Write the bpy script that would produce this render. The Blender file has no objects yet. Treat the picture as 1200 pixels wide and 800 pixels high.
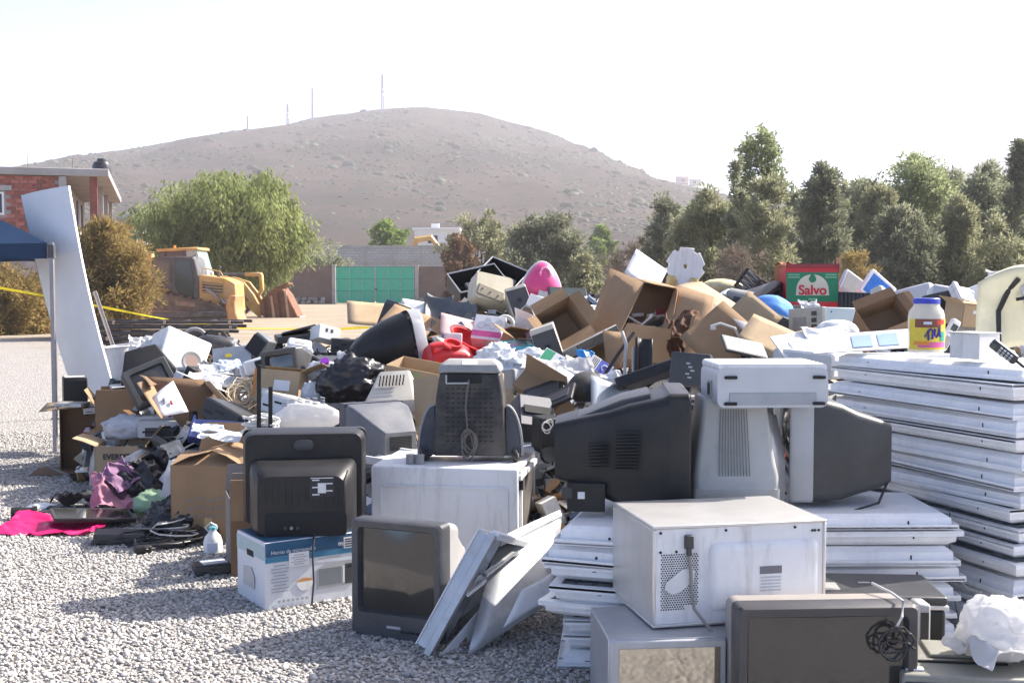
import bpy, bmesh, math, random
import numpy as np
from mathutils import Vector, Matrix, Euler, noise

random.seed(7)
rng = np.random.default_rng(7)
R = math.radians
scene = bpy.context.scene
COL = scene.collection

# ------------------------------------------------------------------ camera
FPX = 1400.0                      # focal length in photo pixels (1200 wide)
CAM_H = 1.6
PITCH = math.atan(72.0 / FPX)     # horizon sits 72 px above the centre
cam_data = bpy.data.cameras.new('camera')
cam_data.lens = 36.0 * FPX / 1200.0
cam_data.sensor_width = 36.0
cam_data.clip_start = 0.1
cam_data.clip_end = 6000
cam = bpy.data.objects.new('camera', cam_data)
COL.objects.link(cam)
cam.location = (0, 0, CAM_H)
cam.rotation_euler = (math.pi / 2 - PITCH, 0, 0)
scene.camera = cam

# ------------------------------------------------------------------ sky, sun, exposure
SUN_EL = R(41)
SUN_AZ = math.atan2(0.89, 0.45)   # clockwise from +Y
world = bpy.data.worlds.new('World')
scene.world = world
world.use_nodes = True
wn = world.node_tree
sky = wn.nodes.new('ShaderNodeTexSky')
sky.sky_type = 'NISHITA'
sky.sun_disc = False
sky.sun_elevation = SUN_EL
sky.sun_rotation = SUN_AZ
sky.altitude = 2200
sky.air_density = 0.45
sky.dust_density = 10.0
sky.ozone_density = 0.6
bg = wn.nodes['Background']
bg.inputs['Strength'].default_value = 0.15
wn.links.new(sky.outputs['Color'], bg.inputs['Color'])
sun_data = bpy.data.lights.new('sun', 'SUN')
sun_data.energy = 3.7
sun_data.angle = R(0.5)
sun_data.color = (1.0, 0.94, 0.86)
sun = bpy.data.objects.new('sun', sun_data)
COL.objects.link(sun)
sd = Vector((math.sin(SUN_AZ) * math.cos(SUN_EL), math.cos(SUN_AZ) * math.cos(SUN_EL), math.sin(SUN_EL)))
sun.rotation_euler = (-sd).to_track_quat('-Z', 'Y').to_euler()
scene.view_settings.view_transform = 'Standard'
scene.view_settings.look = 'None'
scene.view_settings.gamma = 1
scene.view_settings.use_curve_mapping = False
scene.view_settings.exposure = 1.66
scene.cycles.max_bounces = 8
scene.cycles.use_denoising = True
scene.cycles.volume_bounces = 1

# ------------------------------------------------------------------ helpers
def at(px, py, D):
    """point on the ray of a photo pixel at ground distance D from the camera"""
    u = (px - 600) / FPX
    v = (400 - py) / FPX
    c, s = math.cos(PITCH), math.sin(PITCH)
    d = Vector((u, c + v * s, -s + v * c))
    d *= D / d.y
    return Vector((d.x, d.y, CAM_H + d.z))

def ground_at(px, py):
    p = at(px, py, 1.0)
    k = CAM_H / (CAM_H - p.z)
    return Vector((p.x * k, k, 0))

def hexc(h):
    h = h.lstrip('#')
    c = [int(h[i:i + 2], 16) / 255 for i in (0, 2, 4)]
    return tuple(((x + 0.055) / 1.055) ** 2.4 if x > 0.04045 else x / 12.92 for x in c)

_mats = {}
def mat(name, col, rough=0.55, metal=0.0, var=0.12, scale=6.0, bump=0.0, bscale=60.0, dust=0.0, dust_col=(0.42, 0.37, 0.31),
        grime=0.0, trans=0.0, coat=0.0, spec=0.5, alpha=1.0, transmission=0.0):
    if name in _mats:
        return _mats[name]
    if isinstance(col, str):
        col = hexc(col)
    m = bpy.data.materials.new(name)
    m.use_nodes = True
    nt = m.node_tree
    N, L = nt.nodes, nt.links
    b = N['Principled BSDF']
    out = N['Material Output']
    tc = N.new('ShaderNodeTexCoord')
    n1 = N.new('ShaderNodeTexNoise')
    n1.inputs['Scale'].default_value = scale
    n1.inputs['Detail'].default_value = 6
    n1.inputs['Roughness'].default_value = 0.65
    L.new(tc.outputs['Object'], n1.inputs['Vector'])
    mr = N.new('ShaderNodeMapRange')
    mr.inputs['From Min'].default_value = 0.3
    mr.inputs['From Max'].default_value = 0.7
    L.new(n1.outputs['Fac'], mr.inputs['Value'])
    mx = N.new('ShaderNodeMix'); mx.data_type = 'RGBA'
    mx.inputs[6].default_value = (*[max(0, c * (1 - var)) for c in col], 1)
    mx.inputs[7].default_value = (*[min(1, c * (1 + var)) for c in col], 1)
    L.new(mr.outputs['Result'], mx.inputs[0])
    last = mx.outputs[2]
    if dust > 0:
        n2 = N.new('ShaderNodeTexNoise')
        n2.inputs['Scale'].default_value = scale * 0.6
        n2.inputs['Detail'].default_value = 8
        n2.inputs['Roughness'].default_value = 0.75
        mp = N.new('ShaderNodeMapping')
        mp.inputs['Location'].default_value = (3.1, 1.7, 5.3)
        L.new(tc.outputs['Object'], mp.inputs['Vector'])
        L.new(mp.outputs['Vector'], n2.inputs['Vector'])
        r2 = N.new('ShaderNodeMapRange')
        r2.inputs['From Min'].default_value = 0.42
        r2.inputs['From Max'].default_value = 0.72
        r2.inputs['To Max'].default_value = dust
        L.new(n2.outputs['Fac'], r2.inputs['Value'])
        m2 = N.new('ShaderNodeMix'); m2.data_type = 'RGBA'
        m2.inputs[7].default_value = (*dust_col, 1)
        L.new(last, m2.inputs[6])
        L.new(r2.outputs['Result'], m2.inputs[0])
        last = m2.outputs[2]
        rr_ = N.new('ShaderNodeMapRange')
        rr_.inputs['To Min'].default_value = rough
        rr_.inputs['To Max'].default_value = min(1, rough + 0.35)
        L.new(r2.outputs['Result'], rr_.inputs['Value'])
        L.new(rr_.outputs['Result'], b.inputs['Roughness'])
    if grime > 0:
        mp4 = N.new('ShaderNodeMapping'); mp4.inputs['Scale'].default_value = (14, 14, 2.2); mp4.inputs['Location'].default_value = (1.3, 4.1, 2.2)
        n4 = N.new('ShaderNodeTexNoise'); n4.inputs['Scale'].default_value = 1.0; n4.inputs['Detail'].default_value = 9; n4.inputs['Roughness'].default_value = 0.72
        L.new(tc.outputs['Object'], mp4.inputs['Vector']); L.new(mp4.outputs['Vector'], n4.inputs['Vector'])
        r4 = N.new('ShaderNodeMapRange'); r4.inputs['From Min'].default_value = 0.50; r4.inputs['From Max'].default_value = 0.74; r4.inputs['To Max'].default_value = grime
        L.new(n4.outputs['Fac'], r4.inputs['Value'])
        m4 = N.new('ShaderNodeMix'); m4.data_type = 'RGBA'; m4.inputs[7].default_value = (0.20, 0.16, 0.12, 1)
        L.new(last, m4.inputs[6]); L.new(r4.outputs['Result'], m4.inputs[0]); last = m4.outputs[2]
    L.new(last, b.inputs['Base Color'])
    if dust <= 0:
        r3 = N.new('ShaderNodeMapRange')
        r3.inputs['To Min'].default_value = max(0.02, rough - 0.08)
        r3.inputs['To Max'].default_value = min(1, rough + 0.08)
        L.new(n1.outputs['Fac'], r3.inputs['Value'])
        L.new(r3.outputs['Result'], b.inputs['Roughness'])
    b.inputs['Metallic'].default_value = metal
    b.inputs['Specular IOR Level'].default_value = spec
    if coat:
        b.inputs['Coat Weight'].default_value = coat
    if transmission:
        b.inputs['Transmission Weight'].default_value = transmission
    if alpha < 1:
        b.inputs['Alpha'].default_value = alpha
    if bump > 0:
        n3 = N.new('ShaderNodeTexNoise')
        n3.inputs['Scale'].default_value = bscale
        n3.inputs['Detail'].default_value = 4
        L.new(tc.outputs['Object'], n3.inputs['Vector'])
        bp = N.new('ShaderNodeBump')
        bp.inputs['Strength'].default_value = bump
        bp.inputs['Distance'].default_value = 0.01
        L.new(n3.outputs['Fac'], bp.inputs['Height'])
        L.new(bp.outputs['Normal'], b.inputs['Normal'])
    if trans > 0:
        t = N.new('ShaderNodeBsdfTranslucent')
        L.new(last, t.inputs['Color'])
        ms = N.new('ShaderNodeMixShader')
        ms.inputs[0].default_value = trans
        L.new(b.outputs[0], ms.inputs[1])
        L.new(t.outputs[0], ms.inputs[2])
        L.new(ms.outputs[0], out.inputs['Surface'])
    _mats[name] = m
    return m

def tag(o, label=None, cat=None, group=None, kind=None):
    if label: o['label'] = label
    if cat: o['category'] = cat
    if group: o['group'] = group
    if kind: o['kind'] = kind
    return o

def thing(name, label, cat, loc=(0, 0, 0), rot=(0, 0, 0), group=None, scale=1.0):
    o = bpy.data.objects.new(name, None)
    o.empty_display_size = 0.1
    COL.objects.link(o)
    o.location = loc
    o.rotation_euler = rot if isinstance(rot, Euler) else Euler([R(a) for a in rot])
    o.scale = (scale,) * 3
    return tag(o, label, cat, group)

def link_mesh(name, me, parent=None, loc=None, rot=None, bev=0, seg=2):
    o = bpy.data.objects.new(name, me)
    COL.objects.link(o)
    if parent is not None:
        o.parent = parent
    if loc is not None: o.location = loc
    if rot is not None: o.rotation_euler = rot if isinstance(rot, Euler) else Euler([R(a) for a in rot])
    if bev:
        b = o.modifiers.new('bevel', 'BEVEL')
        b.width = bev; b.segments = seg; b.limit_method = 'ANGLE'; b.angle_limit = R(40)
    return o

def rr(w, h, r, n=4, cx=0, cz=0):
    """rounded rectangle points in the x/z plane, counter-clockwise seen from -Y"""
    r = min(r, w * 0.499, h * 0.499)
    pts = []
    for qx, qz, a0 in ((1, 1, 0), (-1, 1, 90), (-1, -1, 180), (1, -1, 270)):
        for k in range(n + 1):
            a = R(a0 + 90 * k / n)
            pts.append((cx + qx * (w / 2 - r) + r * math.cos(a), cz + qz * (h / 2 - r) + r * math.sin(a)))
    return pts

class MB:
    def __init__(self):
        self.v, self.f, self.mi, self.ms = [], [], [], []
    def slot(self, m):
        if m not in self.ms: self.ms.append(m)
        return self.ms.index(m)
    def add(self, vs, fs, m, M=None):
        o = len(self.v)
        k = self.slot(m)
        for p in vs:
            p = Vector(p)
            self.v.append(M @ p if M is not None else p)
        for f in fs:
            self.f.append([i + o for i in f]); self.mi.append(k)
        return self
    def box(self, c, s, m, M=None, rot=None, taper=1.0):
        hx, hy, hz = s[0] / 2, s[1] / 2, s[2] / 2
        vs = [(x * hx * (taper if z > 0 else 1), y * hy * (taper if z > 0 else 1), z * hz) for z in (-1, 1) for x, y in ((-1, -1), (1, -1), (1, 1), (-1, 1))]
        T = Matrix.Translation(Vector(c))
        if rot is not None: T = T @ Euler([R(a) for a in rot]).to_matrix().to_4x4()
        if M is not None: T = M @ T
        return self.add(vs, [(3, 2, 1, 0), (4, 5, 6, 7), (0, 1, 5, 4), (1, 2, 6, 5), (2, 3, 7, 6), (3, 0, 4, 7)], m, T)
    def loft(self, secs, m, cap0=True, cap1=True, M=None, closed=True):
        n = len(secs[0]); vs = [p for s in secs for p in s]; fs = []
        for i in range(len(secs) - 1):
            for j in range(n if closed else n - 1):
                a, b2 = i * n + j, i * n + (j + 1) % n
                fs.append((a, b2, b2 + n, a + n))
        if cap0: fs.append(tuple(range(n - 1, -1, -1)))
        if cap1: fs.append(tuple((len(secs) - 1) * n + j for j in range(n)))
        return self.add(vs, fs, m, M)
    def tube(self, pts, r, m, n=6, M=None, cap=True):
        pts = [Vector(p) for p in pts]
        rs = r if isinstance(r, (list, tuple)) else [r] * len(pts)
        secs = []
        up = Vector((0.123, 0.31, 0.94)).normalized()
        for i, p in enumerate(pts):
            d = (pts[min(i + 1, len(pts) - 1)] - pts[max(i - 1, 0)])
            d = d.normalized() if d.length > 1e-9 else Vector((0, 0, 1))
            a = d.cross(up)
            if a.length < 0.05: a = d.cross(Vector((1, 0, 0)))
            a.normalize(); b2 = d.cross(a)
            secs.append([p + (a * math.cos(2 * math.pi * k / n) + b2 * math.sin(2 * math.pi * k / n)) * rs[i] for k in range(n)])
        return self.loft(secs, m, cap, cap, M)
    def lathe(self, prof, m, n=20, M=None, cap=True):
        secs = [[(r * math.cos(2 * math.pi * k / n), r * math.sin(2 * math.pi * k / n), z) for k in range(n)] for r, z in prof]
        return self.loft(secs, m, cap, cap, M)
    def prism(self, poly, d, m, M=None):
        """poly in x/z, extruded along +y from 0 to d"""
        return self.loft([[(x, 0, z) for x, z in poly], [(x, d, z) for x, z in poly]], m, True, True, M)
    def quad(self, pts, m, M=None):
        return self.add(pts, [tuple(range(len(pts)))], m, M)
    def mesh(self, name, smooth=35):
        me = bpy.data.meshes.new(name)
        me.from_pydata([tuple(p) for p in self.v], [], self.f)
        for m in self.ms: me.materials.append(m)
        if len(self.ms) > 1:
            me.polygons.foreach_set('material_index', self.mi)
        bm = bmesh.new(); bm.from_mesh(me)
        bmesh.ops.recalc_face_normals(bm, faces=bm.faces)
        bm.to_mesh(me); bm.free()
        if smooth:
            me.shade_smooth(); me.set_sharp_from_angle(angle=R(smooth))
        return me
    def build(self, name, parent=None, loc=None, rot=None, bev=0, seg=2, smooth=35):
        return link_mesh(name, self.mesh(name, smooth), parent, loc, rot, bev, seg)

def np_mesh(name, V, F, m, smooth=False):
    """V (n,3), F (m,k) numpy -> mesh"""
    me = bpy.data.meshes.new(name)
    nf, k = F.shape
    me.vertices.add(len(V)); me.vertices.foreach_set('co', V.astype(np.float32).ravel())
    me.loops.add(nf * k); me.loops.foreach_set('vertex_index', F.astype(np.int32).ravel())
    me.polygons.add(nf); me.polygons.foreach_set('loop_start', np.arange(0, nf * k, k, dtype=np.int32))
    me.materials.append(m)
    me.update(calc_edges=True)
    if smooth: me.shade_smooth()
    return me

_text_cache = {}
def text_mesh(name, body, size, m, parent, M, bold=0.0, extrude=0.0005, shear=0.0, align='CENTER', xs=1.0):
    """lettering: local x = reading direction, y = up, z = out of the surface, placed with matrix M"""
    cu = bpy.data.curves.new(name, 'FONT')
    cu.body = body; cu.size = size; cu.extrude = extrude; cu.offset = bold; cu.shear = shear
    cu.align_x = align; cu.align_y = 'CENTER'
    tmp = bpy.data.objects.new(name + '_tmp', cu)
    COL.objects.link(tmp)
    dg = bpy.context.evaluated_depsgraph_get()
    me = bpy.data.meshes.new_from_object(tmp.evaluated_get(dg))
    bpy.data.objects.remove(tmp); bpy.data.curves.remove(cu)
    me.transform(M @ Matrix.Scale(xs, 4, (1, 0, 0)))
    me.materials.clear(); me.materials.append(m)
    me.name = name
    return link_mesh(name, me, parent)

def face_front(x, y, z):
    """matrix that puts text (x right, y up) on a face looking along -Y at (x,y,z)"""
    return Matrix.Translation((x, y, z)) @ Matrix.Rotation(math.pi / 2, 4, 'X')

def fbm(x, y, z=0.0, o=4):
    return noise.fractal(Vector((x, y, z)), 1.0, 2.0, o)
# ================================================================== THE SETTING
# ------------------------------------------------------------------ ground
def ground_material():
    m = bpy.data.materials.new('gravel_ground'); m.use_nodes = True
    N, L = m.node_tree.nodes, m.node_tree.links
    b = N['Principled BSDF']; b.inputs['Roughness'].default_value = 0.95
    b.inputs['Specular IOR Level'].default_value = 0.15
    tc = N.new('ShaderNodeTexCoord')
    v = N.new('ShaderNodeTexVoronoi'); v.inputs['Scale'].default_value = 42
    L.new(tc.outputs['Object'], v.inputs['Vector'])
    sep = N.new('ShaderNodeSeparateColor'); L.new(v.outputs['Color'], sep.inputs['Color'])
    ramp = N.new('ShaderNodeValToRGB')
    e = ramp.color_ramp.elements
    e[0].position = 0.0; e[0].color = (0.22, 0.205, 0.19, 1)
    e[1].position = 1.0; e[1].color = (0.41, 0.39, 0.36, 1)
    x = e.new(0.45); x.color = (0.31, 0.29, 0.27, 1)
    L.new(sep.outputs[0], ramp.inputs['Fac'])
    # dusty dirt showing through, more of it away from the pile
    n = N.new('ShaderNodeTexNoise'); n.inputs['Scale'].default_value = 0.35; n.inputs['Detail'].default_value = 8
    n.inputs['Roughness'].default_value = 0.6
    L.new(tc.outputs['Object'], n.inputs['Vector'])
    sx = N.new('ShaderNodeSeparateXYZ'); L.new(tc.outputs['Object'], sx.inputs[0])
    far = N.new('ShaderNodeMapRange'); far.inputs['From Min'].default_value = 15; far.inputs['From Max'].default_value = 46
    far.inputs['To Min'].default_value = -0.28; far.inputs['To Max'].default_value = 0.5
    L.new(sx.outputs['Y'], far.inputs['Value'])
    add = N.new('ShaderNodeMath'); add.operation = 'ADD'
    L.new(n.outputs['Fac'], add.inputs[0]); L.new(far.outputs['Result'], add.inputs[1])
    r2 = N.new('ShaderNodeMapRange'); r2.inputs['From Min'].default_value = 0.48; r2.inputs['From Max'].default_value = 0.68
    L.new(add.outputs[0], r2.inputs['Value'])
    n2 = N.new('ShaderNodeTexNoise'); n2.inputs['Scale'].default_value = 1.3; n2.inputs['Detail'].default_value = 10
    mp = N.new('ShaderNodeMapping'); mp.inputs['Scale'].default_value = (0.25, 1.0, 1.0)
    L.new(tc.outputs['Object'], mp.inputs['Vector']); L.new(mp.outputs['Vector'], n2.inputs['Vector'])
    dirt = N.new('ShaderNodeValToRGB')
    d = dirt.color_ramp.elements
    d[0].position = 0.3; d[0].color = (0.26, 0.205, 0.145, 1)
    d[1].position = 0.7; d[1].color = (0.42, 0.36, 0.28, 1)
    L.new(n2.outputs['Fac'], dirt.inputs['Fac'])
    mx = N.new('ShaderNodeMix'); mx.data_type = 'RGBA'
    L.new(r2.outputs['Result'], mx.inputs[0]); L.new(ramp.outputs['Color'], mx.inputs[6]); L.new(dirt.outputs['Color'], mx.inputs[7])
    L.new(mx.outputs[2], b.inputs['Base Color'])
    bp = N.new('ShaderNodeBump'); bp.inputs['Strength'].default_value = 0.9; bp.inputs['Distance'].default_value = 0.02
    inv = N.new('ShaderNodeMath'); inv.operation = 'SUBTRACT'; inv.inputs[0].default_value = 1
    L.new(v.outputs['Distance'], inv.inputs[1])
    L.new(inv.outputs[0], bp.inputs['Height']); L.new(bp.outputs['Normal'], b.inputs['Normal'])
    return m

gm = MB()
gmat = ground_material()
gm.add([(-900, -30, 0), (1000, -30, 0), (1000, 1500, 0), (-900, 1500, 0)], [(0, 1, 2, 3)], gmat)
tag(gm.build('ground', smooth=0), kind='structure')

# loose gravel, real stones where the camera can tell them apart
def gravel():
    ico = bmesh.new(); bmesh.ops.create_icosphere(ico, subdivisions=1, radius=1)
    base = np.array([v.co[:] for v in ico.verts]); faces = np.array([[v.index for v in f.verts] for f in ico.faces]); ico.free()
    vars_ = []
    for k in range(10):
        s = 1 + rng.uniform(-0.28, 0.28, (len(base), 1))
        vars_.append(base * s * np.array([1.15, 0.85, 0.62]))
    P = []
    n_try = 235000
    Y = 4.2 + (12.5 - 4.2) * rng.random(n_try)
    U = -0.47 + (0.62) * rng.random(n_try)
    X = U * Y
    dens = np.clip(1.35 - (Y - 4.2) / 8.0, 0.0, 1)
    keep = (rng.random(n_try) < dens * Y / 12.5)
    X, Y = X[keep], Y[keep]
    # stay out from under the pile
    foot = np.interp(X, [-5, -3.6, -2.4, -1.6, -1.0, 0, 3], [30, 12, 8.6, 7.4, 6.9, 6.6, 6.2])
    k2 = Y < foot
    X, Y = X[k2], Y[k2]
    n = len(X)
    size = rng.uniform(0.0055, 0.0115, n) * np.where(rng.random(n) < 0.04, 1.6, 1.0)
    ang = rng.uniform(0, 2 * np.pi, n)
    tx, ty = np.clip(rng.normal(0, 0.35, n), -.7, .7), np.clip(rng.normal(0, 0.35, n), -.7, .7)
    which = rng.integers(0, len(vars_), n)
    B = np.stack(vars_)[which] * size[:, None, None]
    ca, sa = np.cos(ang)[:, None], np.sin(ang)[:, None]
    x, y, z = B[..., 0], B[..., 1], B[..., 2]
    z2 = z + x * np.tan(tx)[:, None] * 0.6 + y * np.tan(ty)[:, None] * 0.6
    V = np.stack([x * ca - y * sa + X[:, None], x * sa + y * ca + Y[:, None], z2 + (size * 0.45)[:, None]], -1)
    F = (faces[None] + (np.arange(n) * len(base))[:, None, None]).reshape(-1, 3)
    m = bpy.data.materials.new('gravel_stone'); m.use_nodes = True
    N, L = m.node_tree.nodes, m.node_tree.links
    b = N['Principled BSDF']; b.inputs['Roughness'].default_value = 0.9; b.inputs['Specular IOR Level'].default_value = 0.25
    g = N.new('ShaderNodeNewGeometry')
    ramp = N.new('ShaderNodeValToRGB'); e = ramp.color_ramp.elements
    e[0].position = 0; e[0].color = (0.25, 0.235, 0.22, 1)
    e[1].position = 1; e[1].color = (0.60, 0.57, 0.53, 1)
    for p_, c_ in ((0.12, (0.345, 0.325, 0.305, 1)), (0.5, (0.43, 0.408, 0.38, 1)), (0.8, (0.49, 0.46, 0.425, 1))):
        q = e.new(p_); q.color = c_
    L.new(g.outputs['Random Per Island'], ramp.inputs['Fac']); L.new(ramp.outputs['Color'], b.inputs['Base Color'])
    
    o = link_mesh('gravel', np_mesh('gravel', V.reshape(-1, 3), F, m))
    tag(o, 'pale grey crushed gravel covering the yard floor', 'gravel', kind='stuff')
gravel()

# ------------------------------------------------------------------ hills
RX = [-400, -150, 20, 80, 130, 200, 300, 380, 450, 500, 560, 620, 670, 700, 730, 760, 800, 830, 880, 930, 1000, 1100, 1300, 1600]
RY = [260, 232, 206, 192, 182, 170, 152, 140, 130, 125, 131, 148, 166, 182, 200, 209, 214, 222, 233, 241, 262, 285, 305, 312]
HILL_D0, HILL_D1 = 230.0, 900.0
def ridge_z(x):
    px = 600 + x / HILL_D1 * FPX
    py = np.interp(px, RX, RY)
    return CAM_H + (328 - py) * HILL_D1 / FPX
def hill_height(x, y):
    zr = ridge_z(x)
    t = np.clip((y - HILL_D0) / (HILL_D1 - HILL_D0), 0, 1)
    back = np.clip((y - HILL_D1) / 500.0, 0, 1)
    return zr * t ** 1.25 * (1 - 0.75 * back)
HV = []
hnx, hny = 170, 90
for j in range(hny):
    y = HILL_D0 + (1400 - HILL_D0) * (j / (hny - 1))
    for i in range(hnx):
        x = -760 + 1660 * i / (hnx - 1)
        z = float(hill_height(x, y))
        t = min(1, max(0, (y - HILL_D0) / 300))
        gully = fbm(x * 0.012 + 0.6 * math.sin(y * .01), y * 0.004, 3.3) * 10 + fbm(x * 0.03, y * 0.03, 1.1) * 2.2
        z += gully * t * min(1, z / 40) * (1 if y < 820 else 0.35) - (1.2 if j == 0 else 0)
        HV.append((x, y, z))
HF = [(j * hnx + i, j * hnx + i + 1, (j + 1) * hnx + i + 1, (j + 1) * hnx + i) for j in range(hny - 1) for i in range(hnx - 1)]
def hill_material():
    m = bpy.data.materials.new('dry_hillside'); m.use_nodes = True
    N, L = m.node_tree.nodes, m.node_tree.links
    b = N['Principled BSDF']; b.inputs['Roughness'].default_value = 1; b.inputs['Specular IOR Level'].default_value = 0.05
    tc = N.new('ShaderNodeTexCoord')
    def nz(scale, det=8, sc=(1, 1, 1)):
        mp = N.new('ShaderNodeMapping'); mp.inputs['Scale'].default_value = sc
        n = N.new('ShaderNodeTexNoise'); n.inputs['Scale'].default_value = scale; n.inputs['Detail'].default_value = det
        n.inputs['Roughness'].default_value = 0.7
        L.new(tc.outputs['Object'], mp.inputs['Vector']); L.new(mp.outputs['Vector'], n.inputs['Vector'])
        return n
    a = nz(0.012); c = nz(0.11, 6, (1, 0.6, 1))
    r1 = N.new('ShaderNodeValToRGB'); e = r1.color_ramp.elements
    e[0].position = 0.35; e[0].color = (0.026, 0.019, 0.0155, 1); e[1].position = 0.65; e[1].color = (0.068, 0.047, 0.036, 1)
    L.new(a.outputs['Fac'], r1.inputs['Fac'])
    r2 = N.new('ShaderNodeMapRange'); r2.inputs['From Min'].default_value = 0.5; r2.inputs['From Max'].default_value = 0.62
    L.new(c.outputs['Fac'], r2.inputs['Value'])
    mx = N.new('ShaderNodeMix'); mx.data_type = 'RGBA'; mx.inputs[7].default_value = (0.022, 0.028, 0.016, 1)
    r2.inputs['To Max'].default_value = 0.75
    L.new(r2.outputs['Result'], mx.inputs[0]); L.new(r1.outputs['Color'], mx.inputs[6])
    L.new(mx.outputs[2], b.inputs['Base Color'])
    return m
hm = MB(); hmat = hill_material(); hm.add(HV, HF, hmat)
tag(hm.build('hill', smooth=180), 'broad dry brown hill behind the yard', kind='structure')
# farther ridge at the right edge
fv, ff = [], []
FX = [1000, 1060, 1100, 1140, 1170, 1200, 1260, 1340, 1500, 1700]; FY = [300, 230, 196, 187, 178, 172, 165, 172, 200, 260]
for j in range(14):
    for i in range(40):
        D = 900 + 560 * j / 13
        px = 980 + 760 * i / 39
        x = (px - 600) / FPX * 1430
        z = (CAM_H + (328 - float(np.interp(px, FX, FY))) * 1430 / FPX) * (j / 13) ** 1.2
        z += fbm(x * .01, D * .01, 9) * 6 * (j / 13)
        fv.append((x, D, z - 1))
ff = [(j * 40 + i, j * 40 + i + 1, (j + 1) * 40 + i + 1, (j + 1) * 40 + i) for j in range(13) for i in range(39)]
fm = MB(); fm.add(fv, ff, hmat)
tag(fm.build('far_hill', smooth=180), 'distant bluish ridge above the trees on the right', kind='structure')

def leaf_material(name, col, var=0.35, trans=0.35, scale=1.2, col2=None):
    m = bpy.data.materials.new(name); m.use_nodes = True
    N, L = m.node_tree.nodes, m.node_tree.links
    b = N['Principled BSDF']; b.inputs['Roughness'].default_value = 0.7; b.inputs['Specular IOR Level'].default_value = 0.2
    tc = N.new('ShaderNodeTexCoord')
    n = N.new('ShaderNodeTexNoise'); n.inputs['Scale'].default_value = scale; n.inputs['Detail'].default_value = 3
    L.new(tc.outputs['Object'], n.inputs['Vector'])
    g = N.new('ShaderNodeNewGeometry')
    ad = N.new('ShaderNodeMath'); ad.operation = 'MULTIPLY_ADD'; ad.inputs[1].default_value = 0.35
    L.new(g.outputs['Random Per Island'], ad.inputs[0]); L.new(n.outputs['Fac'], ad.inputs[2])
    mr = N.new('ShaderNodeMapRange'); mr.inputs['From Min'].default_value = 0.4; mr.inputs['From Max'].default_value = 0.95
    L.new(ad.outputs[0], mr.inputs['Value'])
    mx = N.new('ShaderNodeMix'); mx.data_type = 'RGBA'
    c2 = col2 or tuple(min(1, c * (1 + var)) for c in col)
    mx.inputs[6].default_value = (*[c * (1 - var) for c in col], 1); mx.inputs[7].default_value = (*c2, 1)
    L.new(mr.outputs['Result'], mx.inputs[0])
    L.new(mx.outputs[2], b.inputs['Base Color'])
    t = N.new('ShaderNodeBsdfTranslucent'); L.new(mx.outputs[2], t.inputs['Color'])
    ms = N.new('ShaderNodeMixShader'); ms.inputs[0].default_value = trans
    L.new(b.outputs[0], ms.inputs[1]); L.new(t.outputs[0], ms.inputs[2]); L.new(ms.outputs[0], N['Material Output'].inputs['Surface'])
    return m

def leaf_quads(P, Dv, length, width):
    n = len(P)
    Dv = Dv / np.maximum(np.linalg.norm(Dv, axis=1, keepdims=True), 1e-6)
    rnd = rng.normal(size=(n, 3))
    S = np.cross(Dv, rnd); S /= np.maximum(np.linalg.norm(S, axis=1, keepdims=True), 1e-6)
    L = (length * rng.uniform(0.6, 1.4, n))[:, None]; W = (width * rng.uniform(0.7, 1.3, n))[:, None]
    V = np.stack([P, P + Dv * L * 0.5 + S * W * 0.6, P + Dv * L, P + Dv * L * 0.5 - S * W * 0.6], 1)
    F = np.arange(n * 4).reshape(n, 4)
    return V.reshape(-1, 3), F

# scrub on the hillside: nobody could count it
def hill_scrub():
    n0 = 44000
    Y = HILL_D0 + 120 + (900 - HILL_D0 - 120) * rng.random(n0) ** 0.8
    X = (rng.uniform(-640, 640, n0)) / FPX * Y
    w_ = np.array([noise.noise(Vector((x * .022, y * .012, 4.4))) + .6 * noise.noise(Vector((x * .07, y * .05, 1.4))) for x, y in zip(X, Y)])
    kp = rng.random(n0) < np.clip(.35 + .9 * w_, .06, 1)
    X, Y = X[kp], Y[kp]; n = len(X)
    HZ = np.array(HV)[:, 2].reshape(hny, hnx)
    fi = np.clip((X + 760) / 1660 * (hnx - 1), 0, hnx - 1.01); fj = np.clip((Y - HILL_D0) / (1400 - HILL_D0) * (hny - 1), 0, hny - 1.01)
    i0, j0 = fi.astype(int), fj.astype(int); a, b = fi - i0, fj - j0
    Z = (HZ[j0, i0] * (1 - a) + HZ[j0, i0 + 1] * a) * (1 - b) + (HZ[j0 + 1, i0] * (1 - a) + HZ[j0 + 1, i0 + 1] * a) * b
    ico = bmesh.new(); bmesh.ops.create_icosphere(ico, subdivisions=1, radius=1)
    base = np.array([v.co[:] for v in ico.verts]); faces = np.array([[v.index for v in f.verts] for f in ico.faces]); ico.free()
    s = rng.uniform(0.35, 1.15, n) * np.where(rng.random(n) < 0.03, 2.4, 1)
    B = base[None] * (1 + rng.uniform(-0.35, 0.35, (n, len(base), 1))) * s[:, None, None] * np.array([1.25, 1.2, 0.75])
    V = B + np.stack([X, Y, Z + s * 0.25 - 0.5], -1)[:, None, :]
    F = (faces[None] + (np.arange(n) * len(base))[:, None, None]).reshape(-1, 3)
    m = leaf_material('scrub_leaf', (0.028, 0.036, 0.017), 0.5, 0.1, 0.03, (0.07, 0.08, 0.035))
    tag(link_mesh('scrub', np_mesh('scrub', V.reshape(-1, 3), F, m)), 'low dry scrub dotted over the hillside', 'scrub', kind='stuff')
hill_scrub()

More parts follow.
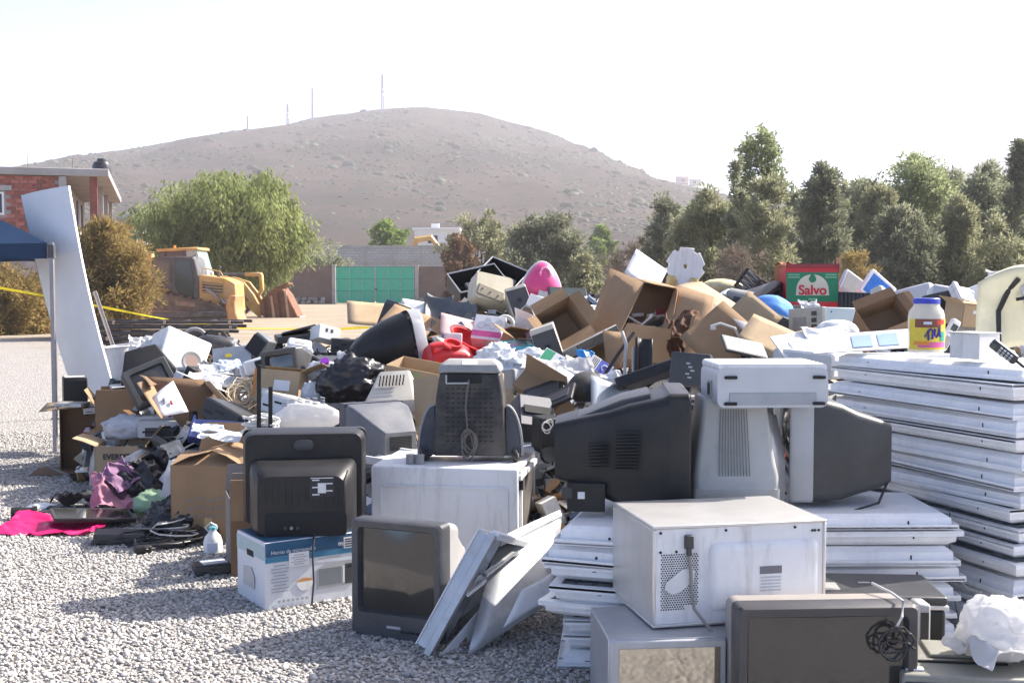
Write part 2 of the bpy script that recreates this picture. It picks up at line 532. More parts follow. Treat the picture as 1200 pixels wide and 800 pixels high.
bark = mat('bark', (0.10, 0.07, 0.05), 0.9, var=0.4, scale=9, bump=0.5)
def tree(name, label, px, top, hw, D, style, leafm, n=9000, base_z=0.0, clumps=46, leaf=(0.30, 0.08), sparse=0.0, trunk_show=0.16, seed=0, cat='tree', group=None, low=None):
    """style: cone, dome, column, bush, weep, airy; size read from its top pixel and half width at distance D"""
    r_ = np.random.default_rng(1000 + seed)
    k = D / FPX
    x0 = (px - 600) * k
    H = CAM_H + (328 - top) * k - base_z
    W = hw * k
    root = thing(name, label, cat, (x0, D, base_z), group=group)
    C = []
    for i in range(clumps):
        t = r_.random()
        if style == 'cone': t = t ** 0.9 ; env = (1 - t) ** 0.75 * 0.95 + 0.06
        elif style == 'column': env = (math.sin(math.pi * min(1, 0.12 + 0.86 * t)) ** 0.5) * (1 - 0.35 * t)
        elif style in ('dome', 'weep'): env = math.sqrt(max(0, 1 - (max(0, t - 0.35) / 0.65) ** 2)) * (0.78 + 0.22 * min(1, t / 0.35))
        elif style == 'airy': env = 0.35 + 0.65 * math.sin(math.pi * (0.15 + 0.8 * t))
        else: env = math.sqrt(max(0, 1 - t ** 2)) * (0.9 + 0.1 * t)
        z0 = trunk_show if low is None else low
        z = H * (z0 + (0.97 - z0) * t)
        a = r_.uniform(0, 2 * math.pi)
        rad = W * env * math.sqrt(r_.uniform(0.25, 1.0)) * 0.86
        cs = W * (0.20 + 0.16 * r_.random()) * (0.55 + 0.45 * env)
        C.append((rad * math.cos(a), rad * math.sin(a), min(z, H - cs * 0.7), cs))
    C = np.array(C)
    # every clump carries tufts, every tuft carries leaves: light and dark bunches with gaps between
    n = int(n * 2.2); leaf = (leaf[0] * 0.62, leaf[1] * 0.85)
    nt = max(60, n // 34)
    wgt = C[:, 3] ** 2; wgt /= wgt.sum()
    ti = r_.choice(len(C), nt, p=wgt)
    td = r_.normal(size=(nt, 3)); td /= np.linalg.norm(td, axis=1, keepdims=True)
    vert = 1.35 if style in ('cone', 'column', 'airy') else 0.85
    T = C[ti, :3] + td * (C[ti, 3] * r_.uniform(0.35, 1.45, nt))[:, None] * np.array([1, 1, vert])
    T[:, 2] = np.minimum(T[:, 2], H)
    idx = r_.integers(0, nt, n)
    d = r_.normal(size=(n, 3)); d /= np.linalg.norm(d, axis=1, keepdims=True)
    ts = W * (0.10 if style != 'airy' else 0.07) * r_.uniform(0.6, 1.5, nt)
    cs = C[ti[idx], 3]
    P = T[idx] + d * (ts[idx] * r_.random(n) ** 0.5)[:, None] * np.array([1, 1, 1.3 if style in ('cone', 'column', 'airy') else 1.0])
    out = td[idx]
    if style == 'weep':
        P[:, 2] -= r_.random(n) ** 2 * W * 0.13
        Dv = np.stack([d[:, 0] * 0.6, d[:, 1] * 0.6, -0.55 - 0.4 * r_.random(n)], -1)
    elif style in ('cone', 'column'):
        Dv = out * 0.6 + d * 0.8 + np.array([0, 0, 0.35])
    elif style == 'airy':
        Dv = d + np.array([0, 0, -0.3])
    else:
        Dv = out * 0.6 + d + np.array([0, 0, 0.2])
    P[:, 2] = np.maximum(P[:, 2], 0.05)
    V, F = leaf_quads(P, Dv, leaf[0], leaf[1])
    link_mesh('crown', np_mesh('crown', V, F, leafm), root)
    tb = MB()
    th = H * 0.9 if style in ('cone', 'airy', 'column') else H * 0.55
    tr = max(0.05, W * 0.045)
    tp = [(0.08 * W * math.sin(q * 2.1 + seed), 0.06 * W * math.cos(q * 1.7 + seed) - .06 * W, th * q) for q in (0, 0.2, 0.4, 0.6, 0.8, 1.0)]
    tb.tube(tp, [tr * (1.5 - 1.25 * q) for q in (0, 0.2, 0.4, 0.6, 0.8, 1.0)], bark, 8)
    tb.build('trunk', root)
    for c in C[r_.permutation(len(C))[:9]]:
        q = min(0.9, max(0.15, (c[2] / th) * 0.6))
        i0 = min(4, int(q * 5)); s0 = Vector(tp[i0])
        e = Vector(c[:3]); mid = (s0 + e) / 2 + Vector((0, 0, 0.1 * W))
        MB().tube([s0, mid, e], [tr * 0.55, tr * 0.35, tr * 0.12], bark, 5).build('limb', root)
    return root

LM = {
    'olive': leaf_material('leaf_olive', (0.26, 0.265, 0.15), 0.35, 0.5, 0.9, (0.40, 0.40, 0.24)),
    'dark': leaf_material('leaf_dark', (0.19, 0.205, 0.14), 0.35, 0.5, 0.9, (0.30, 0.31, 0.20)),
    'grey': leaf_material('leaf_grey_green', (0.25, 0.27, 0.17), 0.35, 0.5, 0.9, (0.38, 0.40, 0.26)),
    'pale': leaf_material('leaf_pale', (0.24, 0.28, 0.14), 0.35, 0.55, 0.9, (0.38, 0.42, 0.22)),
    'pepper': leaf_material('leaf_pepper', (0.19, 0.23, 0.07), 0.35, 0.5, 0.6, (0.36, 0.40, 0.15)),
    'green': leaf_material('leaf_green', (0.13, 0.21, 0.05), 0.3, 0.5, 0.8, (0.28, 0.36, 0.10)),
    'gold': leaf_material('leaf_gold', (0.25, 0.18, 0.065), 0.4, 0.45, 0.9, (0.42, 0.31, 0.12)),
    'rust': leaf_material('leaf_rust', (0.22, 0.11, 0.07), 0.35, 0.4, 0.9, (0.30, 0.20, 0.12)),
    'bare': leaf_material('leaf_bare', (0.17, 0.13, 0.10), 0.35, 0.3, 0.9, (0.25, 0.20, 0.15)),
}
G_R = 'trees along the right edge of the yard'
tree('pepper_tree', 'large yellow-green weeping tree behind the yellow loader', 263, 203, 98, 62, 'weep', LM['pepper'], 30000, clumps=60, leaf=(0.42, 0.10), seed=1, low=0.30)
tree('small_tree', 'small green tree rising over the wall beside the weeping tree', 376, 282, 32, 86, 'dome', LM['grey'], 5000, leaf=(0.25, .1), seed=2)
tree('dry_shrub', 'golden feathery shrub beside the tilted white panel', 126, 262, 56, 33, 'dome', LM['gold'], 19000, clumps=80, leaf=(0.24, 0.035), seed=3, low=0.03, cat='shrub')
tree('dry_shrub', 'golden brown shrub under the blue canopy', 12, 312, 62, 36, 'bush', LM['gold'], 12000, leaf=(0.22, 0.04), seed=4, low=0.03, cat='shrub')
tree('yard_bush', 'green bush with brown dried leaves right of the green gate', 566, 250, 44, 64, 'dome', LM['olive'], 8000, leaf=(0.28, 0.10), seed=5, low=0.05, cat='bush')
tree('yard_bush', 'rust brown dying bush next to the green gate', 540, 274, 26, 62, 'bush', LM['rust'], 3500, leaf=(0.24, 0.09), seed=6, low=0.05, cat='bush')
tree('yard_bush', 'wide dark olive bush behind the beige appliance', 642, 256, 58, 57, 'dome', LM['dark'], 12000, leaf=(0.28, 0.09), seed=7, low=0.04, cat='bush')
tree('yard_bush', 'low olive bush behind the pink plastic tub', 684, 296, 28, 54, 'bush', LM['olive'], 4000, leaf=(0.25, 0.09), seed=8, low=0.03, cat='bush')
tree('bare_shrub', 'reddish leafless shrub behind the tall carton', 738, 285, 44, 60, 'bush', LM['bare'], 3500, leaf=(0.34, 0.03), seed=9, low=0.02, cat='shrub')
tree('orchard_tree', 'bright green tree showing above the grey block wall', 457, 258, 30, 104, 'dome', LM['green'], 6000, leaf=(0.4, 0.18), seed=10, low=0.1)
tree('orchard_tree', 'pale green tree below the hill between the bushes', 706, 266, 22, 125, 'dome', LM['green'], 3500, leaf=(0.4, 0.2), seed=11, low=0.1)
tree('cypress', 'dark broad cypress at the left end of the tree row', 777, 230, 30, 50, 'column', LM['dark'], 9000, leaf=(0.26, 0.05), seed=12, low=0.03, group=G_R)
tree('juniper', 'olive bushy juniper behind the white foam piece', 832, 222, 46, 43, 'dome', LM['olive'], 12000, leaf=(0.26, 0.05), seed=13, low=0.03, group=G_R)
tree('juniper', 'thin spiky juniper rising above its bushy neighbours', 862, 186, 24, 41, 'cone', LM['grey'], 5200, clumps=60, leaf=(0.26, 0.05), seed=14, low=0.05, group=G_R)
tree('tall_tree', 'tallest airy tree with see-through crown', 893, 150, 34, 46, 'airy', LM['pale'], 4600, clumps=44, leaf=(0.26, 0.06), seed=15, trunk_show=0.45, group=G_R)
tree('juniper', 'dense rounded juniper below the tall airy tree', 897, 212, 44, 40, 'column', LM['olive'], 12000, leaf=(0.25, 0.05), seed=16, low=0.03, group=G_R)
tree('juniper', 'dark pointed juniper behind the red and green carton', 962, 194, 46, 43, 'cone', LM['dark'], 12000, clumps=80, leaf=(0.25, 0.05), seed=17, low=0.03, group=G_R)
tree('juniper', 'loose grey-green juniper right of the dark pointed one', 1012, 216, 40, 48, 'column', LM['grey'], 9000, leaf=(0.28, 0.06), seed=18, low=0.03, group=G_R)
tree('pepper_tree', 'wide pale green tree with rounded top in the right row', 1072, 184, 62, 47, 'dome', LM['pale'], 15000, clumps=70, leaf=(0.22, 0.06), seed=19, low=0.2, group=G_R)
tree('juniper', 'dark low juniper in front of the wide pale tree', 1058, 248, 48, 38, 'column', LM['dark'], 11000, leaf=(0.22, 0.05), seed=20, low=0.02, group=G_R)
tree('juniper', 'olive juniper behind the plastic jar', 1122, 228, 44, 39, 'cone', LM['olive'], 11000, clumps=70, leaf=(0.22, 0.05), seed=21, low=0.02, group=G_R)
tree('juniper', 'grey-green juniper between the jar and the frame edge', 1150, 196, 46, 44, 'column', LM['grey'], 11000, leaf=(0.26, 0.06), seed=22, low=0.05, group=G_R)
tree('juniper', 'tall dark juniper at the right edge of the photo', 1192, 164, 34, 42, 'cone', LM['dark'], 9000, clumps=70, leaf=(0.24, 0.05), seed=23, low=0.03, group=G_R)
tree('juniper', 'low olive juniper below the tall one at the right edge', 1176, 256, 46, 37, 'bush', LM['olive'], 9000, leaf=(0.22, 0.05), seed=24, low=0.02, group=G_R)
tree('juniper', 'grey juniper in the far row behind the jar', 1108, 200, 46, 51, 'column', LM['grey'], 9000, leaf=(0.26, 0.06), seed=27, low=0.05, group=G_R)
tree('juniper', 'olive juniper in the far row behind the blue screen monitor', 1030, 224, 42, 45, 'column', LM['olive'], 9000, leaf=(0.25, 0.05), seed=28, low=0.03, group=G_R)
tree('juniper', 'pale juniper in the far row above the Salvo carton', 990, 236, 40, 50, 'dome', LM['pale'], 8000, leaf=(0.25, 0.05), seed=29, low=0.03, group=G_R)
for _px, _top, _hw, _m, _lab in ((815, 240, 44, 'pale', 'hazy pale tree behind the dark broad cypress'), (930, 226, 46, 'grey', 'hazy grey tree between the tall airy tree and the pointed juniper'), (1000, 214, 44, 'olive', 'hazy olive tree behind the dark pointed juniper'), (1092, 206, 50, 'pale', 'hazy pale tree behind the wide pale one'), (1165, 204, 46, 'grey', 'hazy grey tree behind the junipers at the right edge')):
    tree('windbreak_tree', _lab, _px, _top, _hw, 60, 'dome', LM[_m], 6500, clumps=60, leaf=(0.34, 0.10), seed=60 + _px, low=0.06, group='hazy windbreak trees behind the right row')
tree('bare_shrub', 'straw coloured dry shrub between carton and dark junipers', 1003, 296, 34, 35, 'bush', LM['gold'], 3000, leaf=(0.24, 0.03), seed=25, low=0.02, cat='shrub')
tree('bare_shrub', 'brownish dry brush under the dense rounded juniper', 868, 292, 46, 36, 'bush', LM['bare'], 3500, leaf=(0.26, 0.03), seed=26, low=0.02, cat='shrub')

# ------------------------------------------------------------------ masts on the hill
steel = mat('galvanised', (0.30, 0.30, 0.31), 0.5, 0.6)
for px, top, bot, lab, w in ((290, 136, 156, 'faint short mast left of the others on the hill crest', 0.5),
                             (337, 122, 150, 'lattice mast with dishes on the hill crest', 1.1),
                             (366, 103, 144, 'thin slender mast on the hill crest', 0.6),
                             (448, 87, 133, 'tallest mast with antenna drums near the summit', 1.2)):
    D = 880
    p0 = at(px, bot, D); p1 = at(px, top, D)
    h = p1.z - p0.z
    t = thing('antenna_mast', lab, 'antenna', (p0.x, D, p0.z - 4))
    mb = MB()
    for k in range(3):
        a = k * 2.094
        mb.tube([(w * math.cos(a), w * math.sin(a), 0), (w * .35 * math.cos(a), w * .35 * math.sin(a), h + 4)], 0.5, steel, 4)
    nseg = 9
    for q in range(nseg):
        z0, z1 = (h + 4) * q / nseg, (h + 4) * (q + 1) / nseg
        k0 = w * (1 - .65 * q / nseg)
        a0, a1 = q * 2.094, (q + 1) * 2.094
        mb.tube([(k0 * math.cos(a0), k0 * math.sin(a0), z0), (k0 * math.cos(a1), k0 * math.sin(a1), z1)], 0.16, steel, 4)
    mb.build('lattice', t)
    if w > 1:
        for q in (0.45, 0.6):
            MB().lathe([(0.2, 0), (1.0, 0.25), (1.05, 0.9)], mat('white_paint', (0.75, 0.75, 0.74), 0.5), 12).build('dish', t, (0.9, -0.6, h * q + 4), (80, 0, 30))

# ------------------------------------------------------------------ small houses in the distance
def far_house(px0, px1, top, bot, D, label, wall_col, wins, z_base=None, roof=True):
    k = D / FPX
    x0, x1 = (px0 - 600) * k, (px1 - 600) * k
    zt = CAM_H + (328 - top) * k; zb = CAM_H + (328 - bot) * k
    w = x1 - x0; h = zt - zb
    t = thing('far_house', label, 'house', ((x0 + x1) / 2, D, zb))
    wm = mat('far_wall_%d' % px0, wall_col, 0.9, var=0.1, scale=0.6)
    MB().box((0, 3, h / 2), (w, 6, h), wm).build('wall', t, bev=0.02)
    if roof: MB().box((0, 3, h + 0.12), (w + 0.4, 6.4, 0.24), wm).build('roof', t, bev=0.02)
    dk = mat('far_window', (0.03, 0.035, 0.045), 0.2)
    for fx, fz, fw, fh in wins:
        wn_ = MB().box((w * (fx - .5), -0.02, h * fz), (w * fw, 0.06, h * fh), dk).build('window', t)
        MB().box((w * (fx - .5), -0.07, h * (fz - fh / 2) - .05), (w * fw + .2, 0.14, 0.1), wm).build('sill', wn_)
    return t
fh_ = far_house(486, 537, 270, 294, 118, 'white flat-roofed house behind the block wall', (0.62, 0.62, 0.61), [(0.42, .55, .22, .38), (0.86, .6, .22, .34)])
whitep = mat('white_paint', (0.75, 0.75, 0.74), 0.5)
MB().box((-.2, 2, 2.5), (.8, .6, .5), whitep).build('roof_tank', fh_)
far_house(693, 722, 284, 298, 135, 'low grey house behind the bushes under the hill', (0.45, 0.45, 0.46), [(0.3, .5, .2, .4)])
far_house(914 - 122, 806, 208, 216, 860, 'tiny pinkish house on the hill shoulder', (0.62, 0.42, 0.36), [(0.5, .5, .3, .4)])
far_house(808, 820, 211, 218, 850, 'tiny pale house next to the pinkish one on the hill', (0.62, 0.55, 0.5), [(0.4, .5, .3, .4)])
far_house(145, 162, 277, 300, 66, 'small grey shed between the brick house and the weeping tree', (0.42, 0.42, 0.42), [(0.6, .5, .4, .4)])

# ------------------------------------------------------------------ perimeter walls and gate
def xk(px, D): return (px - 600) * D / FPX
brown_wall = mat('brown_render', (0.165, 0.115, 0.095), 0.95, var=0.18, scale=0.8, bump=0.3, bscale=12)
concrete = mat('concrete', (0.36, 0.34, 0.32), 0.9, var=0.2, scale=1.5, bump=0.3, bscale=20)
stone_m = mat('rubble_stone', (0.28, 0.25, 0.22), 0.95, var=0.4, scale=2)
def yard_wall(px0, px1, D, h, label, name='yard_wall'):
    x0, x1 = xk(px0, D), xk(px1, D)
    t = thing(name, label, 'wall', ((x0 + x1) / 2, D, 0))
    MB().box((0, 0, h / 2), (x1 - x0, 0.2, h), brown_wall).build('wall_panel', t)
    n = int((x1 - x0) / 0.42)
    st = MB()
    r_ = random.Random(px0)
    for i in range(n):
        for j in range(2):
            st.box((x0 - (x0 + x1) / 2 + 0.42 * (i + .5) + r_.uniform(-.08, .08), -0.2 - .18 * (1 - j), 0.12 + 0.2 * j), (r_.uniform(.25, .42), .3, r_.uniform(.16, .26)), stone_m, rot=(r_.uniform(-15, 15), r_.uniform(-15, 15), r_.uniform(-25, 25)), taper=.8)
    o = st.build('footing_stones', t, bev=0.03, seg=1); o['kind'] = 'stuff'
    return t
yard_wall(250, 389.5, 80, 2.55, 'brown rendered wall left of the green gate')
yard_wall(491, 860, 80, 2.5, 'brown rendered wall right of the green gate, half hidden by bushes')
for px, lab in ((391.5, 'concrete gate post on the left side of the green gate'), (488.5, 'concrete gate post on the right side of the green gate')):
    p = thing('gate_post', lab, 'gate post', (xk(px, 79.9), 79.9, 0), group='posts of the green gate')
    MB().box((0, 0, 1.27), (0.24, 0.24, 2.54), concrete).build('shaft', p, bev=0.015)
    MB().box((0, 0, 2.57), (0.3, 0.3, 0.06), concrete).build('cap', p, bev=0.01)
gx0, gx1, gD = xk(393.2, 79.8), xk(486.8, 79.8), 79.8
gt = thing('yard_gate', 'green double sheet metal gate in the far wall', 'gate', ((gx0 + gx1) / 2, gD, 0))
teal = mat('teal_paint', hexc('#22aa8c'), 0.55, var=0.12, scale=0.8, dust=0.25)
teal_d = mat('teal_frame', hexc('#178069'), 0.55, var=0.1)
gw = gx1 - gx0
pane_me = None
for c in range(6):
    for r0 in range(3):
        cw, ch = (gw - 0.3) / 6, 2.38 / 3
        mbx = MB().box((0, 0, 0), (cw - 0.05, 0.03, ch - 0.05), teal)
        if pane_me is None: pane_me = mbx.mesh('gate_panel')
        link_mesh('gate_panel', pane_me, gt, (-gw / 2 + 0.1 + cw * (c + .5) + (0.1 if c > 2 else 0), 0, 0.08 + ch * (r0 + .5)))
fr = MB()
for sgn in (-1, 1):
    for zz in (0.08, 0.08 + 2.38 / 3, 0.08 + 2 * 2.38 / 3, 2.46):
        fr.box((sgn * (gw / 4 + .01), 0.02, zz), (gw / 2 - 0.06, 0.05, 0.045), teal_d)
    for q in range(4):
        fr.box((sgn * (0.08 + (gw / 2 - 0.14) * q / 3), 0.018, 1.27), (0.045, 0.05, 2.4), teal_d)
fr.build('gate_frame', gt)
MB().box((0.05, -0.03, 1.0), (0.16, 0.05, 0.1), mat('black_iron', (0.03, 0.03, 0.03), .6)).build('latch', gt)
# grey block wall behind
bw = thing('block_wall', 'grey concrete block wall with posts behind the green gate', 'wall', (xk(455, 92), 92, 0))
block = bpy.data.materials.new('concrete_block'); block.use_nodes = True
_N, _L = block.node_tree.nodes, block.node_tree.links
_b = _N['Principled BSDF']; _b.inputs['Roughness'].default_value = 0.95
_tc = _N.new('ShaderNodeTexCoord'); _mp = _N.new('ShaderNodeMapping'); _mp.inputs['Rotation'].default_value = (math.pi / 2, 0, 0)
_br = _N.new('ShaderNodeTexBrick'); _br.inputs['Scale'].default_value = 1.0
_br.inputs['Brick Width'].default_value = 0.4; _br.inputs['Row Height'].default_value = 0.2; _br.inputs['Mortar Size'].default_value = 0.012
_br.inputs['Color1'].default_value = (0.36, 0.35, 0.34, 1); _br.inputs['Color2'].default_value = (0.42, 0.41, 0.40, 1); _br.inputs['Mortar'].default_value = (0.22, 0.21, 0.2, 1)
_L.new(_tc.outputs['Object'], _mp.inputs['Vector']); _L.new(_mp.outputs['Vector'], _br.inputs['Vector']); _L.new(_br.outputs['Color'], _b.inputs['Base Color'])
bx0, bx1 = xk(396, 92), xk(560, 92); bc = xk(455, 92)
MB().box(((bx0 + bx1) / 2 - bc, 0, 2.05), (bx1 - bx0, 0.18, 4.1), block).build('wall_panel', bw)
for q in range(6):
    MB().box((bx0 - bc + (bx1 - bx0) * q / 5, -0.02, 2.06), (0.22, 0.24, 4.14), concrete).build('column', bw)
for zz in (3.0, 4.17):
    MB().box(((bx0 + bx1) / 2 - bc, -0.03, zz), (bx1 - bx0 + .25, 0.26, 0.16), concrete).build('beam', bw)
yc = thing('parked_digger', 'small yellow machine arm showing over the block wall', 'machine', (xk(501, 96), 96, 3.9))
yel = mat('machine_yellow', hexc('#bd9448'), 0.5, var=0.2, scale=3, dust=0.5, grime=.4)
MB().tube([(-1.2, 0, 0), (-0.9, 0, .9), (0.3, 0, 1.1), (.9, 0, .3)], [.25, .3, .25, .2], yel, 6).build('arm', yc)
MB().box((0, 0, .2), (1.6, .8, .5), yel).build('body', yc, bev=.05)

# ------------------------------------------------------------------ brick house on the left
bh = thing('brick_house', 'unfinished two-storey red brick house with open gallery', 'house', (at(115, 328, 40).x, 40, 0), (0, 0, 16.5))
brick_red = mat('brick_red', hexc('#96584b'), 0.9, var=0.22, scale=3.0, bump=0.3)
brick_red2 = mat('brick_red_dark', hexc('#814c42'), 0.9, var=0.22, scale=3.0, bump=0.3)
brick_red3 = mat('brick_red_light', hexc('#a9665a'), 0.9, var=0.22, scale=3.0, bump=0.3)
mortar = mat('mortar', (0.36, 0.31, 0.28), 0.95, var=0.2, scale=2)
grey_con = mat('raw_concrete', (0.33, 0.31, 0.295), 0.9, var=0.22, scale=1.1, bump=0.3, bscale=15)
XW = -1.15
MB().box(((XW - 7) / 2, 7, 2.5), (7 + XW, 14, 5.02), mortar).build('wall', bh)
wall_o = bh.children[0]
bl, bhh = 0.27, 0.125
bms = []
for mm in (brick_red, brick_red2, brick_red3):
    bms.append(MB().box((0, 0, 0), (bl - 0.018, 0.04, bhh - 0.018), mm).mesh('brick'))
r_ = random.Random(3)
wx0, wx1, wz0, wz1 = -3.62, -2.86, 3.72, 4.46      # window opening
for row in range(22):
    z = 5.0 - bhh * (row + .5)
    for c in range(13):
        x = XW - 0.02 - bl * (c + .5) - (bl / 2 if row % 2 else 0)
        if row % 2 and c == 0: pass
        if wx0 - .12 < x < wx1 + .12 and wz0 - .05 < z < wz1 + .22: continue
        link_mesh('brick', bms[r_.choice((0, 0, 1, 2))], wall_o, (x, -0.012 - r_.uniform(0, 0.006), z))
# lintel, window
MB().box(((wx0 + wx1) / 2, -0.03, wz1 + 0.14), (1.25, 0.08, 0.16), grey_con).build('lintel', bh)
wnd = MB()
wp = mat('window_white', (0.7, 0.7, 0.7), 0.4)
for xx in (wx0 + .03, wx1 - .03): wnd.box((xx, -0.04, (wz0 + wz1) / 2), (0.06, 0.08, wz1 - wz0), wp)
for zz in (wz0 + .03, wz1 - .03): wnd.box(((wx0 + wx1) / 2, -0.042, zz), (wx1 - wx0, 0.08, 0.06), wp)
wo = wnd.build('window', bh)
MB().box(((wx0 + wx1) / 2, -0.02, (wz0 + wz1) / 2), (wx1 - wx0 - .1, 0.02, wz1 - wz0 - .1), mat('dark_glass', (0.02, 0.025, 0.03), 0.12)).build('pane', wo)
MB().box((-3.4, 7, 5.15), (7.6, 14.4, 0.25), grey_con).build('roof', bh, bev=0.02)
MB().box((-0.6, 7.1, 2.62), (1.35, 14.2, 0.2), grey_con).build('floor_slab', bh)
MB().box((XW + .1, -0.05, 3.85), (0.22, 0.26, 2.3), grey_con).build('column', bh)
# outer piers and gallery parapet, ground-floor wall
for k, yy in enumerate((0.16, 4.6, 9.2, 13.8)):
    MB().box((-0.1, yy, 3.85), (0.24, 0.24, 2.33), brick_red2 if k == 0 else grey_con).build('pier', bh)
for k, yy in enumerate((2.4, 6.9, 11.5)):
    MB().box((-0.1, yy, 3.12), (0.14, 4.15, 0.85), brick_red3).build('parapet', bh)
MB().box((-0.12, 7, 1.26), (0.16, 14, 2.5), mat('pink_render', (0.55, 0.33, 0.26), .9, var=.15)).build('lower_wall', bh)
for k, yy in enumerate((2.2, 5.5, 9.0, 12.0)):
    d_ = MB().box((XW + 0.02, yy, 3.8), (0.05, 1.0, 1.9), mat('dark_glass', (0.02, 0.025, 0.03), 0.12)).build('opening', bh)
    MB().box((XW + 0.05, yy, 3.8), (0.05, 0.06, 1.9), wp).build('mullion', d_)
for k in range(5):
    MB().tube([(-6.5 + k * 1.4, 0.3 + k * .5, 5.3), (-6.5 + k * 1.4 + .02, .3 + k * .5, 5.85)], 0.012, mat('rebar', (0.2, 0.12, 0.09), .8), 4).build('rebar', bh)
wt = thing('water_tank', 'black plastic water tank on the brick house roof', 'water tank', bh.matrix_world @ Vector((0, 0, 0)))
wt.location = Vector((at(121, 300, 47).x, 47, 5.36))
blk_pl = mat('black_tank', (0.025, 0.025, 0.028), 0.35)
MB().lathe([(0.33, 0), (0.36, 0.03), (0.36, 0.16), (0.345, 0.18), (0.36, 0.2), (0.36, 0.4), (0.345, 0.42), (0.36, 0.44), (0.36, 0.68), (0.3, 0.82), (0.16, 0.88)], blk_pl, 24).build('body', wt)
MB().lathe([(0.17, 0.87), (0.18, 0.88), (0.18, 0.94), (0.15, 0.97)], blk_pl, 20).build('lid', wt)

# ------------------------------------------------------------------ haze
hz = MB()
hzm = bpy.data.materials.new('haze'); hzm.use_nodes = True
for n_ in list(hzm.node_tree.nodes):
    if n_.type == 'BSDF_PRINCIPLED': hzm.node_tree.nodes.remove(n_)
pv = hzm.node_tree.nodes.new('ShaderNodeVolumePrincipled')
pv.inputs['Color'].default_value = (0.93, 0.935, 0.98, 1)
pv.inputs['Density'].default_value = 0.00044
pv.inputs['Anisotropy'].default_value = 0.25
hzm.node_tree.links.new(pv.outputs[0], hzm.node_tree.nodes['Material Output'].inputs['Volume'])
hz.box((50, 740, 110), (1980, 1620, 222), hzm)
tag(hz.build('haze', smooth=0), 'pale dusty air between the yard and the hill', 'haze', kind='stuff')
# ================================================================== MACHINES AND THINGS AT THE BACK
glass_d = mat('cab_glass', (0.045, 0.06, 0.058), 0.08, spec=0.6)
rubber = mat('tyre_rubber', (0.035, 0.033, 0.032), 0.85, dust=0.5, dust_col=(0.3, 0.25, 0.2))
dirty_steel = mat('dirty_track_steel', (0.085, 0.07, 0.058), 0.8, 0.2, var=0.4, scale=4, dust=0.45, dust_col=(.3, .24, .18))
charcoal = mat('charcoal_paint', (0.05, 0.05, 0.055), 0.5, dust=0.25)
rust = mat('rusty_steel', (0.17, 0.075, 0.04), 0.8, 0.1, var=0.4, scale=3, dust=0.3, dust_col=(0.3, 0.16, 0.09))
worn_steel = mat('worn_steel', (0.40, 0.30, 0.22), 0.5, 0.4, var=0.3, scale=4)

def seg_pts(lst, D, x0, z_of=None):
    """pixel outline at distance D -> x/z polygon relative to x0"""
    out = []
    for px, py in lst:
        p = at(px, py, D); out.append((p.x - x0, p.z))
    return out

# bulldozer (side view, nose to the right)
DD = 44.0
bx = at(205, 380, DD).x
bd = thing('bulldozer', 'dusty yellow tracked bulldozer behind the steel frames', 'bulldozer', (bx, DD, 0))
def slab_px(name, outline, y0, y1, m, parent, D=DD, x0=bx, bev=0.03):
    mb = MB(); poly = seg_pts(outline, D, x0)
    mb.prism(poly, y1 - y0, m, Matrix.Translation((0, y0, 0)))
    return mb.build(name, parent, bev=bev, seg=1)
for yy, nm in ((-0.1, 'track'), (1.5, 'track')):
    tr = slab_px(nm, [(152, 347), (160, 338), (172, 340), (262, 358), (273, 364), (275, 374), (268, 380), (160, 380), (150, 372), (148, 358)], yy, yy + 0.5, dirty_steel, bd)
    # grouser plates along the sloping top run
    pl = seg_pts([(160, 337.5), (172, 339.5), (262, 357.5), (273, 363.5)], DD, bx)
    g = MB()
    for k in range(26):
        t = k / 25 * 3; i = min(2, int(t)); u = t - i
        x = pl[i][0] + (pl[i + 1][0] - pl[i][0]) * u; z = pl[i][1] + (pl[i + 1][1] - pl[i][1]) * u
        g.box((x, yy + .25, z + .02), (0.09, 0.52, 0.07), rust)
    go = g.build('track_pads', tr)
    for px_, py_ in ((160, 352), (266, 371)):
        c = seg_pts([(px_, py_)], DD, bx)[0]
        MB().lathe([(0.1, -.03), (0.3, -.02), (0.33, .08)], dirty_steel, 18).build('sprocket', tr, (c[0], yy - .02, c[1]), (90, 0, 0))
slab_px('chassis', [(165, 345), (262, 352), (266, 372), (160, 374)], 0.42, 1.48, dirty_steel, bd)
slab_px('hood', [(231, 322), (262, 326), (274, 332), (276, 366), (246, 362), (231, 356)], 0.25, 1.65, yel, bd)
gr = slab_px('side_grille', [(235, 330), (259, 333), (259, 345), (235, 343)], 0.20, 0.26, charcoal, bd, bev=0)
for k in range(4):
    slab_px('grille_bar', [(235, 331 + 3.4 * k), (259, 333.5 + 3.4 * k), (259, 334.6 + 3.4 * k), (235, 332.2 + 3.4 * k)], 0.17, 0.21, yel, gr, bev=0)
slab_px('nose_panel', [(262, 350), (272, 351), (272, 356), (262, 355)], 0.2, 0.26, mat('grey_sticker', (0.5, 0.48, 0.44), .5), bd, bev=0)
cab = slab_px('cab', [(176, 301), (222, 300), (226, 304), (232, 330), (232, 354), (206, 353), (196, 340), (176, 334)], 0.25, 1.65, charcoal, bd)
slab_px('window', [(178, 304), (198, 304), (198, 331), (178, 328)], 0.22, 0.26, glass_d, cab, bev=0)
slab_px('window', [(203, 305), (220, 305), (225, 330), (225, 350), (211, 350), (203, 336)], 0.22, 0.26, glass_d, cab, bev=0)
slab_px('rops_post', [(166.5, 297), (176, 297), (176, 332), (166.5, 332)], 0.25, 0.55, yel, bd)
slab_px('fuel_tank', [(172, 327), (200, 326), (205, 336), (200, 343), (172, 341)], 0.3, 1.6, yel, bd, bev=0.08)
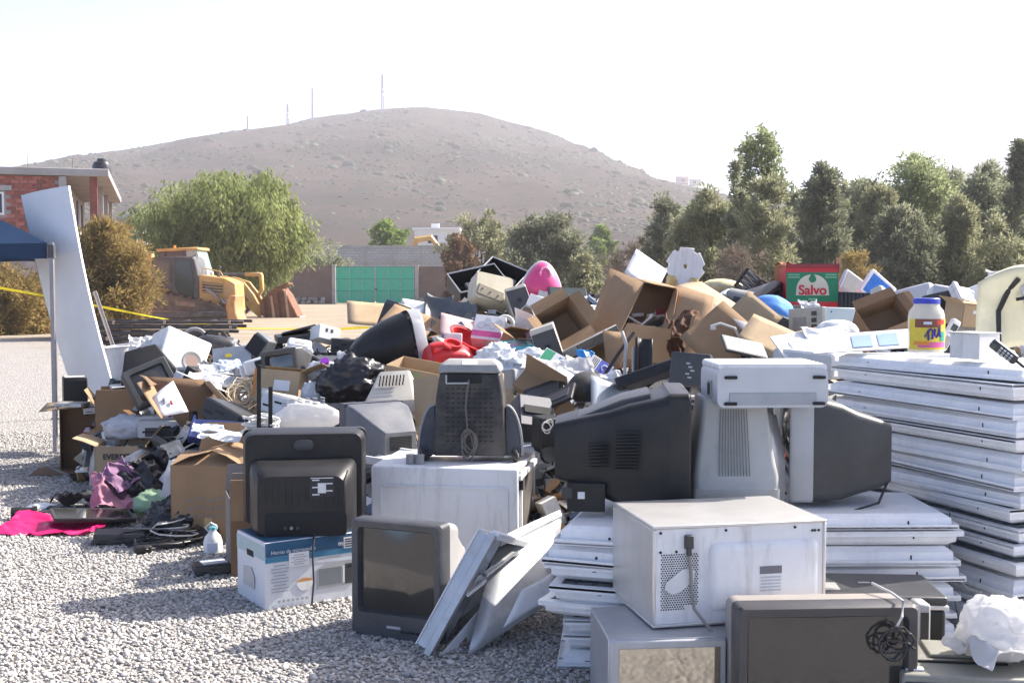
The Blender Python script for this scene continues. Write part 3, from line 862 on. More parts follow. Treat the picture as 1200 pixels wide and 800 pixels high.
MB().tube([Vector((at(164, 292, DD).x - bx, .5, at(164, 292, DD).z)), Vector((at(172, 302, DD).x - bx, .5, at(172, 302, DD).z))], .04, steel, 6).build('exhaust', bd)
# blade: curved plate with depth across the machine
bp_ = [(270, 346), (279, 346), (277, 355), (278, 366), (284, 381), (275, 383), (268, 372), (266, 358)]
bl_ = slab_px('blade', bp_, -0.25, 1.1, mat('blade_tan', hexc('#b98a58'), .6, .2, var=.3, scale=4, dust=.3), bd)
slab_px('push_arm', [(180, 366), (268, 364), (268, 370), (180, 374)], -0.28, -0.12, charcoal, bd)

for k in range(5):
    c = seg_pts([(178 + 18 * k, 374)], DD, bx)[0]
    MB().lathe([(0.03, -.02), (0.12, -.02), (0.13, .05)], dirty_steel, 14).build('roller', bd, (c[0], -.14, c[1] + .02), (90, 0, 0))
def px_tube(name, pts_, y, r, m, parent, D, x0):
    MB().tube([Vector((at(a, b, D).x - x0, y, at(a, b, D).z)) for a, b in pts_], r, m, 6).build(name, parent)
px_tube('lift_cylinder', [(240, 338), (258, 352), (268, 362)], .12, .05, steel, bd, DD, bx)
px_tube('hose', [(238, 335), (250, 342), (262, 356), (268, 360)], .06, .025, charcoal, bd, DD, bx)
px_tube('handrail', [(233, 321), (236, 314), (256, 318), (260, 326)], .3, .02, yel, bd, DD, bx)
px_tube('air_stack', [(250, 326), (250, 314), (252, 312)], .8, .06, charcoal, bd, DD, bx)
px_tube('mirror_arm', [(222, 302), (228, 298), (230, 303)], .2, .02, charcoal, bd, DD, bx)
slab_px('tool_box', [(206, 352), (230, 354), (230, 360), (206, 358)], -.12, .3, mat('mud_brown', (.2, .15, .11), .9, var=.3), bd)
slab_px('mud_guard', [(160, 362), (250, 366), (250, 372), (160, 372)], -.16, -.1, mat('mud_brown', (.2, .15, .11), .9, var=.3), bd)
# wheel loader behind it
DL = 51.0
white_pl0 = mat('lamp_white', (.7, .7, .7), .3)
lx = at(265, 373, DL).x
wl = thing('wheel_loader', 'yellow wheel loader with lowered bucket beneath the weeping tree', 'wheel loader', (lx, DL, 0))
def slab_l(name, outline, y0, y1, m, parent=wl, bev=0.03): return slab_px(name, outline, y0, y1, m, parent, DL, lx, bev)
slab_l('cab_roof', [(183, 291.5), (232, 289.5), (233, 293), (184, 295)], -0.1, 1.9, yel)
lc = slab_l('cab_frame', [(188, 294), (194, 294), (194, 330), (188, 330)], 0.0, 1.8, charcoal)
slab_l('cab_window', [(194, 294), (214, 293.6), (214, 325), (194, 325)], 0.05, 1.75, glass_d, lc, 0)
slab_l('cab_post', [(214, 293.6), (217.5, 293.5), (220, 325), (214, 325)], 0.0, 1.8, charcoal, lc)
slab_l('windscreen', [(217.5, 293.5), (230, 293), (239, 324), (220, 325)], 0.05, 1.75, mat('pale_glass', (0.32, 0.42, 0.42), 0.1, spec=.8), lc, 0)
slab_l('engine_hood', [(150, 322), (240, 322), (252, 330), (252, 352), (150, 350)], 0.1, 1.7, yel)
slab_l('front_frame', [(240, 328), (262, 326), (286, 345), (282, 360), (240, 360)], 0.55, 1.25, charcoal)
for yy in (0.2, 1.35):
    slab_l('lift_arm', [(250, 323), (262, 323), (284, 330), (296, 345), (308, 368), (302, 372), (284, 356), (268, 343), (250, 333)], yy, yy + .22, yel)
MB().prism(seg_pts([(266.5, 330.5), (280, 334), (279, 338.5), (268, 335)], DL, lx), .02, mat('white_decal', (0.7, 0.7, 0.7), .5), Matrix.Translation((0, .17, 0))).build('decal', wl)
slab_l('tilt_link', [(282, 319), (301, 319), (303, 322), (304, 340), (299, 348), (297, 347), (300, 338), (299, 324), (282, 324)], .7, 1.05, yel)
MB().tube([(at(255, 322, DL).x - lx, .85, at(255, 322, DL).z), (at(284, 321.5, DL).x - lx, .85, at(284, 321.5, DL).z)], .09, charcoal, 8).build('tilt_cylinder', wl)
for yy in (-0.15, 1.55):
    for px_ in (180, 268):
        wh = MB().lathe([(0.35, -.25), (0.62, -.27), (0.68, -.2), (0.68, .2), (0.62, .27), (0.35, .25)], rubber, 26).build('wheel', wl, (at(px_, 350, DL).x - lx, yy, 0.68), (90, 0, 0))
        MB().lathe([(0.05, -.2), (0.3, -.22), (0.36, -.24), (0.36, .24), (0.3, .22), (.05, .2)], yel if px_ > 200 else charcoal, 18).build('rim', wh)
        for a in range(18):
            pass
px_tube('lift_cylinder', [(262, 352), (280, 350), (296, 358)], .3, .06, steel, wl, DL, lx)
px_tube('hose', [(250, 330), (262, 338), (276, 340), (290, 352)], .15, .025, charcoal, wl, DL, lx)
px_tube('beacon', [(200, 291), (200, 287)], .6, .07, mat('amber', (.6, .3, .05), .3), wl, DL, lx)
px_tube('headlight', [(246, 320), (249, 320)], .1, .09, white_pl0, wl, DL, lx)
bk = slab_l('bucket', [(306, 352), (320, 339), (331, 337), (338, 346), (350, 371), (343, 375), (318, 376), (306, 368)], -0.2, 1.2, rust)
slab_l('bucket_rib', [(319, 340), (323, 338), (336, 372), (331, 374)], -0.24, -0.2, rust, bk, 0)
slab_l('cutting_edge', [(340, 375), (352, 370), (354, 374), (343, 377.5)], -0.22, 1.22, worn_steel, bk, 0)
for _k in range(4):
    slab_l('bucket_rib', [(310 + 8 * _k, 350 - 3 * _k), (312 + 8 * _k, 349 - 3 * _k), (316 + 8.4 * _k, 375), (313 + 8.4 * _k, 375.5)], -0.26, -0.2, worn_steel if _k % 2 else mat('dark_rust', (.07, .035, .022), .8), bk, 0)
for _k in range(5):
    slab_l('bucket_tooth', [(345, 374), (355, 375), (355, 377), (345, 377.5)], -.18 + .3 * _k, -.08 + .3 * _k, worn_steel, bk, 0)
slab_l('bucket_lip', [(322, 337), (338, 331), (338, 333), (324, 340)], -.1, 1.0, rust, bk, 0)

# stacked steel frames on the ground
blackst = mat('black_primer', (0.03, 0.026, 0.024), 0.55, dust=0.3, dust_col=(0.2, 0.12, 0.08))
DR = 26.5
rx0 = xk(105, DR); rx1 = xk(283, DR)
r_ = random.Random(11)
ords = ['topmost', 'second', 'third', 'fourth', 'fifth', 'lowest']
for k in range(6):
    z = 0.70 - k * 0.115
    xo = (0.35, 0.0, -0.15, -0.4, -0.2, 0.1)[k]
    t = thing('steel_truss', '%s black welded steel frame in the stack before the bulldozer' % ords[k], 'steel truss', ((rx0 + rx1) / 2 + xo * .4, DR + r_.uniform(-.15, .15), z - .05), (0, 0, r_.uniform(-1.5, 1.5)), group='stacked steel frames')
    ln = (rx1 - rx0) * (1.0, 1.0, .95, 0.9, .97, .9)[k]
    for yy in (-.45, .45):
        MB().box((0, yy, 0.03), (ln, .08, .07), blackst).build('rail', t, bev=.008, seg=1)
    for q in range(6):
        MB().box((-ln / 2 + .2 + (ln - .4) * q / 5, 0, 0.03), (.05, .83, .05), blackst).build('crossbar', t)
    for q in range(3):
        MB().box((-ln / 2 + .3 + (ln - .6) * q / 2 + r_.uniform(-.3, .3), -.5, 0.03), (.05, .025, .085), worn_steel).build('bracket', t)
# yellow barrier tape
tp = thing('barrier_tape', 'yellow barrier tape strung across the yard behind the pile', 'barrier tape', (0, 0, 0))
pts = [at(-40, 330, 31), at(60, 348, 31), at(112, 358, 31), at(165, 368.5, 31), at(222, 379, 31), at(285, 384.5, 31), at(390, 386, 31), at(470, 381, 31), at(560, 370, 31), at(680, 352, 31)]
mb = MB(); ym = mat('tape_yellow', hexc('#e8d020'), .5, trans=.3)
for i in range(len(pts) - 1):
    a, b = pts[i], pts[i + 1]
    for q in range(6):
        u0, u1 = q / 6, (q + 1) / 6
        p0, p1 = a.lerp(b, u0), a.lerp(b, u1)
        tw0 = 0.5 + .5 * math.sin((i * 6 + q) * .55); tw1 = 0.5 + .5 * math.sin((i * 6 + q + 1) * .55)
        h0 = Vector((0, .05 * (1 - tw0), .025 + .04 * tw0)); h1 = Vector((0, .05 * (1 - tw1), .025 + .04 * tw1))
        mb.quad([p0 - h0 / 2, p1 - h1 / 2, p1 + h1 / 2, p0 + h0 / 2], ym)
mb.build('ribbon', tp)

# blue canopy tent at the left edge
navy = mat('navy_canopy', hexc('#15304f'), 0.45, var=0.15, scale=3, trans=0.25, bump=.1, bscale=8)
tn = thing('canopy_tent', 'navy blue canopy tent corner at the left edge', 'canopy tent', (0, 0, 0))
c0 = at(55, 287, 11.0); cx_, cy_ = c0.x, 11.0
zt, zb = c0.z + .02, at(55, 302, 11.0).z
pole_x, pole_y = cx_ + .07, cy_ + .02
W_ = 2.9
apex = Vector((cx_ - W_ / 2, cy_ + W_ / 2, zt + 0.85))
ta, tb_ = Vector((-math.cos(R(20.6)), -math.sin(R(20.6)), 0)) * W_, Vector((-math.sin(R(20.6)), math.cos(R(20.6)), 0)) * W_
q0 = Vector((cx_, cy_, zt)); cor = [q0, q0 + tb_, q0 + ta + tb_, q0 + ta]
apex = (cor[0] + cor[2]) / 2 + Vector((0, 0, .8))
cn = MB()
for i in range(4):
    a, b = cor[i], cor[(i + 1) % 4]
    n_ = 10
    rows = []
    for j in range(n_ + 1):
        v = j / n_
        row = []
        for q in range(n_ + 1):
            u = q / n_
            p = a.lerp(b, u).lerp(apex, v)
            sag = -0.10 * math.sin(math.pi * v) * (math.sin(math.pi * u)) - 0.03 * math.sin(math.pi * u) * (1 - v)
            p = p + Vector((0, 0, sag + .012 * fbm(p.x * 4, p.y * 4, p.z * 3)))
            row.append(p)
        rows.append(row)
    cn.loft(rows, navy, False, False, closed=False)
cn.build('canopy', tn, smooth=50)
va = MB()
for i in range(4):
    a, b = cor[i], cor[(i + 1) % 4]
    top, bot = [], []
    for q in range(21):
        u = q / 20; p = a.lerp(b, u)
        wob = .012 * math.sin(q * 1.3 + i)
        nrm = (b - a).normalized().cross(Vector((0, 0, 1)))
        top.append(p + Vector((0, 0, -.03 * math.sin(math.pi * u)))); bot.append(Vector((p.x, p.y, zb + .01 * math.sin(q * .9))) + nrm * (wob + .01))
    va.loft([top, bot], navy, False, False, closed=False)
va.build('valance', tn, smooth=50)
pole_m = mat('tent_pole', (0.30, 0.28, 0.28), 0.45, 0.5)
for i, c in enumerate(cor):
    p = MB()
    p.box((c.x + (.05 if i < 2 else -.05), c.y - .02, zt * .5), (.035, .035, zt), pole_m)
    p.box((c.x + (.05 if i < 2 else -.05), c.y - .02, .01), (.1, .1, .02), pole_m)
    p.box((c.x + (.05 if i < 2 else -.05), c.y - .02, zt - .08), (.055, .055, .12), charcoal)
    p.build('leg', tn)

# tall white laminated panel leaning beside the tent
wpan = mat('white_laminate', (0.76, 0.745, 0.72), 0.30, var=0.06, scale=2, dust=0.15)
pA, pB, pC, pD_ = at(25, 229, 11.75), at(80, 217.5, 11.45), at(137, 470, 10.95), at(92, 478, 11.25)
wpnl = thing('laminate_board', 'tall white laminate panel leaning at the pile edge by the tent', 'board', pD_)
mb = MB()
n1_, n2_ = 10, 6
nrm = (pB - pA).cross(pD_ - pA).normalized()
if nrm.y > 0: nrm = -nrm
top, bot = [], []
for j in range(n1_ + 1):
    v = j / n1_
    row = []; row2 = []
    for i in range(n2_ + 1):
        u = i / n2_
        p = pA.lerp(pB, u).lerp(pD_.lerp(pC, u), v) - pD_
        bow = 0.05 * math.sin(math.pi * v) + .03 * math.sin(math.pi * u)
        row.append(p + nrm * bow); row2.append(p + nrm * (bow - .022))
    top.append(row); bot.append(row2)
vs = [p for r in top for p in r] + [p for r in bot for p in r]
K = n2_ + 1; O = (n1_ + 1) * K
fs = []
for j in range(n1_):
    for i in range(n2_):
        a = j * K + i
        fs += [(a, a + 1, a + 1 + K, a + K), (O + a, O + a + K, O + a + 1 + K, O + a + 1)]
for i in range(n2_):
    fs += [(i, O + i, O + i + 1, i + 1), (n1_ * K + i, n1_ * K + i + 1, O + n1_ * K + i + 1, O + n1_ * K + i)]
for j in range(n1_):
    a = j * K
    fs += [(a, a + K, O + a + K, O + a), (a + n2_, O + a + n2_, O + a + n2_ + K, a + n2_ + K)]
mb.add(vs, fs, wpan)
mb.build('board', wpnl, smooth=30)
ed = MB(); ed.tube([r[0] - nrm * .011 for r in top], .013, mat('alu_edge', (.55, .55, .54), .35, .7), 6); ed.build('edge_strip', wpnl)
# trestle leg holding the panel upright from behind
pr = MB(); mid = (pB + pC) / 2 - pD_
pr.tube([mid - nrm * .03, Vector((mid.x + .25, mid.y + .7, -pD_.z + .02))], .02, pole_m, 6); pr.tube([Vector((pC.x - pD_.x - .2, pC.y - pD_.y + .02, 0)), Vector((pC.x - pD_.x - .2, pC.y - pD_.y + .02, -pD_.z))], .02, pole_m, 6)
pr.build('rear_prop', wpnl)
# ================================================================== BUILDERS FOR THE SCRAP
black_pl = mat('black_plastic', (0.013, 0.013, 0.0135), 0.42, var=0.2, dust=0.14, dust_col=(0.14, 0.125, 0.11), scale=7, spec=.35)
dusty_black = mat('dusty_black_plastic', (0.018, 0.017, 0.017), 0.55, var=0.2, dust=0.6, dust_col=(0.16, 0.145, 0.125), scale=11)
dkgrey_pl = mat('dark_grey_plastic', (0.036, 0.037, 0.039), 0.42, var=0.12, dust=0.15, dust_col=(0.22, .2, .18))
navy_pl = mat('navy_plastic', (0.04, 0.045, 0.062), 0.5, var=0.15, dust=0.4, dust_col=(0.2, 0.19, 0.19))
grey_pl = mat('grey_plastic', (0.28, 0.28, 0.275), 0.5, grime=0.4, var=0.1, dust=0.25)
silver_pl = mat('silver_plastic', (0.42, 0.43, 0.44), 0.38, 0.15, grime=0.3, var=0.08, dust=0.15)
beige_pl = mat('beige_plastic', (0.50, 0.47, 0.40), 0.5, grime=0.4, var=0.08, dust=0.25, scale=3)
putty_pl = mat('putty_plastic', (0.43, 0.43, 0.40), 0.5, grime=0.3, var=0.06, dust=0.2, scale=3)
cream_pl = mat('cream_plastic', (0.58, 0.52, 0.37), 0.5, grime=0.4, var=0.1, dust=0.25, scale=4)
white_pl = mat('white_plastic', (0.72, 0.72, 0.71), 0.45, grime=0.35, var=0.05, dust=0.2, scale=4)
enamel = mat('white_enamel', (0.76, 0.765, 0.77), 0.30, grime=0.45, var=0.05, dust=0.22, scale=3, dust_col=(.4, .38, .35))
fix_white = mat('fixture_white', (0.86, 0.865, 0.875), 0.38, grime=0.18, var=0.05, dust=0.22, scale=5, dust_col=(0.45, 0.43, 0.4))
fix_alu = mat('fixture_aluminium', (0.70, 0.72, 0.73), 0.22, 0.85, var=0.08, scale=5)
zinc = mat('zinc_sheet', (0.48, 0.49, 0.50), 0.4, 0.6, grime=0.4, var=0.15, scale=6, dust=.2)
stainless = mat('stainless', (0.66, 0.64, 0.61), 0.42, 0.75, var=0.10, scale=4, dust=.10, dust_col=(.5, .47, .43))
glass_crt = mat('crt_glass', (0.030, 0.029, 0.025), 0.06, var=0.1, spec=0.85, dust=.12, dust_col=(.12, .11, .1))
card = mat('cardboard', hexc('#94785a'), 0.9, var=0.14, scale=3.5, bump=0.15, bscale=40, grime=.25)
card_d = mat('cardboard_brown', hexc('#7a6048'), 0.9, var=0.16, scale=3.5, bump=0.15, bscale=40, grime=.3)
card_l = mat('cardboard_pale', hexc('#a89274'), 0.9, var=0.14, scale=3.5, bump=0.15, bscale=40, grime=.25)
paper_w = mat('white_paper', (0.80, 0.80, 0.80), 0.85, var=0.06, scale=8, bump=0.2, bscale=14, trans=0.15)
paper_b = mat('bluish_paper', (0.62, 0.67, 0.74), 0.85, var=0.08, scale=8, bump=0.2, bscale=14)
poly_w = mat('white_polythene', (0.80, 0.80, 0.80), 0.3, var=0.05, scale=6, trans=0.5)
poly_c = mat('cloudy_polythene', (0.62, 0.65, 0.70), 0.25, var=0.12, scale=6, trans=0.3)
bag_black = mat('bin_bag', (0.014, 0.014, 0.017), 0.36, var=0.2, scale=6)
pink_pl = mat('hot_pink_plastic', hexc('#e0246e'), 0.3, var=0.12, scale=5, trans=0.2)
red_pl = mat('red_plastic', hexc('#c81e24'), 0.35, var=0.1, scale=5, dust=.12)
cable_k = mat('black_cable', (0.02, 0.02, 0.022), 0.45)
cable_w = mat('white_cable', (0.62, 0.60, 0.56), 0.5)
cable_b = mat('beige_cable', (0.55, 0.47, 0.33), 0.6)
brass = mat('gold_tone', (0.55, 0.42, 0.18), 0.4, 0.5)
dark_hole = mat('dark_void', (0.012, 0.012, 0.013), 0.8)
ink = mat('printed_ink', (0.03, 0.03, 0.035), 0.7)
grey_ink = mat('grey_ink', (0.30, 0.31, 0.33), 0.7)

def rsec(w, h, r, y, cx=0, cz=0, n=4):
    return [(x, y, z) for x, z in rr(w, h, r, n, cx, cz)]

def put(name, label, cat, loc, rot, group=None):
    return thing(name, label, cat, loc, rot, group)

def crt(t, w, h, d, shell=black_pl, bezel=None, prof=None, bez=0.05, chin=0.0, r=0.02, glass=True, vents='back', fd=0.09, screen_m=None):
    """CRT set centred on its origin, screen to -Y. prof: (y fraction, width, height, z shift) from the bezel to the back"""
    bezel = bezel or shell
    y0 = -d / 2
    # front frame with recessed tube
    iw, ih = w - 2 * bez, h - 2 * bez - chin
    cz = chin / 2
    f = MB()
    f.loft([rsec(w, h, r, y0 + fd), rsec(w, h, r, y0 + 0.012), rsec(w - .016, h - .016, r, y0), rsec(iw + .016, ih + .016, .02, y0 + .002, 0, cz), rsec(iw, ih, .018, y0 + 0.028, 0, cz)], bezel, False, False)
    f.build('bezel', t)
    # bulging tube face
    s = MB(); rows = []
    for j in range(9):
        v = j / 8 * 2 - 1
        rows.append([(u * iw / 2 * 1.0, y0 + 0.03 - 0.022 * (1 - u * u * .7) * (1 - v * v * .7), cz + v * ih / 2) for u in [k / 8 * 2 - 1 for k in range(9)]])
    s.loft(rows, screen_m or glass_crt, False, False, closed=False)
    s.build('screen', t, smooth=60)
    prof = prof or [(0.22, 1, 1, 0), (0.3, .97, .96, 0), (0.55, .82, .8, -.02), (0.95, .6, .58, -.05), (1.0, .56, .54, -.05)]
    b = MB()
    secs = [rsec(w * a * .998, h * c * .998, r * 1.6 * a, y0 + d * q, 0, dz * h) for q, a, c, dz in prof]
    b.loft(secs, shell, True, True)
    ho = b.build('rear_housing', t, smooth=32)
    q, a, c, dz = prof[-1]
    vm = MB()
    if vents:
        for k in range(9):
            vm.box((0, y0 + d * q + .001, dz * h + h * c * (.36 - .045 * k)), (w * a * .7, .004, .006), dark_hole)
        vm.build('vent_slots', ho)
    lbm = MB(); lbm.box((w * a * .2, y0 + d * q + .0012, dz * h - h * c * .22), (w * a * .26, .002, h * c * .16), silver_pl if shell in (black_pl, dkgrey_pl) else paper_w); lbm.build('rating_label', ho)
    if chin > 0.02:
        bb = MB()
        for k in range(5):
            bb.box((w * (.08 + .055 * k), y0 - .001, -h / 2 + chin * .55), (.018, .008, .009), dark_hole)
        bb.box((-w * .02, y0 - .0005, -h / 2 + chin * .75), (.07, .004, .012), silver_pl)
        bb.build('buttons', t, bev=.001, seg=1)
    return ho

def wall_panel(mb, a, b, c, d, m, th=0.004):
    a, b, c, d = [Vector(p) for p in (a, b, c, d)]
    n = (b - a).cross(d - a).normalized() * th
    mb.add([a, b, c, d, a - n, b - n, c - n, d - n], [(0, 1, 2, 3), (7, 6, 5, 4), (0, 4, 5, 1), (1, 5, 6, 2), (2, 6, 7, 3), (3, 7, 4, 0)], m)

def carton(t, w, d, h, flaps=(120, 110, 120, 115), m=card, sticker=True, fl=0.48, open_top=True, sag=0.0):
    """cardboard box centred on origin, opening up; flaps = angles outward from closed (front, right, back, left); None leaves one off"""
    hw, hd, hh = w / 2, d / 2, h / 2
    c = [(-hw, -hd), (hw, -hd), (hw, hd), (-hw, hd)]
    for i in range(4):
        (x0, y0), (x1, y1) = c[i], c[(i + 1) % 4]
        mb = MB(); wall_panel(mb, (x0, y0, -hh), (x1, y1, -hh), (x1, y1, hh), (x0, y0, hh), m)
        mb.build('side', t)
    mb = MB(); mb.box((0, 0, -hh + .003), (w - .01, d - .01, .005), m); mb.build('bottom', t)
    tm = mat('parcel_tape', hexc('#b79a6c'), .25, var=.1)
    q_ = random.Random(int(w * 1000 + d * 700 + h * 300))
    MB().box((q_.uniform(-.05, .05) * w, -hd - .0006, -hh + h * .16), (.048, .0008, h * .3), tm).build('tape', t)
    if sticker and q_.random() < .75: MB().box((w * q_.uniform(-.3, .3), -hd - .0008, h * q_.uniform(-.2, .25)), (w * .24, .0008, h * .16), paper_w, rot=(0, q_.uniform(-6, 6), 0)).build('sticker', t)
    if q_.random() < .6: MB().box((hw + .0006, d * q_.uniform(-.2, .2), -h * .1), (.0008, d * .4, h * .2), mat('faded_print', (.24, .2, .17), .9)).build('print_block', t)
    if not open_top:
        mb = MB(); mb.box((0, 0, hh), (w, d, .006), m); mb.box((0, 0, hh + .0045), (w * .99, .05, .001), card_l); mb.build('lid', t); return
    for i, ang in enumerate(flaps):
        if ang is None: continue
        (x0, y0), (x1, y1) = c[i], c[(i + 1) % 4]
        a, b = Vector((x0, y0, hh)), Vector((x1, y1, hh))
        inw = Vector((0, 0, 1)).cross(b - a).normalized()
        L = (d if i % 2 == 0 else w) * fl
        dr = inw * math.cos(R(ang)) + Vector((0, 0, math.sin(R(ang))))
        sl = (b - a).normalized() * min(.02, L * .1)
        m1 = a.lerp(b, .5)
        mb = MB()
        bend = Vector((0, 0, -1)) * sag
        # flap in two strips so it can curl a little
        e0, e1 = a + dr * L * .55 + sl * .5, b + dr * L * .55 - sl * .5
        dr2 = (dr + Vector((0, 0, -.12 - sag)) ).normalized()
        f0, f1 = e0 + dr2 * L * .45 + sl * .5, e1 + dr2 * L * .45 - sl * .5
        wall_panel(mb, a, b, e1, e0, m); wall_panel(mb, e0, e1, f1, f0, m)
        mb.build('flap', t)

def blob(w, d, h, m, name, parent, seed=0, amp=0.22, freq=3.2, sub=4, ridged=True, loc=None, flat=True, top_pinch=0.0):
    bm = bmesh.new(); bmesh.ops.create_icosphere(bm, subdivisions=sub, radius=1)
    for v in bm.verts:
        n = v.co.normalized()
        p = n * freq + Vector((seed * 7.3, seed * 3.1, seed * 1.7))
        if ridged:
            w1 = noise.noise(p * .8) + .5 * noise.noise(p * 1.7)
            q = Vector((p.x * 1.6, p.y * 1.6, p.z * .7)) + Vector((w1, w1, 0)) * .8
            c1 = max(0, 1 - abs(noise.noise(q)) * 4.6); c2 = max(0, 1 - abs(noise.noise(q * 1.9 + Vector((5, 1, 2)))) * 4.6); c3 = max(0, 1 - abs(noise.noise(q * 3.7 + Vector((2, 7, 2)))) * 4)
            k = .8 * w1 - .42 * c1 ** 2 - .22 * c2 ** 2 - .08 * c3 ** 2
        else:
            k = noise.noise(p) + .4 * noise.noise(p * 2.4)
        f = 1 - amp * k
        if top_pinch and n.z > .3: f *= 1 - top_pinch * ((n.z - .3) / .7) * .6; 
        v.co = Vector((n.x * f * w / 2, n.y * f * d / 2, n.z * f * h / 2))
        if top_pinch and n.z > .8: v.co.z += (n.z - .8) * h * top_pinch
        if flat and v.co.z < -h * .36: v.co.z = -h * .36 + (v.co.z + h * .36) * .1
    me = bpy.data.meshes.new(name); bm.to_mesh(me); bm.free()
    me.materials.append(m); me.shade_smooth()
    return link_mesh(name, me, parent, loc)

def crumple(w, d, h, m, name, parent, seed=0, nx=30, ny=26, freq=1.6, loc=None, rot=None, edge=0.25):
    """crumpled sheet of film, cloth or paper"""
    V, F = [], []
    for j in range(ny + 1):
        for i in range(nx + 1):
            u, v = i / nx - .5, j / ny - .5
            ang = math.atan2(v, u); rad = 1 - edge * (0.5 + .5 * noise.noise(Vector((math.cos(ang) * 2, math.sin(ang) * 2, seed * 3.3)))) * (max(abs(u), abs(v)) * 2) ** 2
            p = Vector((u * freq * 2, v * freq * 2, seed * 5.1))
            w1 = noise.noise(p * .6)
            q = p + Vector((w1, -w1, 0)) * .9
            k = .45 + .5 * noise.noise(p * .6) + .30 * max(0, 1 - abs(noise.noise(q * .9)) * 2.2) ** 2 + .09 * max(0, 1 - abs(noise.noise(q * 1.9)) * 2.4) ** 2 - .25
            x = u * w * rad + .06 * w * noise.noise(p * 1.3 + Vector((9, 0, 0)))
            y = v * d * rad + .06 * d * noise.noise(p * 1.3 + Vector((0, 9, 0)))
            V.append((x, y, h * (k * 1.2 - .15)))
    K = nx + 1
    for j in range(ny):
        for i in range(nx): F.append((j * K + i, j * K + i + 1, (j + 1) * K + i + 1, (j + 1) * K + i))
    mb = MB(); mb.add(V, F, m)
    o = mb.build(name, parent, loc, rot, smooth=180)
    sb_ = o.modifiers.new('smooth', 'SUBSURF'); sb_.levels = 1; sb_.render_levels = 1
    s = o.modifiers.new('thickness', 'SOLIDIFY'); s.thickness = 0.0025
    return o

def coil(mb, n, rx, ry, rz, r, m, seed, step=10, loose=.35, M=None):
    r_ = random.Random(seed)
    pts = []
    ph = [r_.uniform(0, 6) for _ in range(6)]
    for k in range(n * step):
        t = k / step * 2 * math.pi
        a = 1 + loose * math.sin(t * .37 + ph[0]); b = 1 + loose * math.cos(t * .29 + ph[1])
        pts.append((rx * a * math.cos(t + .3 * math.sin(t * .21 + ph[2])) + rx * .4 * math.sin(t * .11 + ph[3]), ry * b * math.sin(t) + ry * .4 * math.cos(t * .13 + ph[4]), rz * (math.sin(t * .43 + ph[5]) + math.sin(t * .17))))
    mb.tube(pts, r, m, 5, M)

def device(t, w, d, h, m=grey_pl, front=None, slots=3, feet=True, bev=.008, body='body'):
    """generic slab of equipment: body, front panel, slot lines, feet; front to -Y"""
    b = MB().box((0, 0, 0), (w, d, h), m).build(body, t, bev=bev)
    f = MB()
    f.box((0, -d / 2 - .003, 0), (w * .96, .008, h * .82), front or m)
    fo = f.build('front_panel', t, bev=.002, seg=1)
    g = MB()
    for k in range(slots):
        g.box((-w * .3 + w * .3 * k, -d / 2 - .0075, h * .12 * ((k % 2) * 2 - 1)), (w * .2, .004, max(.004, h * .1)), dark_hole)
    if slots: g.build('slots', fo)['kind'] = 'stuff'
    if feet:
        for sx in (-1, 1):
            for sy in (-1, 1):
                MB().lathe([(.012, 0), (.012, .008)], dark_hole, 10).build('foot', t, (sx * w * .4, sy * d * .4, -h / 2 - .007))
    return b


def pix_panels(name, label, cat, parts):
    """a thing made of flat boards given by four corner points each"""
    c = sum((at(*q) for _, qs, _, _ in parts for q in qs), Vector()) / sum(len(qs) for _, qs, _, _ in parts)
    t = thing(name, label, cat, c)
    for nm, qs, m, th in parts:
        P = [at(*q) - c for q in qs]
        mb = MB(); ctr_ = sum(P, Vector()) / 4; nn = (P[1] - P[0]).cross(P[3] - P[0]).normalized()
        if nn.y > 0: nn = -nn
        # slight bow so that the board does not read as a perfect plane
        n_ = 5; rows = []
        for j in range(n_ + 1):
            rows.append([P[0].lerp(P[1], i / n_).lerp(P[3].lerp(P[2], i / n_), j / n_) + nn * (.012 * math.sin(math.pi * i / n_) * math.sin(2.5 * j / n_ + 1)) for i in range(n_ + 1)])
        mb.loft(rows, m, False, False, closed=False)
        o = mb.build(nm, t, smooth=60); o.modifiers.new('s', 'SOLIDIFY').thickness = th
    return t

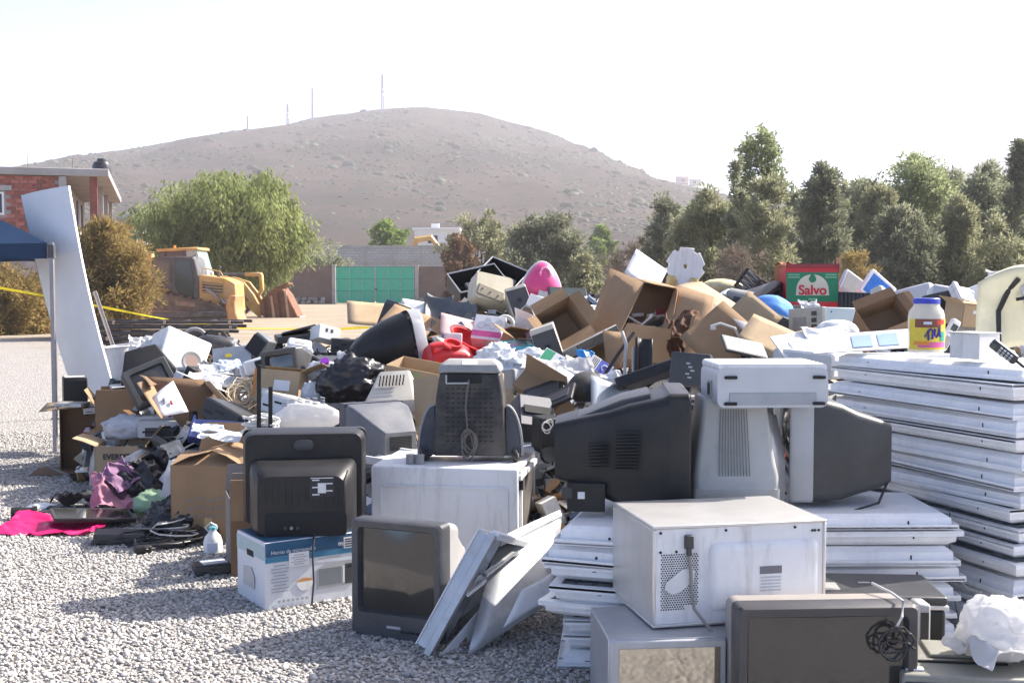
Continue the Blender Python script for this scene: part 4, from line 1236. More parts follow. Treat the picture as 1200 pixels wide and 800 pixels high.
ORD = ['top', 'second', 'third', 'fourth', 'fifth', 'sixth', 'seventh', 'eighth', 'ninth', 'tenth', 'eleventh', 'twelfth', 'thirteenth', 'fourteenth', 'fifteenth', 'sixteenth', 'seventeenth', 'eighteenth', 'nineteenth', 'twentieth']
_fix = {}
def fixture_meshes(L, W):
    if (L, W) in _fix: return _fix[(L, W)]
    fl = MB()          # rim with a raised lip
    for sx in (-1, 1):
        fl.box((sx * (L / 2 - .02), 0, .006), (.04, W, .012), fix_white); fl.box((sx * (L / 2 - .002), 0, .013), (.004, W - .002, .02), fix_white)
    for sy in (-1, 1):
        fl.box((0, sy * (W / 2 - .02), .0065), (L - .08, .04, .012), fix_white); fl.box((0, sy * (W / 2 - .002), .0135), (L - .01, .004, .02), fix_white)
    pan = MB()
    pan.loft([rsec2(L - .045, W - .045, .013), rsec2(L - .05, W - .05, .052), rsec2(L - .10, W - .11, .071)], fix_white, False, True)
    lou = MB()
    for k in range(7):
        lou.box((0, (k - 3) * (W - .1) / 7, .022), (L - .09, .003, .03), fix_alu)
    for k in range(9):
        lou.box(((k - 4) * (L - .1) / 9, 0, .02), (.003, W - .09, .026), fix_alu)
    hole = MB()
    for sx in (-1, 1):
        hole.lathe([(.006, 0), (.006, .004)], dark_hole, 10, Matrix.Translation((sx * (L / 2 - .0265), .08, .030)) @ Matrix.Rotation(sx * math.pi / 2, 4, 'Y'))
        hole.box((sx * (L / 2 - .0245), -.1, .03), (.004, .016, .004), dark_hole)
    for sy in (-1, 1):
        hole.box((L * .33, sy * (W / 2 - .0245), .03), (.007, .004, .018), dark_hole); hole.box((-L * .3, sy * (W / 2 - .0245), .03), (.022, .004, .003), dark_hole)
    _fix[(L, W)] = [('rim', fl.mesh('rim')), ('pan', pan.mesh('pan', 25)), ('louvre', lou.mesh('louvre', 0)), ('clip', hole.mesh('clip', 0))]
    return _fix[(L, W)]
def rsec2(w, d, z):
    return [(-w / 2, -d / 2, z), (w / 2, -d / 2, z), (w / 2, d / 2, z), (-w / 2, d / 2, z)]
def fixture(L, W, label, M, group):
    t = thing('light_fixture', label, 'light fixture', group=group)
    t.location, t.rotation_euler = M.to_translation(), M.to_euler()
    t.scale = (1, 1, random.Random(label).uniform(.82, 1.06))
    for nm, me in fixture_meshes(L, W):
        o = link_mesh(nm, me, t)
        if nm == 'clip': o['kind'] = 'stuff'
    return t
def stack_of(n, L, W, base, yaw, desc, group, seed, pitch=.085, jit=.02, jy=2.0, flip=True, z0=0.0, lean=(0, 0)):
    r_ = random.Random(seed)
    for k in range(n):
        z = z0 + pitch * k
        M = Matrix.Translation((base[0] + r_.uniform(-jit, jit) + lean[0] * k, base[1] + r_.uniform(-jit, jit) + lean[1] * k, z)) @ Matrix.Rotation(R(yaw + r_.uniform(-jy, jy)), 4, 'Z') @ Matrix.Rotation(R(r_.uniform(-.6, .6)), 4, 'Y') @ Matrix.Rotation(R(r_.uniform(-.8, .8)), 4, 'X')
        if flip and r_.random() < .4:
            M = M @ Matrix.Translation((0, 0, .071)) @ Matrix.Rotation(math.pi, 4, 'X')
        i = n - 1 - k
        fixture(L, W, '%s white light fixture from the top of %s' % (ORD[i] if i else 'topmost', desc) if i else 'topmost white light fixture of %s' % desc, M, group)
    return z0 + pitch * n

# ================================================================== THE FRONT ROW, LEFT TO RIGHT
# microwave carton on the gravel
def yawm(deg): return Matrix.Rotation(R(deg), 4, 'Z')
blue_band = mat('carton_blue', hexc('#3f7896'), 0.4, var=.1, scale=4)
blue_band2 = mat('carton_navy', hexc('#2c5472'), 0.4, var=.1, scale=4)
carton_w = mat('carton_white', (0.60, 0.62, 0.66), 0.45, var=.05, scale=4, dust=.1)
cw, cd, ch = .50, .38, .33
pc = ground_at(311, 716)
yaw = 33
mc = thing('microwave_carton', 'white and blue printed microwave carton under the big television', 'carton', (pc.x, pc.y, 0), (0, 0, yaw))
cb = MB().box((cw / 2, cd / 2, ch / 2 + .002), (cw, cd, ch), carton_w).build('box', mc, bev=.004)
F_ = -0.0012
pr_ = MB(); pr_.box((cw / 2, F_, ch - .035), (cw - .004, .002, .07), blue_band2); pr_.box((cw / 2, F_, ch - .085), (cw - .004, .002, .026), blue_band)
pr_.box((-.0012, cd / 2, ch - .05), (.002, cd - .004, .07), mat('carton_pale_teal', (.35, .45, .47), .5))
pr_.box((cw / 2, cd / 2, ch + .0035), (cw - .02, cd - .02, .002), blue_band2)
pr_.build('blue_band', cb)
pm = MB()   # printed microwave picture
pm.prism([(.27, .07), (.46, .075), (.49, .12), (.49, .20), (.31, .195), (.27, .17)], .002, silver_pl, Matrix.Translation((0, -.0035, 0)))
pm.box((.34, -.0042, .128), (.12, .0012, .085), mat('print_grey', (.17, .19, .2), .4)); pm.box((.445, -.0042, .13), (.05, .0012, .10), mat('print_dark', (.05, .055, .06), .4))
pm.box((.413, -.0046, .13), (.009, .0012, .085), white_pl); pm.box((.445, -.0048, .165), (.03, .001, .012), dark_hole)
pm.build('printed_picture', cb)
bo = MB(); bo.prism([(.155 + .045 * math.cos(a), .10 + .045 * math.sin(a)) for a in [math.pi + k * math.pi / 10 for k in range(11)]], .002, white_pl, Matrix.Translation((.05, -.0035, .02)))
bo.prism([(.205 + .042 * math.cos(a), .12 + .018 * math.sin(a)) for a in [k * math.pi / 10 for k in range(11)]], .0022, mat('print_orange', (.55, .27, .1), .5), Matrix.Translation((0, -.0035, 0)))
bo.build('printed_bowl', cb)
MB().box((.175, -.0035, .235), (.105, .002, .068), paper_w).build('sticker', cb); MB().box((.45, -.0035, .285), (.07, .002, .055), paper_w).build('sticker', cb)
lines = MB()
for k in range(9): lines.box((.075, -.0032, .215 - .016 * k), (.09 * (1 if k % 3 else .7), .0012, .004), grey_ink)
for k in range(5): lines.box((.175, -.005, .256 - .011 * k), (.09 * (.9 if k % 2 else .6), .0008, .003), grey_ink)
for k in range(4): lines.box((.45, -.005, .303 - .012 * k), (.058, .0008, .006), ink)
for k in range(7): lines.box((.07 + .024 * k, -.0032, .038), (.012, .0012, .012), grey_ink)
lines.box((.34, -.0032, .222), (.12, .0012, .004), grey_ink)
lines.build('small_print', cb)['kind'] = 'stuff'
text_mesh('lettering', 'Horno de microondas', .026, carton_w, cb, face_front(.03, -.0035, ch - .05), align='LEFT')
text_mesh('lettering', 'mabe', .032, carton_w, cb, face_front(.42, -.0035, ch - .045), bold=.0006)
MB().box((-.0025, cd * .5, ch * .76), (.004, .085, .03), dark_hole).build('hand_hole', cb, bev=.001)
sp = MB(); sp.prism([(-.09, .0), (.06, .0), (.06, .09), (-.05, .10), (-.09, .06)], .002, silver_pl, Matrix.Translation((-.0035, cd * .58, .08)) @ Matrix.Rotation(math.pi / 2, 4, 'Z'))
sp.build('side_picture', cb)

# big television, back to the camera, on the carton
tv = thing('television', 'large black television seen from behind on the microwave carton', 'television', (0, 0, 0))
Mt = Matrix.Translation(Vector((pc.x, pc.y, 0))) @ yawm(yaw)
ctr = at(356, 566, 6.08); ctr.z = ch + .248
tv.location = ctr; tv.rotation_euler = (0, 0, R(180 + 7))
tw, th_, td_ = .635, .49, .46
ho = crt(tv, tw, th_, td_, black_pl, prof=[(.2, 1, 1, 0), (.3, .985, .985, 0), (.42, .95, .97, 0), (.46, .93, .95, 0)], vents=None, r=.03)
y0 = -td_ / 2
bb = MB()
bb.loft([rsec(.54, .36, .04, y0 + .2, 0, -.07), rsec(.53, .36, .05, y0 + .30, 0, -.075), rsec(.49, .335, .06, y0 + .40, 0, -.085), rsec(.43, .30, .06, y0 + .455, 0, -.095)], black_pl, True, True)
bo_ = bb.build('rear_bulge', tv, smooth=40)
rb = MB()
for k in range(14):
    x = -.21 + .42 * k / 13
    rb.tube([(x * 1.08, y0 + .395, .07), (x, y0 + .452, .03), (x, y0 + .456, -.08)], .0045, black_pl, 6)
rb.build('ribs', bo_)
rc = MB(); rc.loft([rsec(.40, .12, .02, y0 + .456, -.02, -.185), rsec(.37, .10, .02, y0 + .459, -.02, -.185)], dark_hole, False, True)
rc.build('socket_recess', bo_)
sk = MB()
for k in range(3): sk.lathe([(.008, 0), (.008, .012), (.004, .012)], (dkgrey_pl, grey_pl, dkgrey_pl)[k], 10, Matrix.Translation((.02 + .03 * k, y0 + .459, -.2)) @ Matrix.Rotation(-math.pi / 2, 4, 'X'))
sk.build('sockets', bo_)
lb = MB(); lb.box((-.10, y0 + .4565, .0), (.12, .003, .10), ink); lb.box((-.10, y0 + .4585, -.005), (.04, .002, .05), paper_w)
for k in range(5): lb.box((-.135 if k % 2 else -.07, y0 + .4585, .035 - .018 * k), (.035, .002, .006), paper_w)
lb.box((-.10, y0 + .4585, .045), (.11, .002, .004), paper_w)
lb.build('rating_label', bo_)
em = MB(); em.loft([rsec(.11, .062, .031, y0 + .21, 0.0, .175, 6), rsec(.10, .054, .027, y0 + .228, 0, .175, 6), rsec(.06, .03, .015, y0 + .234, 0, .175, 6)], dkgrey_pl, False, True)
em.build('cable_hook', ho)
for x, z in ((-.27, .2), (.27, .2), (.19, .22), (-.19, .22)): MB().box((x, y0 + .212, z), (.018, .006, .014), dark_hole).build('screw_hole', ho)
cd_ = MB(); cd_.tube([(-.06, y0 + .455, -.22), (-.06, y0 + .51, -.255), (-.055, y0 + .535, -.33), (-.06, y0 + .54, -.45), (-.05, y0 + .545, -.56), (-.09, y0 + .6, -.592), (-.16, y0 + .62, -.594), (-.2, y0 + .58, -.593)], .005, cable_k, 6)
cd_.build('power_cord', tv)

# cardboard flap and grey box behind the carton's left
p = ground_at(262, 660)
t = thing('grey_carton', 'narrow grey cardboard box beside the microwave carton', 'carton', (p.x + .10, 6.72, .20), (0, 0, 18))
carton(t, .16, .3, .38, (100, None, 95, None), mat('grey_board', (.20, .185, .175), .9), fl=.5)

# front television facing us
p = ground_at(472, 748)
t = thing('television', 'charcoal television facing the camera on the gravel', 'television', (at(490, 700, 5.44).x, 5.44, .266), (0, 0, -23))
crt(t, .455, .53, .44, mat('grey_tv_side', (.32, .315, .31), .45, var=.1, dust=.3), mat('charcoal_bezel', (.05, .052, .058), .42, dust=.12), prof=[(.2, 1, 1, 0), (.42, .98, .95, -.02), (.5, .9, .85, -.05), (.9, .66, .6, -.12), (1, .6, .55, -.12)], bez=.043, chin=.075, r=.022)

# white enamelled cooker lying behind
ap = thing('white_cabinet', 'white enamelled appliance cabinet with open dark side', 'appliance', (0, 0, 0))
fr_ = at(607, 640, 6.25)
ap.location = (fr_.x, 6.25, 0); ap.rotation_euler = (0, 0, R(-9))
aw, ad, ah = .80, .62, .605
MB().box((-aw / 2, .02, ah / 2), (aw, .04, ah), enamel).build('front_panel', ap, bev=.012)
fp = ap.children[0]
g = MB()
for zz, hh_ in ((.50, .012), (.16, .012)): g.box((-aw / 2, -.004, zz), (aw * .86, .012, hh_), enamel)
for xx in (-aw * .93, -aw * .07): g.box((xx, -.004, .33), (.012, .012, .33), enamel)
g.build('pressed_edge', fp, bev=.004)
MB().box((-aw / 2, ad / 2 + .03, ah - .012), (aw, ad, .024), enamel).build('top_panel', ap, bev=.006)
MB().box((-aw + .012, ad / 2 + .03, ah / 2), (.024, ad, ah - .03), enamel).build('side_panel', ap)
MB().box((-aw / 2, ad + .03, ah / 2), (aw, .02, ah - .03), zinc).build('back_panel', ap)
MB().box((-.02, ad / 2 + .03, ah / 2 - .01), (.02, ad - .02, ah - .05), mat('oven_side', (.045, .04, .036), .6, dust=.3)).build('inner_side', ap)
for zz in (ah - .05, .05): MB().box((.0, ad / 2 + .02, zz), (.03, ad, .03), enamel).build('frame_rail', ap, bev=.004)
MB().box((.0, .06, ah / 2), (.03, .03, ah - .03), enamel).build('frame_post', ap, bev=.004)
MB().box((.012, .045, ah - .09), (.02, .03, .05), dark_hole).build('hinge', ap)
MB().box((-aw / 2, ad / 2, .02), (aw - .05, ad - .05, .03), zinc).build('base', ap)
tube_ = MB(); tube_.lathe([(.026, 0), (.026, .05), (.02, .05)], grey_pl, 16)
for k in (0, 1): link_mesh('knob_cap', tube_.mesh('knob_cap'), ap, (-.605 + .05 * k, .10, ah + .001))

# dark wheeled appliance standing on the cabinet
dt = thing('heater', 'dusty black wheeled heater standing upright with coiled cord', 'heater', (at(550, 490, 6.5).x, 6.5, ah + .002), (0, 0, -4))
hw_, hh_ = .40, .56
body = MB()
body.loft([[(-.20, 0, .03), (.20, 0, .03), (.20, .22, .03), (-.20, .22, .03)], [(-.185, 0, .35), (.185, 0, .35), (.185, .21, .35), (-.185, .21, .35)], [(-.165, .005, .485), (.165, .005, .485), (.165, .2, .485), (-.165, .2, .485)]], dusty_black, True, True)
bo2 = body.build('back_cover', dt, bev=.012)
top = MB(); top.loft([rsec(.335, .03, .01, -.004, 0, 0), ], grey_pl, True, True) if False else None
top.loft([[(x, y, .486) for x, y in ((-.175, -.006), (.175, -.006), (.175, .21), (-.175, .21))], [(x, y, .53) for x, y in ((-.165, .01), (.165, .01), (.165, .2), (-.165, .2))], [(x, y, .555) for x, y in ((-.13, .05), (.13, .05), (.13, .17), (-.13, .17))]], grey_pl, True, True)
top.build('top_cap', dt, bev=.015, seg=3)
MB().box((0, .028, .542), (.08, .05, .004), paper_w, rot=(25, 0, 0)).build('sticker', dt)
for s_ in (-1, 1):
    fl_ = MB(); poly = [(s_ * .185, .03)] + [(s_ * (.195 + .085 * math.cos(a)), .03 + .27 * math.sin(a)) for a in [k * math.pi / 16 for k in range(9)]]
    fl_.prism(poly, .16, navy_pl, Matrix.Translation((0, .04, 0))); fl_.build('side_fin', dt, bev=.006)
    ar = MB(); ar.tube([(s_ * (.2 + .088 * math.cos(a)), .05, .03 + .275 * math.sin(a)) for a in [k * math.pi / 16 for k in range(9)]], .008, grey_pl, 6); ar.build('fin_trim', dt)
    for yy in (.04, .2):
        wh = MB().lathe([(.006, -.014), (.03, -.016), (.034, -.01), (.034, .01), (.03, .016), (.006, .014)], black_pl, 20).build('caster', dt, (s_ * .25, yy - .02, .033), (0, 80, 0 if s_ > 0 else 20))
        MB().lathe([(.008, -.019), (.014, -.018), (.014, .018), (.008, .019)], grey_pl, 12).build('hub', wh)
hn = MB(); hn.box((-.03, -.003, .455), (.19, .012, .05), dark_hole); hn.build('handle_recess', dt)
hb = MB(); hb.tube([(-.125, -.012, .43), (.0, -.014, .432)], .005, silver_pl, 6); hb.tube([(-.125, -.012, .43), (-.125, -.008, .475)], .005, silver_pl, 6); hb.build('handle_trim', dt)
gv = MB()
for k in range(9):
    for q in range(12): gv.box((-.12 + .03 * k, -.001, .40 - .026 * q), (.018, .004, .005), dark_hole)
gv.build('vent_slots', bo2)
co = MB(); co.tube([(.0, -.012, .45), (-.012, -.016, .38), (-.018, -.016, .30), (-.01, -.016, .2), (-.012, -.018, .14)], .006, mat('dusty_cord', (.12, .11, .1), .6), 6)
coil(co, 5, .036, .062, .004, .0045, mat('dusty_cord', (.12, .11, .1), .6), 5, 14, .18, M=Matrix.Translation((-.005, -.022, .095)) @ Matrix.Rotation(math.pi / 2, 4, 'X'))
co.build('cord', dt)

# leaning silver troffer
P1, P2, P3 = Vector((-.36, 5.0, .01)), Vector((-.094, 5.06, .49)), Vector((.19, 5.62, .51))
u = (P2 - P1).normalized(); v = (P3 - P2); v = (v - u * v.dot(u)).normalized(); n = u.cross(v)
if n.y > 0: n = -n
LU, LV = .58, .68
lt = thing('light_fixture', 'battered silver light fixture leaning on its edge, reflector side out', 'light fixture')
MM = Matrix((( *v, 0), (*u, 0), (*n, 0), (0, 0, 0, 1))).transposed(); MM.translation = P1
lt.location, lt.rotation_euler = MM.to_translation(), MM.to_euler()
# local: x along v (depth), y along u (up the lean), z toward the viewer
f = MB()
for a, b, c_, d_ in ((0, LU / 2, .03, LU), (LV, LU / 2, .03, LU)): f.box((a, b, .0), (c_, d_, .035), zinc)
for b in (0, LU): f.box((LV / 2, b, .001), (LV - .03, .03, .035), fix_white if b else zinc)
f.build('rim', lt, bev=.003, seg=1)
MB().box((LV / 2, LU / 2, -.075), (LV - .02, LU - .02, .004), fix_white).build('pan', lt)
g = MB()
for a in (.02, LV - .02): g.box((a, LU / 2, -.04), (.004, LU - .03, .07), zinc)
for b in (.02, LU - .02): g.box((LV / 2, b, -.04), (LV - .04, .004, .07), fix_alu)
g.build('pan_side', lt)
rf = MB()
for k in range(3):
    c0_ = .12 + .18 * k
    rf.loft([[(c0_ + .085 * math.cos(a), y, -.07 + .05 * abs(math.cos(a)) ** 2) for a in [q * math.pi / 8 for q in range(9)]] for y in (.03, LU - .03)], fix_alu, False, False, closed=False)
rf.build('reflector', lt, smooth=60)
dr = thing('x', None, None) if False else None
# loose end plate with lamp-holder notches, and a white cover sheet
poly = [(0, 0), (.60, 0), (.60, .05)]
for k in range(5):
    x = .52 - .11 * k
    poly += [(x + .02, .05), (x + .02, .085), (x - .035, .085), (x - .035, .05)]
poly += [(0, .05)]
ep = MB(); ep.prism([(x, z) for x, z in poly], .004, fix_white, Matrix.Translation((.06, .02, .05)) @ Matrix.Rotation(R(38), 4, 'Z') @ Matrix.Rotation(math.pi / 2, 4, 'Y') @ Matrix.Rotation(math.pi / 2, 4, 'Z') if False else Matrix.Translation((.05, .03, .035)) @ Matrix.Rotation(R(52), 4, 'Z') @ Matrix.Rotation(R(70), 4, 'X'))
ep.build('lamp_holder_plate', lt)
MB().box((.36, .30, -.02), (.34, .30, .003), fix_white, rot=(12, -10, 20)).build('ballast_cover', lt)
br_ = MB(); br_.tube([(.03, .3, .02), (.2, .36, .0), (.34, .42, -.02)], .008, fix_white, 6); br_.tube([(.1, .40, .02), (.3, .52, .02), (.58, .53, .0)], .012, fix_alu, 8); br_.build('bracket', lt)

pix_panels('fixture_cover', 'pale sheet metal cover leaning behind the silver light fixture', 'metal cover', [
    ('sheet', [(580, 640, 5.35), (658, 601, 5.75), (650, 702, 5.3), (547, 770, 5.0)], zinc, .004),
    ('folded_edge', [(574, 636, 5.33), (655, 598, 5.73), (658, 604, 5.72), (580, 643, 5.32)], fix_white, .006),
    ('white_patch', [(612, 690, 5.14), (650, 668, 5.34), (646, 700, 5.22), (590, 735, 5.02)], fix_white, .003)])
# two low stacks of fixtures in the middle
GA = 'low centre stacks of white light fixtures'
zA = stack_of(3, .62, .62, (at(688, 700, 4.95).x + .22, 5.12), -6, 'the lower heap at the centre stack corner', GA, 21, pitch=.0730, jit=.02, jy=4, z0=.0)
zA2 = stack_of(5, 1.22, .61, (at(676, 650, 5.3).x + .30, 5.30), 72, 'the centre stack under the black television', GA, 22, pitch=.0770, jit=.028, jy=4, z0=zA)
zB = stack_of(8, 1.22, .61, (at(930, 640, 5.3).x + .04, 5.34), 2, 'the centre stack under the monitors', GA, 23, pitch=.0775, jit=.022, jy=2)

# tall stack at the right edge
GC = 'tall right hand stack of white light fixtures'
e0, e1 = Vector((1.665, 6.3)), Vector((2.16, 5.04))
ax = (e1 - e0).normalized(); nv = Vector((-ax.y, ax.x)) * 1
if nv.x < 0: nv = -nv
mid = (e0 + e1) / 2 + nv * .305
yawC = math.degrees(math.atan2(ax.y, ax.x))
zC = stack_of(16, 1.30, .61, (mid.x, mid.y), yawC, 'the tall stack at the right edge', GC, 24, pitch=.0772, jit=.022, jy=2.4)

# black television on its side of the stack, screen to the right
zt_ = max(zA2, .67)
t = thing('television', 'big black television on the fixture stack, screen turned right', 'television', (at(728, 520, 5.2).x, 5.22, zA2 + .002 + .262), (0, 0, 86))
hb_ = crt(t, .58, .525, .57, black_pl, black_pl, prof=[(.15, .99, .99, 0), (.2, .96, .95, -.01), (.45, .88, .84, -.02), (.6, .80, .72, -.02), (.9, .66, .52, .0), (1, .60, .46, .0)], bez=.04, chin=.07, r=.03)
mb = MB(); mb.loft([rsec(.36, .05, .024, -.12, 0, .228), rsec(.34, .06, .03, .0, 0, .195), rsec(.30, .04, .02, .14, 0, .145), rsec(.2, .02, .01, .24, 0, .115)], dkgrey_pl, True, True); mb.build('top_hump', t, smooth=60)
mb = MB()
for k in range(12): mb.box((-.283 + .004 * max(0, k - 6), -.02 + .0 * k, .1 - .014 * k), (.02, .10, .005), dark_hole, rot=(0, 0, 5))
for k in range(8): mb.box((-.255, .1, .05 - .014 * k), (.02, .08, .005), dark_hole, rot=(0, 0, 11))
mb.build('side_vents', hb_)
mb = MB(); mb.box((-.225, .15, -.18), (.06, .16, .12), black_pl); mb.box((-.258, .17, -.17), (.004, .03, .03), white_pl); mb.box((-.258, .23, -.16), (.006, .045, .045), dkgrey_pl); mb.build('socket_box', t, bev=.005)

# beige monitor lying on its face
t = thing('monitor', 'pale putty computer monitor lying on its face beside the black television', 'monitor', (at(855, 525, 5.2).x, 5.2, zB + .005 + .235), (90, 0, 0))
hb_ = crt(t, .37, .36, .47, putty_pl, putty_pl, prof=[(.19, 1, 1, 0), (.2, .985, .985, 0), (.3, .985, .98, 0), (.42, .93, .90, -.01), (.6, .86, .8, -.01), (.97, .74, .70, -.01), (1, .70, .66, -.01)], bez=.03, chin=.04, r=.018, fd=.09)
mb = MB()
for k in range(11): mb.tube([(-.075 + .013 * k, -.09, .176), (-.073 + .0125 * k, .0, .162), (-.068 + .0118 * k, .10, .142), (-.064 + .011 * k, .19, .131)], .0022, mat('groove_grey', (.2, .2, .19), .7), 4)
mb.build('top_grooves', hb_)

# silver-backed monitor facing left
t = thing('monitor', 'dark grey computer monitor with pale bezel facing left', 'monitor', (at(974, 530, 5.42).x, 5.4, zB + .005 + .235), (0, 0, -93))
hb_ = crt(t, .46, .47, .46, dkgrey_pl, silver_pl, prof=[(.22, .99, .99, 0), (.3, .97, .96, -.01), (.5, .93, .9, -.03), (.66, .8, .78, -.05), (.9, .66, .64, -.06), (1, .58, .56, -.06)], bez=.04, chin=.05, r=.025, fd=.10)
mb = MB(); mb.tube([(.12, .22, -.15), (.20, .16, -.235), (.235, .05, -.26), (.25, .06, -.42), (.26, .08, -.52)], .006, cable_k, 6); mb.build('power_cord', t)
# bent grey sheet wedged between the two monitors
t = thing('metal_offcut', 'narrow bent grey offcut wedged between the two monitors', 'metal sheet', (at(911, 540, 5.1).x, 5.12, zB + .01), (0, 0, 0))
mb = MB(); mb.loft([[(-.02, 0, 0), (.05, .05, 0)], [(-.03, 0, .2), (.055, .07, .18)], [(-.05, .02, .40), (.02, .1, .38)]], zinc, False, False, closed=False); o = mb.build('sheet', t); o.modifiers.new('s', 'SOLIDIFY').thickness = .004

# printer lying on top of the beige monitor
zp = zB + .452
t = thing('printer', 'white and grey desktop printer resting across the two monitors', 'printer', (at(897, 445, 5.1).x, 5.16, zp + .076), (0, 0, 3))
lg = mat('light_grey_plastic', (.50, .52, .54), .42, var=.05, dust=.12)
b = MB(); b.loft([rsec(.47, .165, .03, -.17), rsec(.475, .17, .035, -.15), rsec(.475, .17, .035, .15), rsec(.45, .16, .03, .18)], lg, True, True); bo3 = b.build('body', t, smooth=40)
MB().box((.0, -.172, -.045), (.37, .006, .05), mat('mid_grey_plastic', (.33, .35, .37), .45)).build('lower_panel', t, bev=.002)
lid = MB(); lid.loft([rsec(.46, .03, .014, -.165, 0, .086), rsec(.465, .034, .014, .15, 0, .086)], white_pl, True, True); lid.build('lid', t)
for x, z in ((-.18, .045), (.195, .045), (-.18, -.065), (.195, -.065)): MB().box((x, -.176, z), (.055, .012, .014), dark_hole).build('foot_pad', t, bev=.005, seg=3)
MB().lathe([(.02, 0), (.026, .004), (.026, .012)], silver_pl, 20).build('socket', t, (-.237, -.05, 0.0), (0, 90, 0))
mb = MB(); mb.box((-.240, -.05, -.01), (.012, .06, .07), grey_pl); mb.box((-.247, -.05, -.01), (.004, .04, .05), dark_hole); mb.build('side_port', t, bev=.006)

# microwave with its back to us, on top of the mirrored one
zm = .345
t = thing('microwave', 'stainless microwave with white back panel turned to the camera', 'microwave', (at(765, 700, 4.25).x, 4.25, zm), (0, 0, 12))
mw, md, mh = .675, .50, .37
sh = MB(); T_ = .012
sh.box((mw / 2, md / 2, mh - T_ / 2), (mw, md, T_), stainless); sh.box((mw / 2, md / 2, T_ / 2), (mw, md, T_), stainless)
for x in (T_ / 2, mw - T_ / 2): sh.box((x, md / 2, mh / 2), (T_, md - .001, mh - 2 * T_), stainless)
sh.build('shell', t, bev=.004)
bp2 = MB(); bp2.box((mw / 2, .012, mh / 2), (mw - 2 * T_ - .001, .012, mh - 2 * T_ - .001), enamel); bpo = bp2.build('back_panel', t)
eb = MB(); eb.loft([rsec(.43, .25, .03, .006, .43, .175, 5), rsec(.41, .23, .028, -.008, .43, .175, 5), rsec(.37, .19, .025, -.010, .43, .175, 5)], enamel, False, True); eb.build('embossed_panel', bpo, smooth=50)
vh = MB()
for i in range(15):
    for j in range(25):
        x, z = .034 + .0095 * i + (.0047 if j % 2 else 0), .065 + .0083 * j
        if z < .075 and x > .12: continue
        vh.add([(x + .0034 * math.cos(a), .0052, z + .0034 * math.sin(a)) for a in [q * math.pi / 3 for q in range(6)]], [(0, 1, 2, 3, 4, 5)], dark_hole)
o = vh.build('vent_holes', bpo, smooth=0); o['kind'] = 'stuff'
cvr = MB(); cvr.prism([(.045, .14), (.07, .12), (.10, .125), (.155, .165), (.16, .20), (.14, .215), (.11, .21), (.05, .165)], .006, white_pl, Matrix.Translation((0, -.002, 0))); cvr.build('vent_cover', bpo, bev=.002)
sb = MB(); sb.box((.45, -.0115, .195), (.085, .002, .028), mat('label_grey', (.16, .16, .18), .5))
for k in range(5): sb.box((.45, -.0115, .168 - .012 * k), (.08, .0018, .005), mat('label_pale', (.45, .47, .5), .5))
sb.build('rating_label', bpo)
scr = MB()
for x, z in ((.03, .345), (.28, .345), (.55, .345), (.30, .03), (.62, .33), (.63, .33), (.645, .33), (.03, .275), (.09, .275)): scr.lathe([(.005, 0), (.005, .004)], dark_hole, 8, Matrix.Translation((x, .0065, z)) @ Matrix.Rotation(math.pi / 2, 4, 'X'))
scr.build('screws', bpo)
mb = MB(); mb.box((.135, -.002, .31), (.032, .022, .05), dkgrey_pl); mb.box((.135, -.004, .275), (.018, .018, .03), dkgrey_pl); mb.build('plug', t, bev=.004)
mb = MB(); mb.tube([(.135, -.004, .27), (.14, -.012, .2), (.142, -.012, .13), (.15, -.02, .07), (.2, -.05, .0), (.25, -.09, -.07), (.275, -.12, -.15), (.24, -.10, -.24), (.21, -.10, -.30), (.28, -.13, -.335)], .0065, mat('grey_cord', (.22, .21, .2), .5), 8); mb.build('power_cord', t)

# mirrored microwave below it
t = thing('microwave', 'low microwave with mirrored door under the stainless one', 'microwave', (at(714, 760, 4.12).x, 4.12, 0.0), (0, 0, 5))
w2, d2, h2 = .56, .42, .34
MB().box((w2 / 2, d2 / 2 + .02, h2 / 2), (w2, d2, h2), mat('pale_steel_case', (.45, .46, .48), .35, .5, dust=.15)).build('case', t, bev=.006)
dr_ = MB(); dr_.box((.21, .008, h2 / 2), (.415, .022, h2 - .006), silver_pl); dro = dr_.build('door', t, bev=.006)
MB().box((.215, -.0045, h2 / 2 - .004), (.36, .004, h2 - .05), mat('mirror_glass', (.44, .42, .38), .04, 1.0, var=.02)).build('mirror_pane', dro)
MB().box((.49, .008, h2 / 2), (.135, .022, h2 - .006), black_pl).build('control_panel', t, bev=.004)
mb = MB()
for i in range(3):
    for j in range(4): mb.box((.455 + .035 * i, -.005, .06 + .035 * j), (.022, .004, .018), dkgrey_pl)
mb.build('keypad', t)

# television at the bottom right
t = thing('television', 'grey-brown television at the lower right with cord over its corner', 'television', (at(968, 760, 4.0).x, 4.24, .243), (0, 0, 3))
tvm = mat('brown_grey_bezel', (.048, .046, .048), .4, dust=.12, dust_col=(.2, .18, .16))
crt(t, .63, .50, .46, mat('taupe_case', (.30, .27, .24), .45, dust=.3), tvm, prof=[(.2, 1, 1, 0), (.45, .98, .97, -.01), (.55, .9, .86, -.04), (.92, .64, .6, -.1), (1, .6, .55, -.1)], bez=.044, chin=.03, r=.02)
mb = MB(); coil(mb, 4, .05, .045, .008, .0045, cable_k, 3, loose=.3, M=Matrix.Translation((.235, -.255, .12)) @ Matrix.Rotation(math.pi / 2, 4, 'X'))
mb.tube([(.22, -.25, .17), (.24, -.262, .22), (.25, -.245, .268), (.245, -.15, .272), (.23, .0, .268)], .0045, cable_w, 6); mb.build('hanging_cord', t)

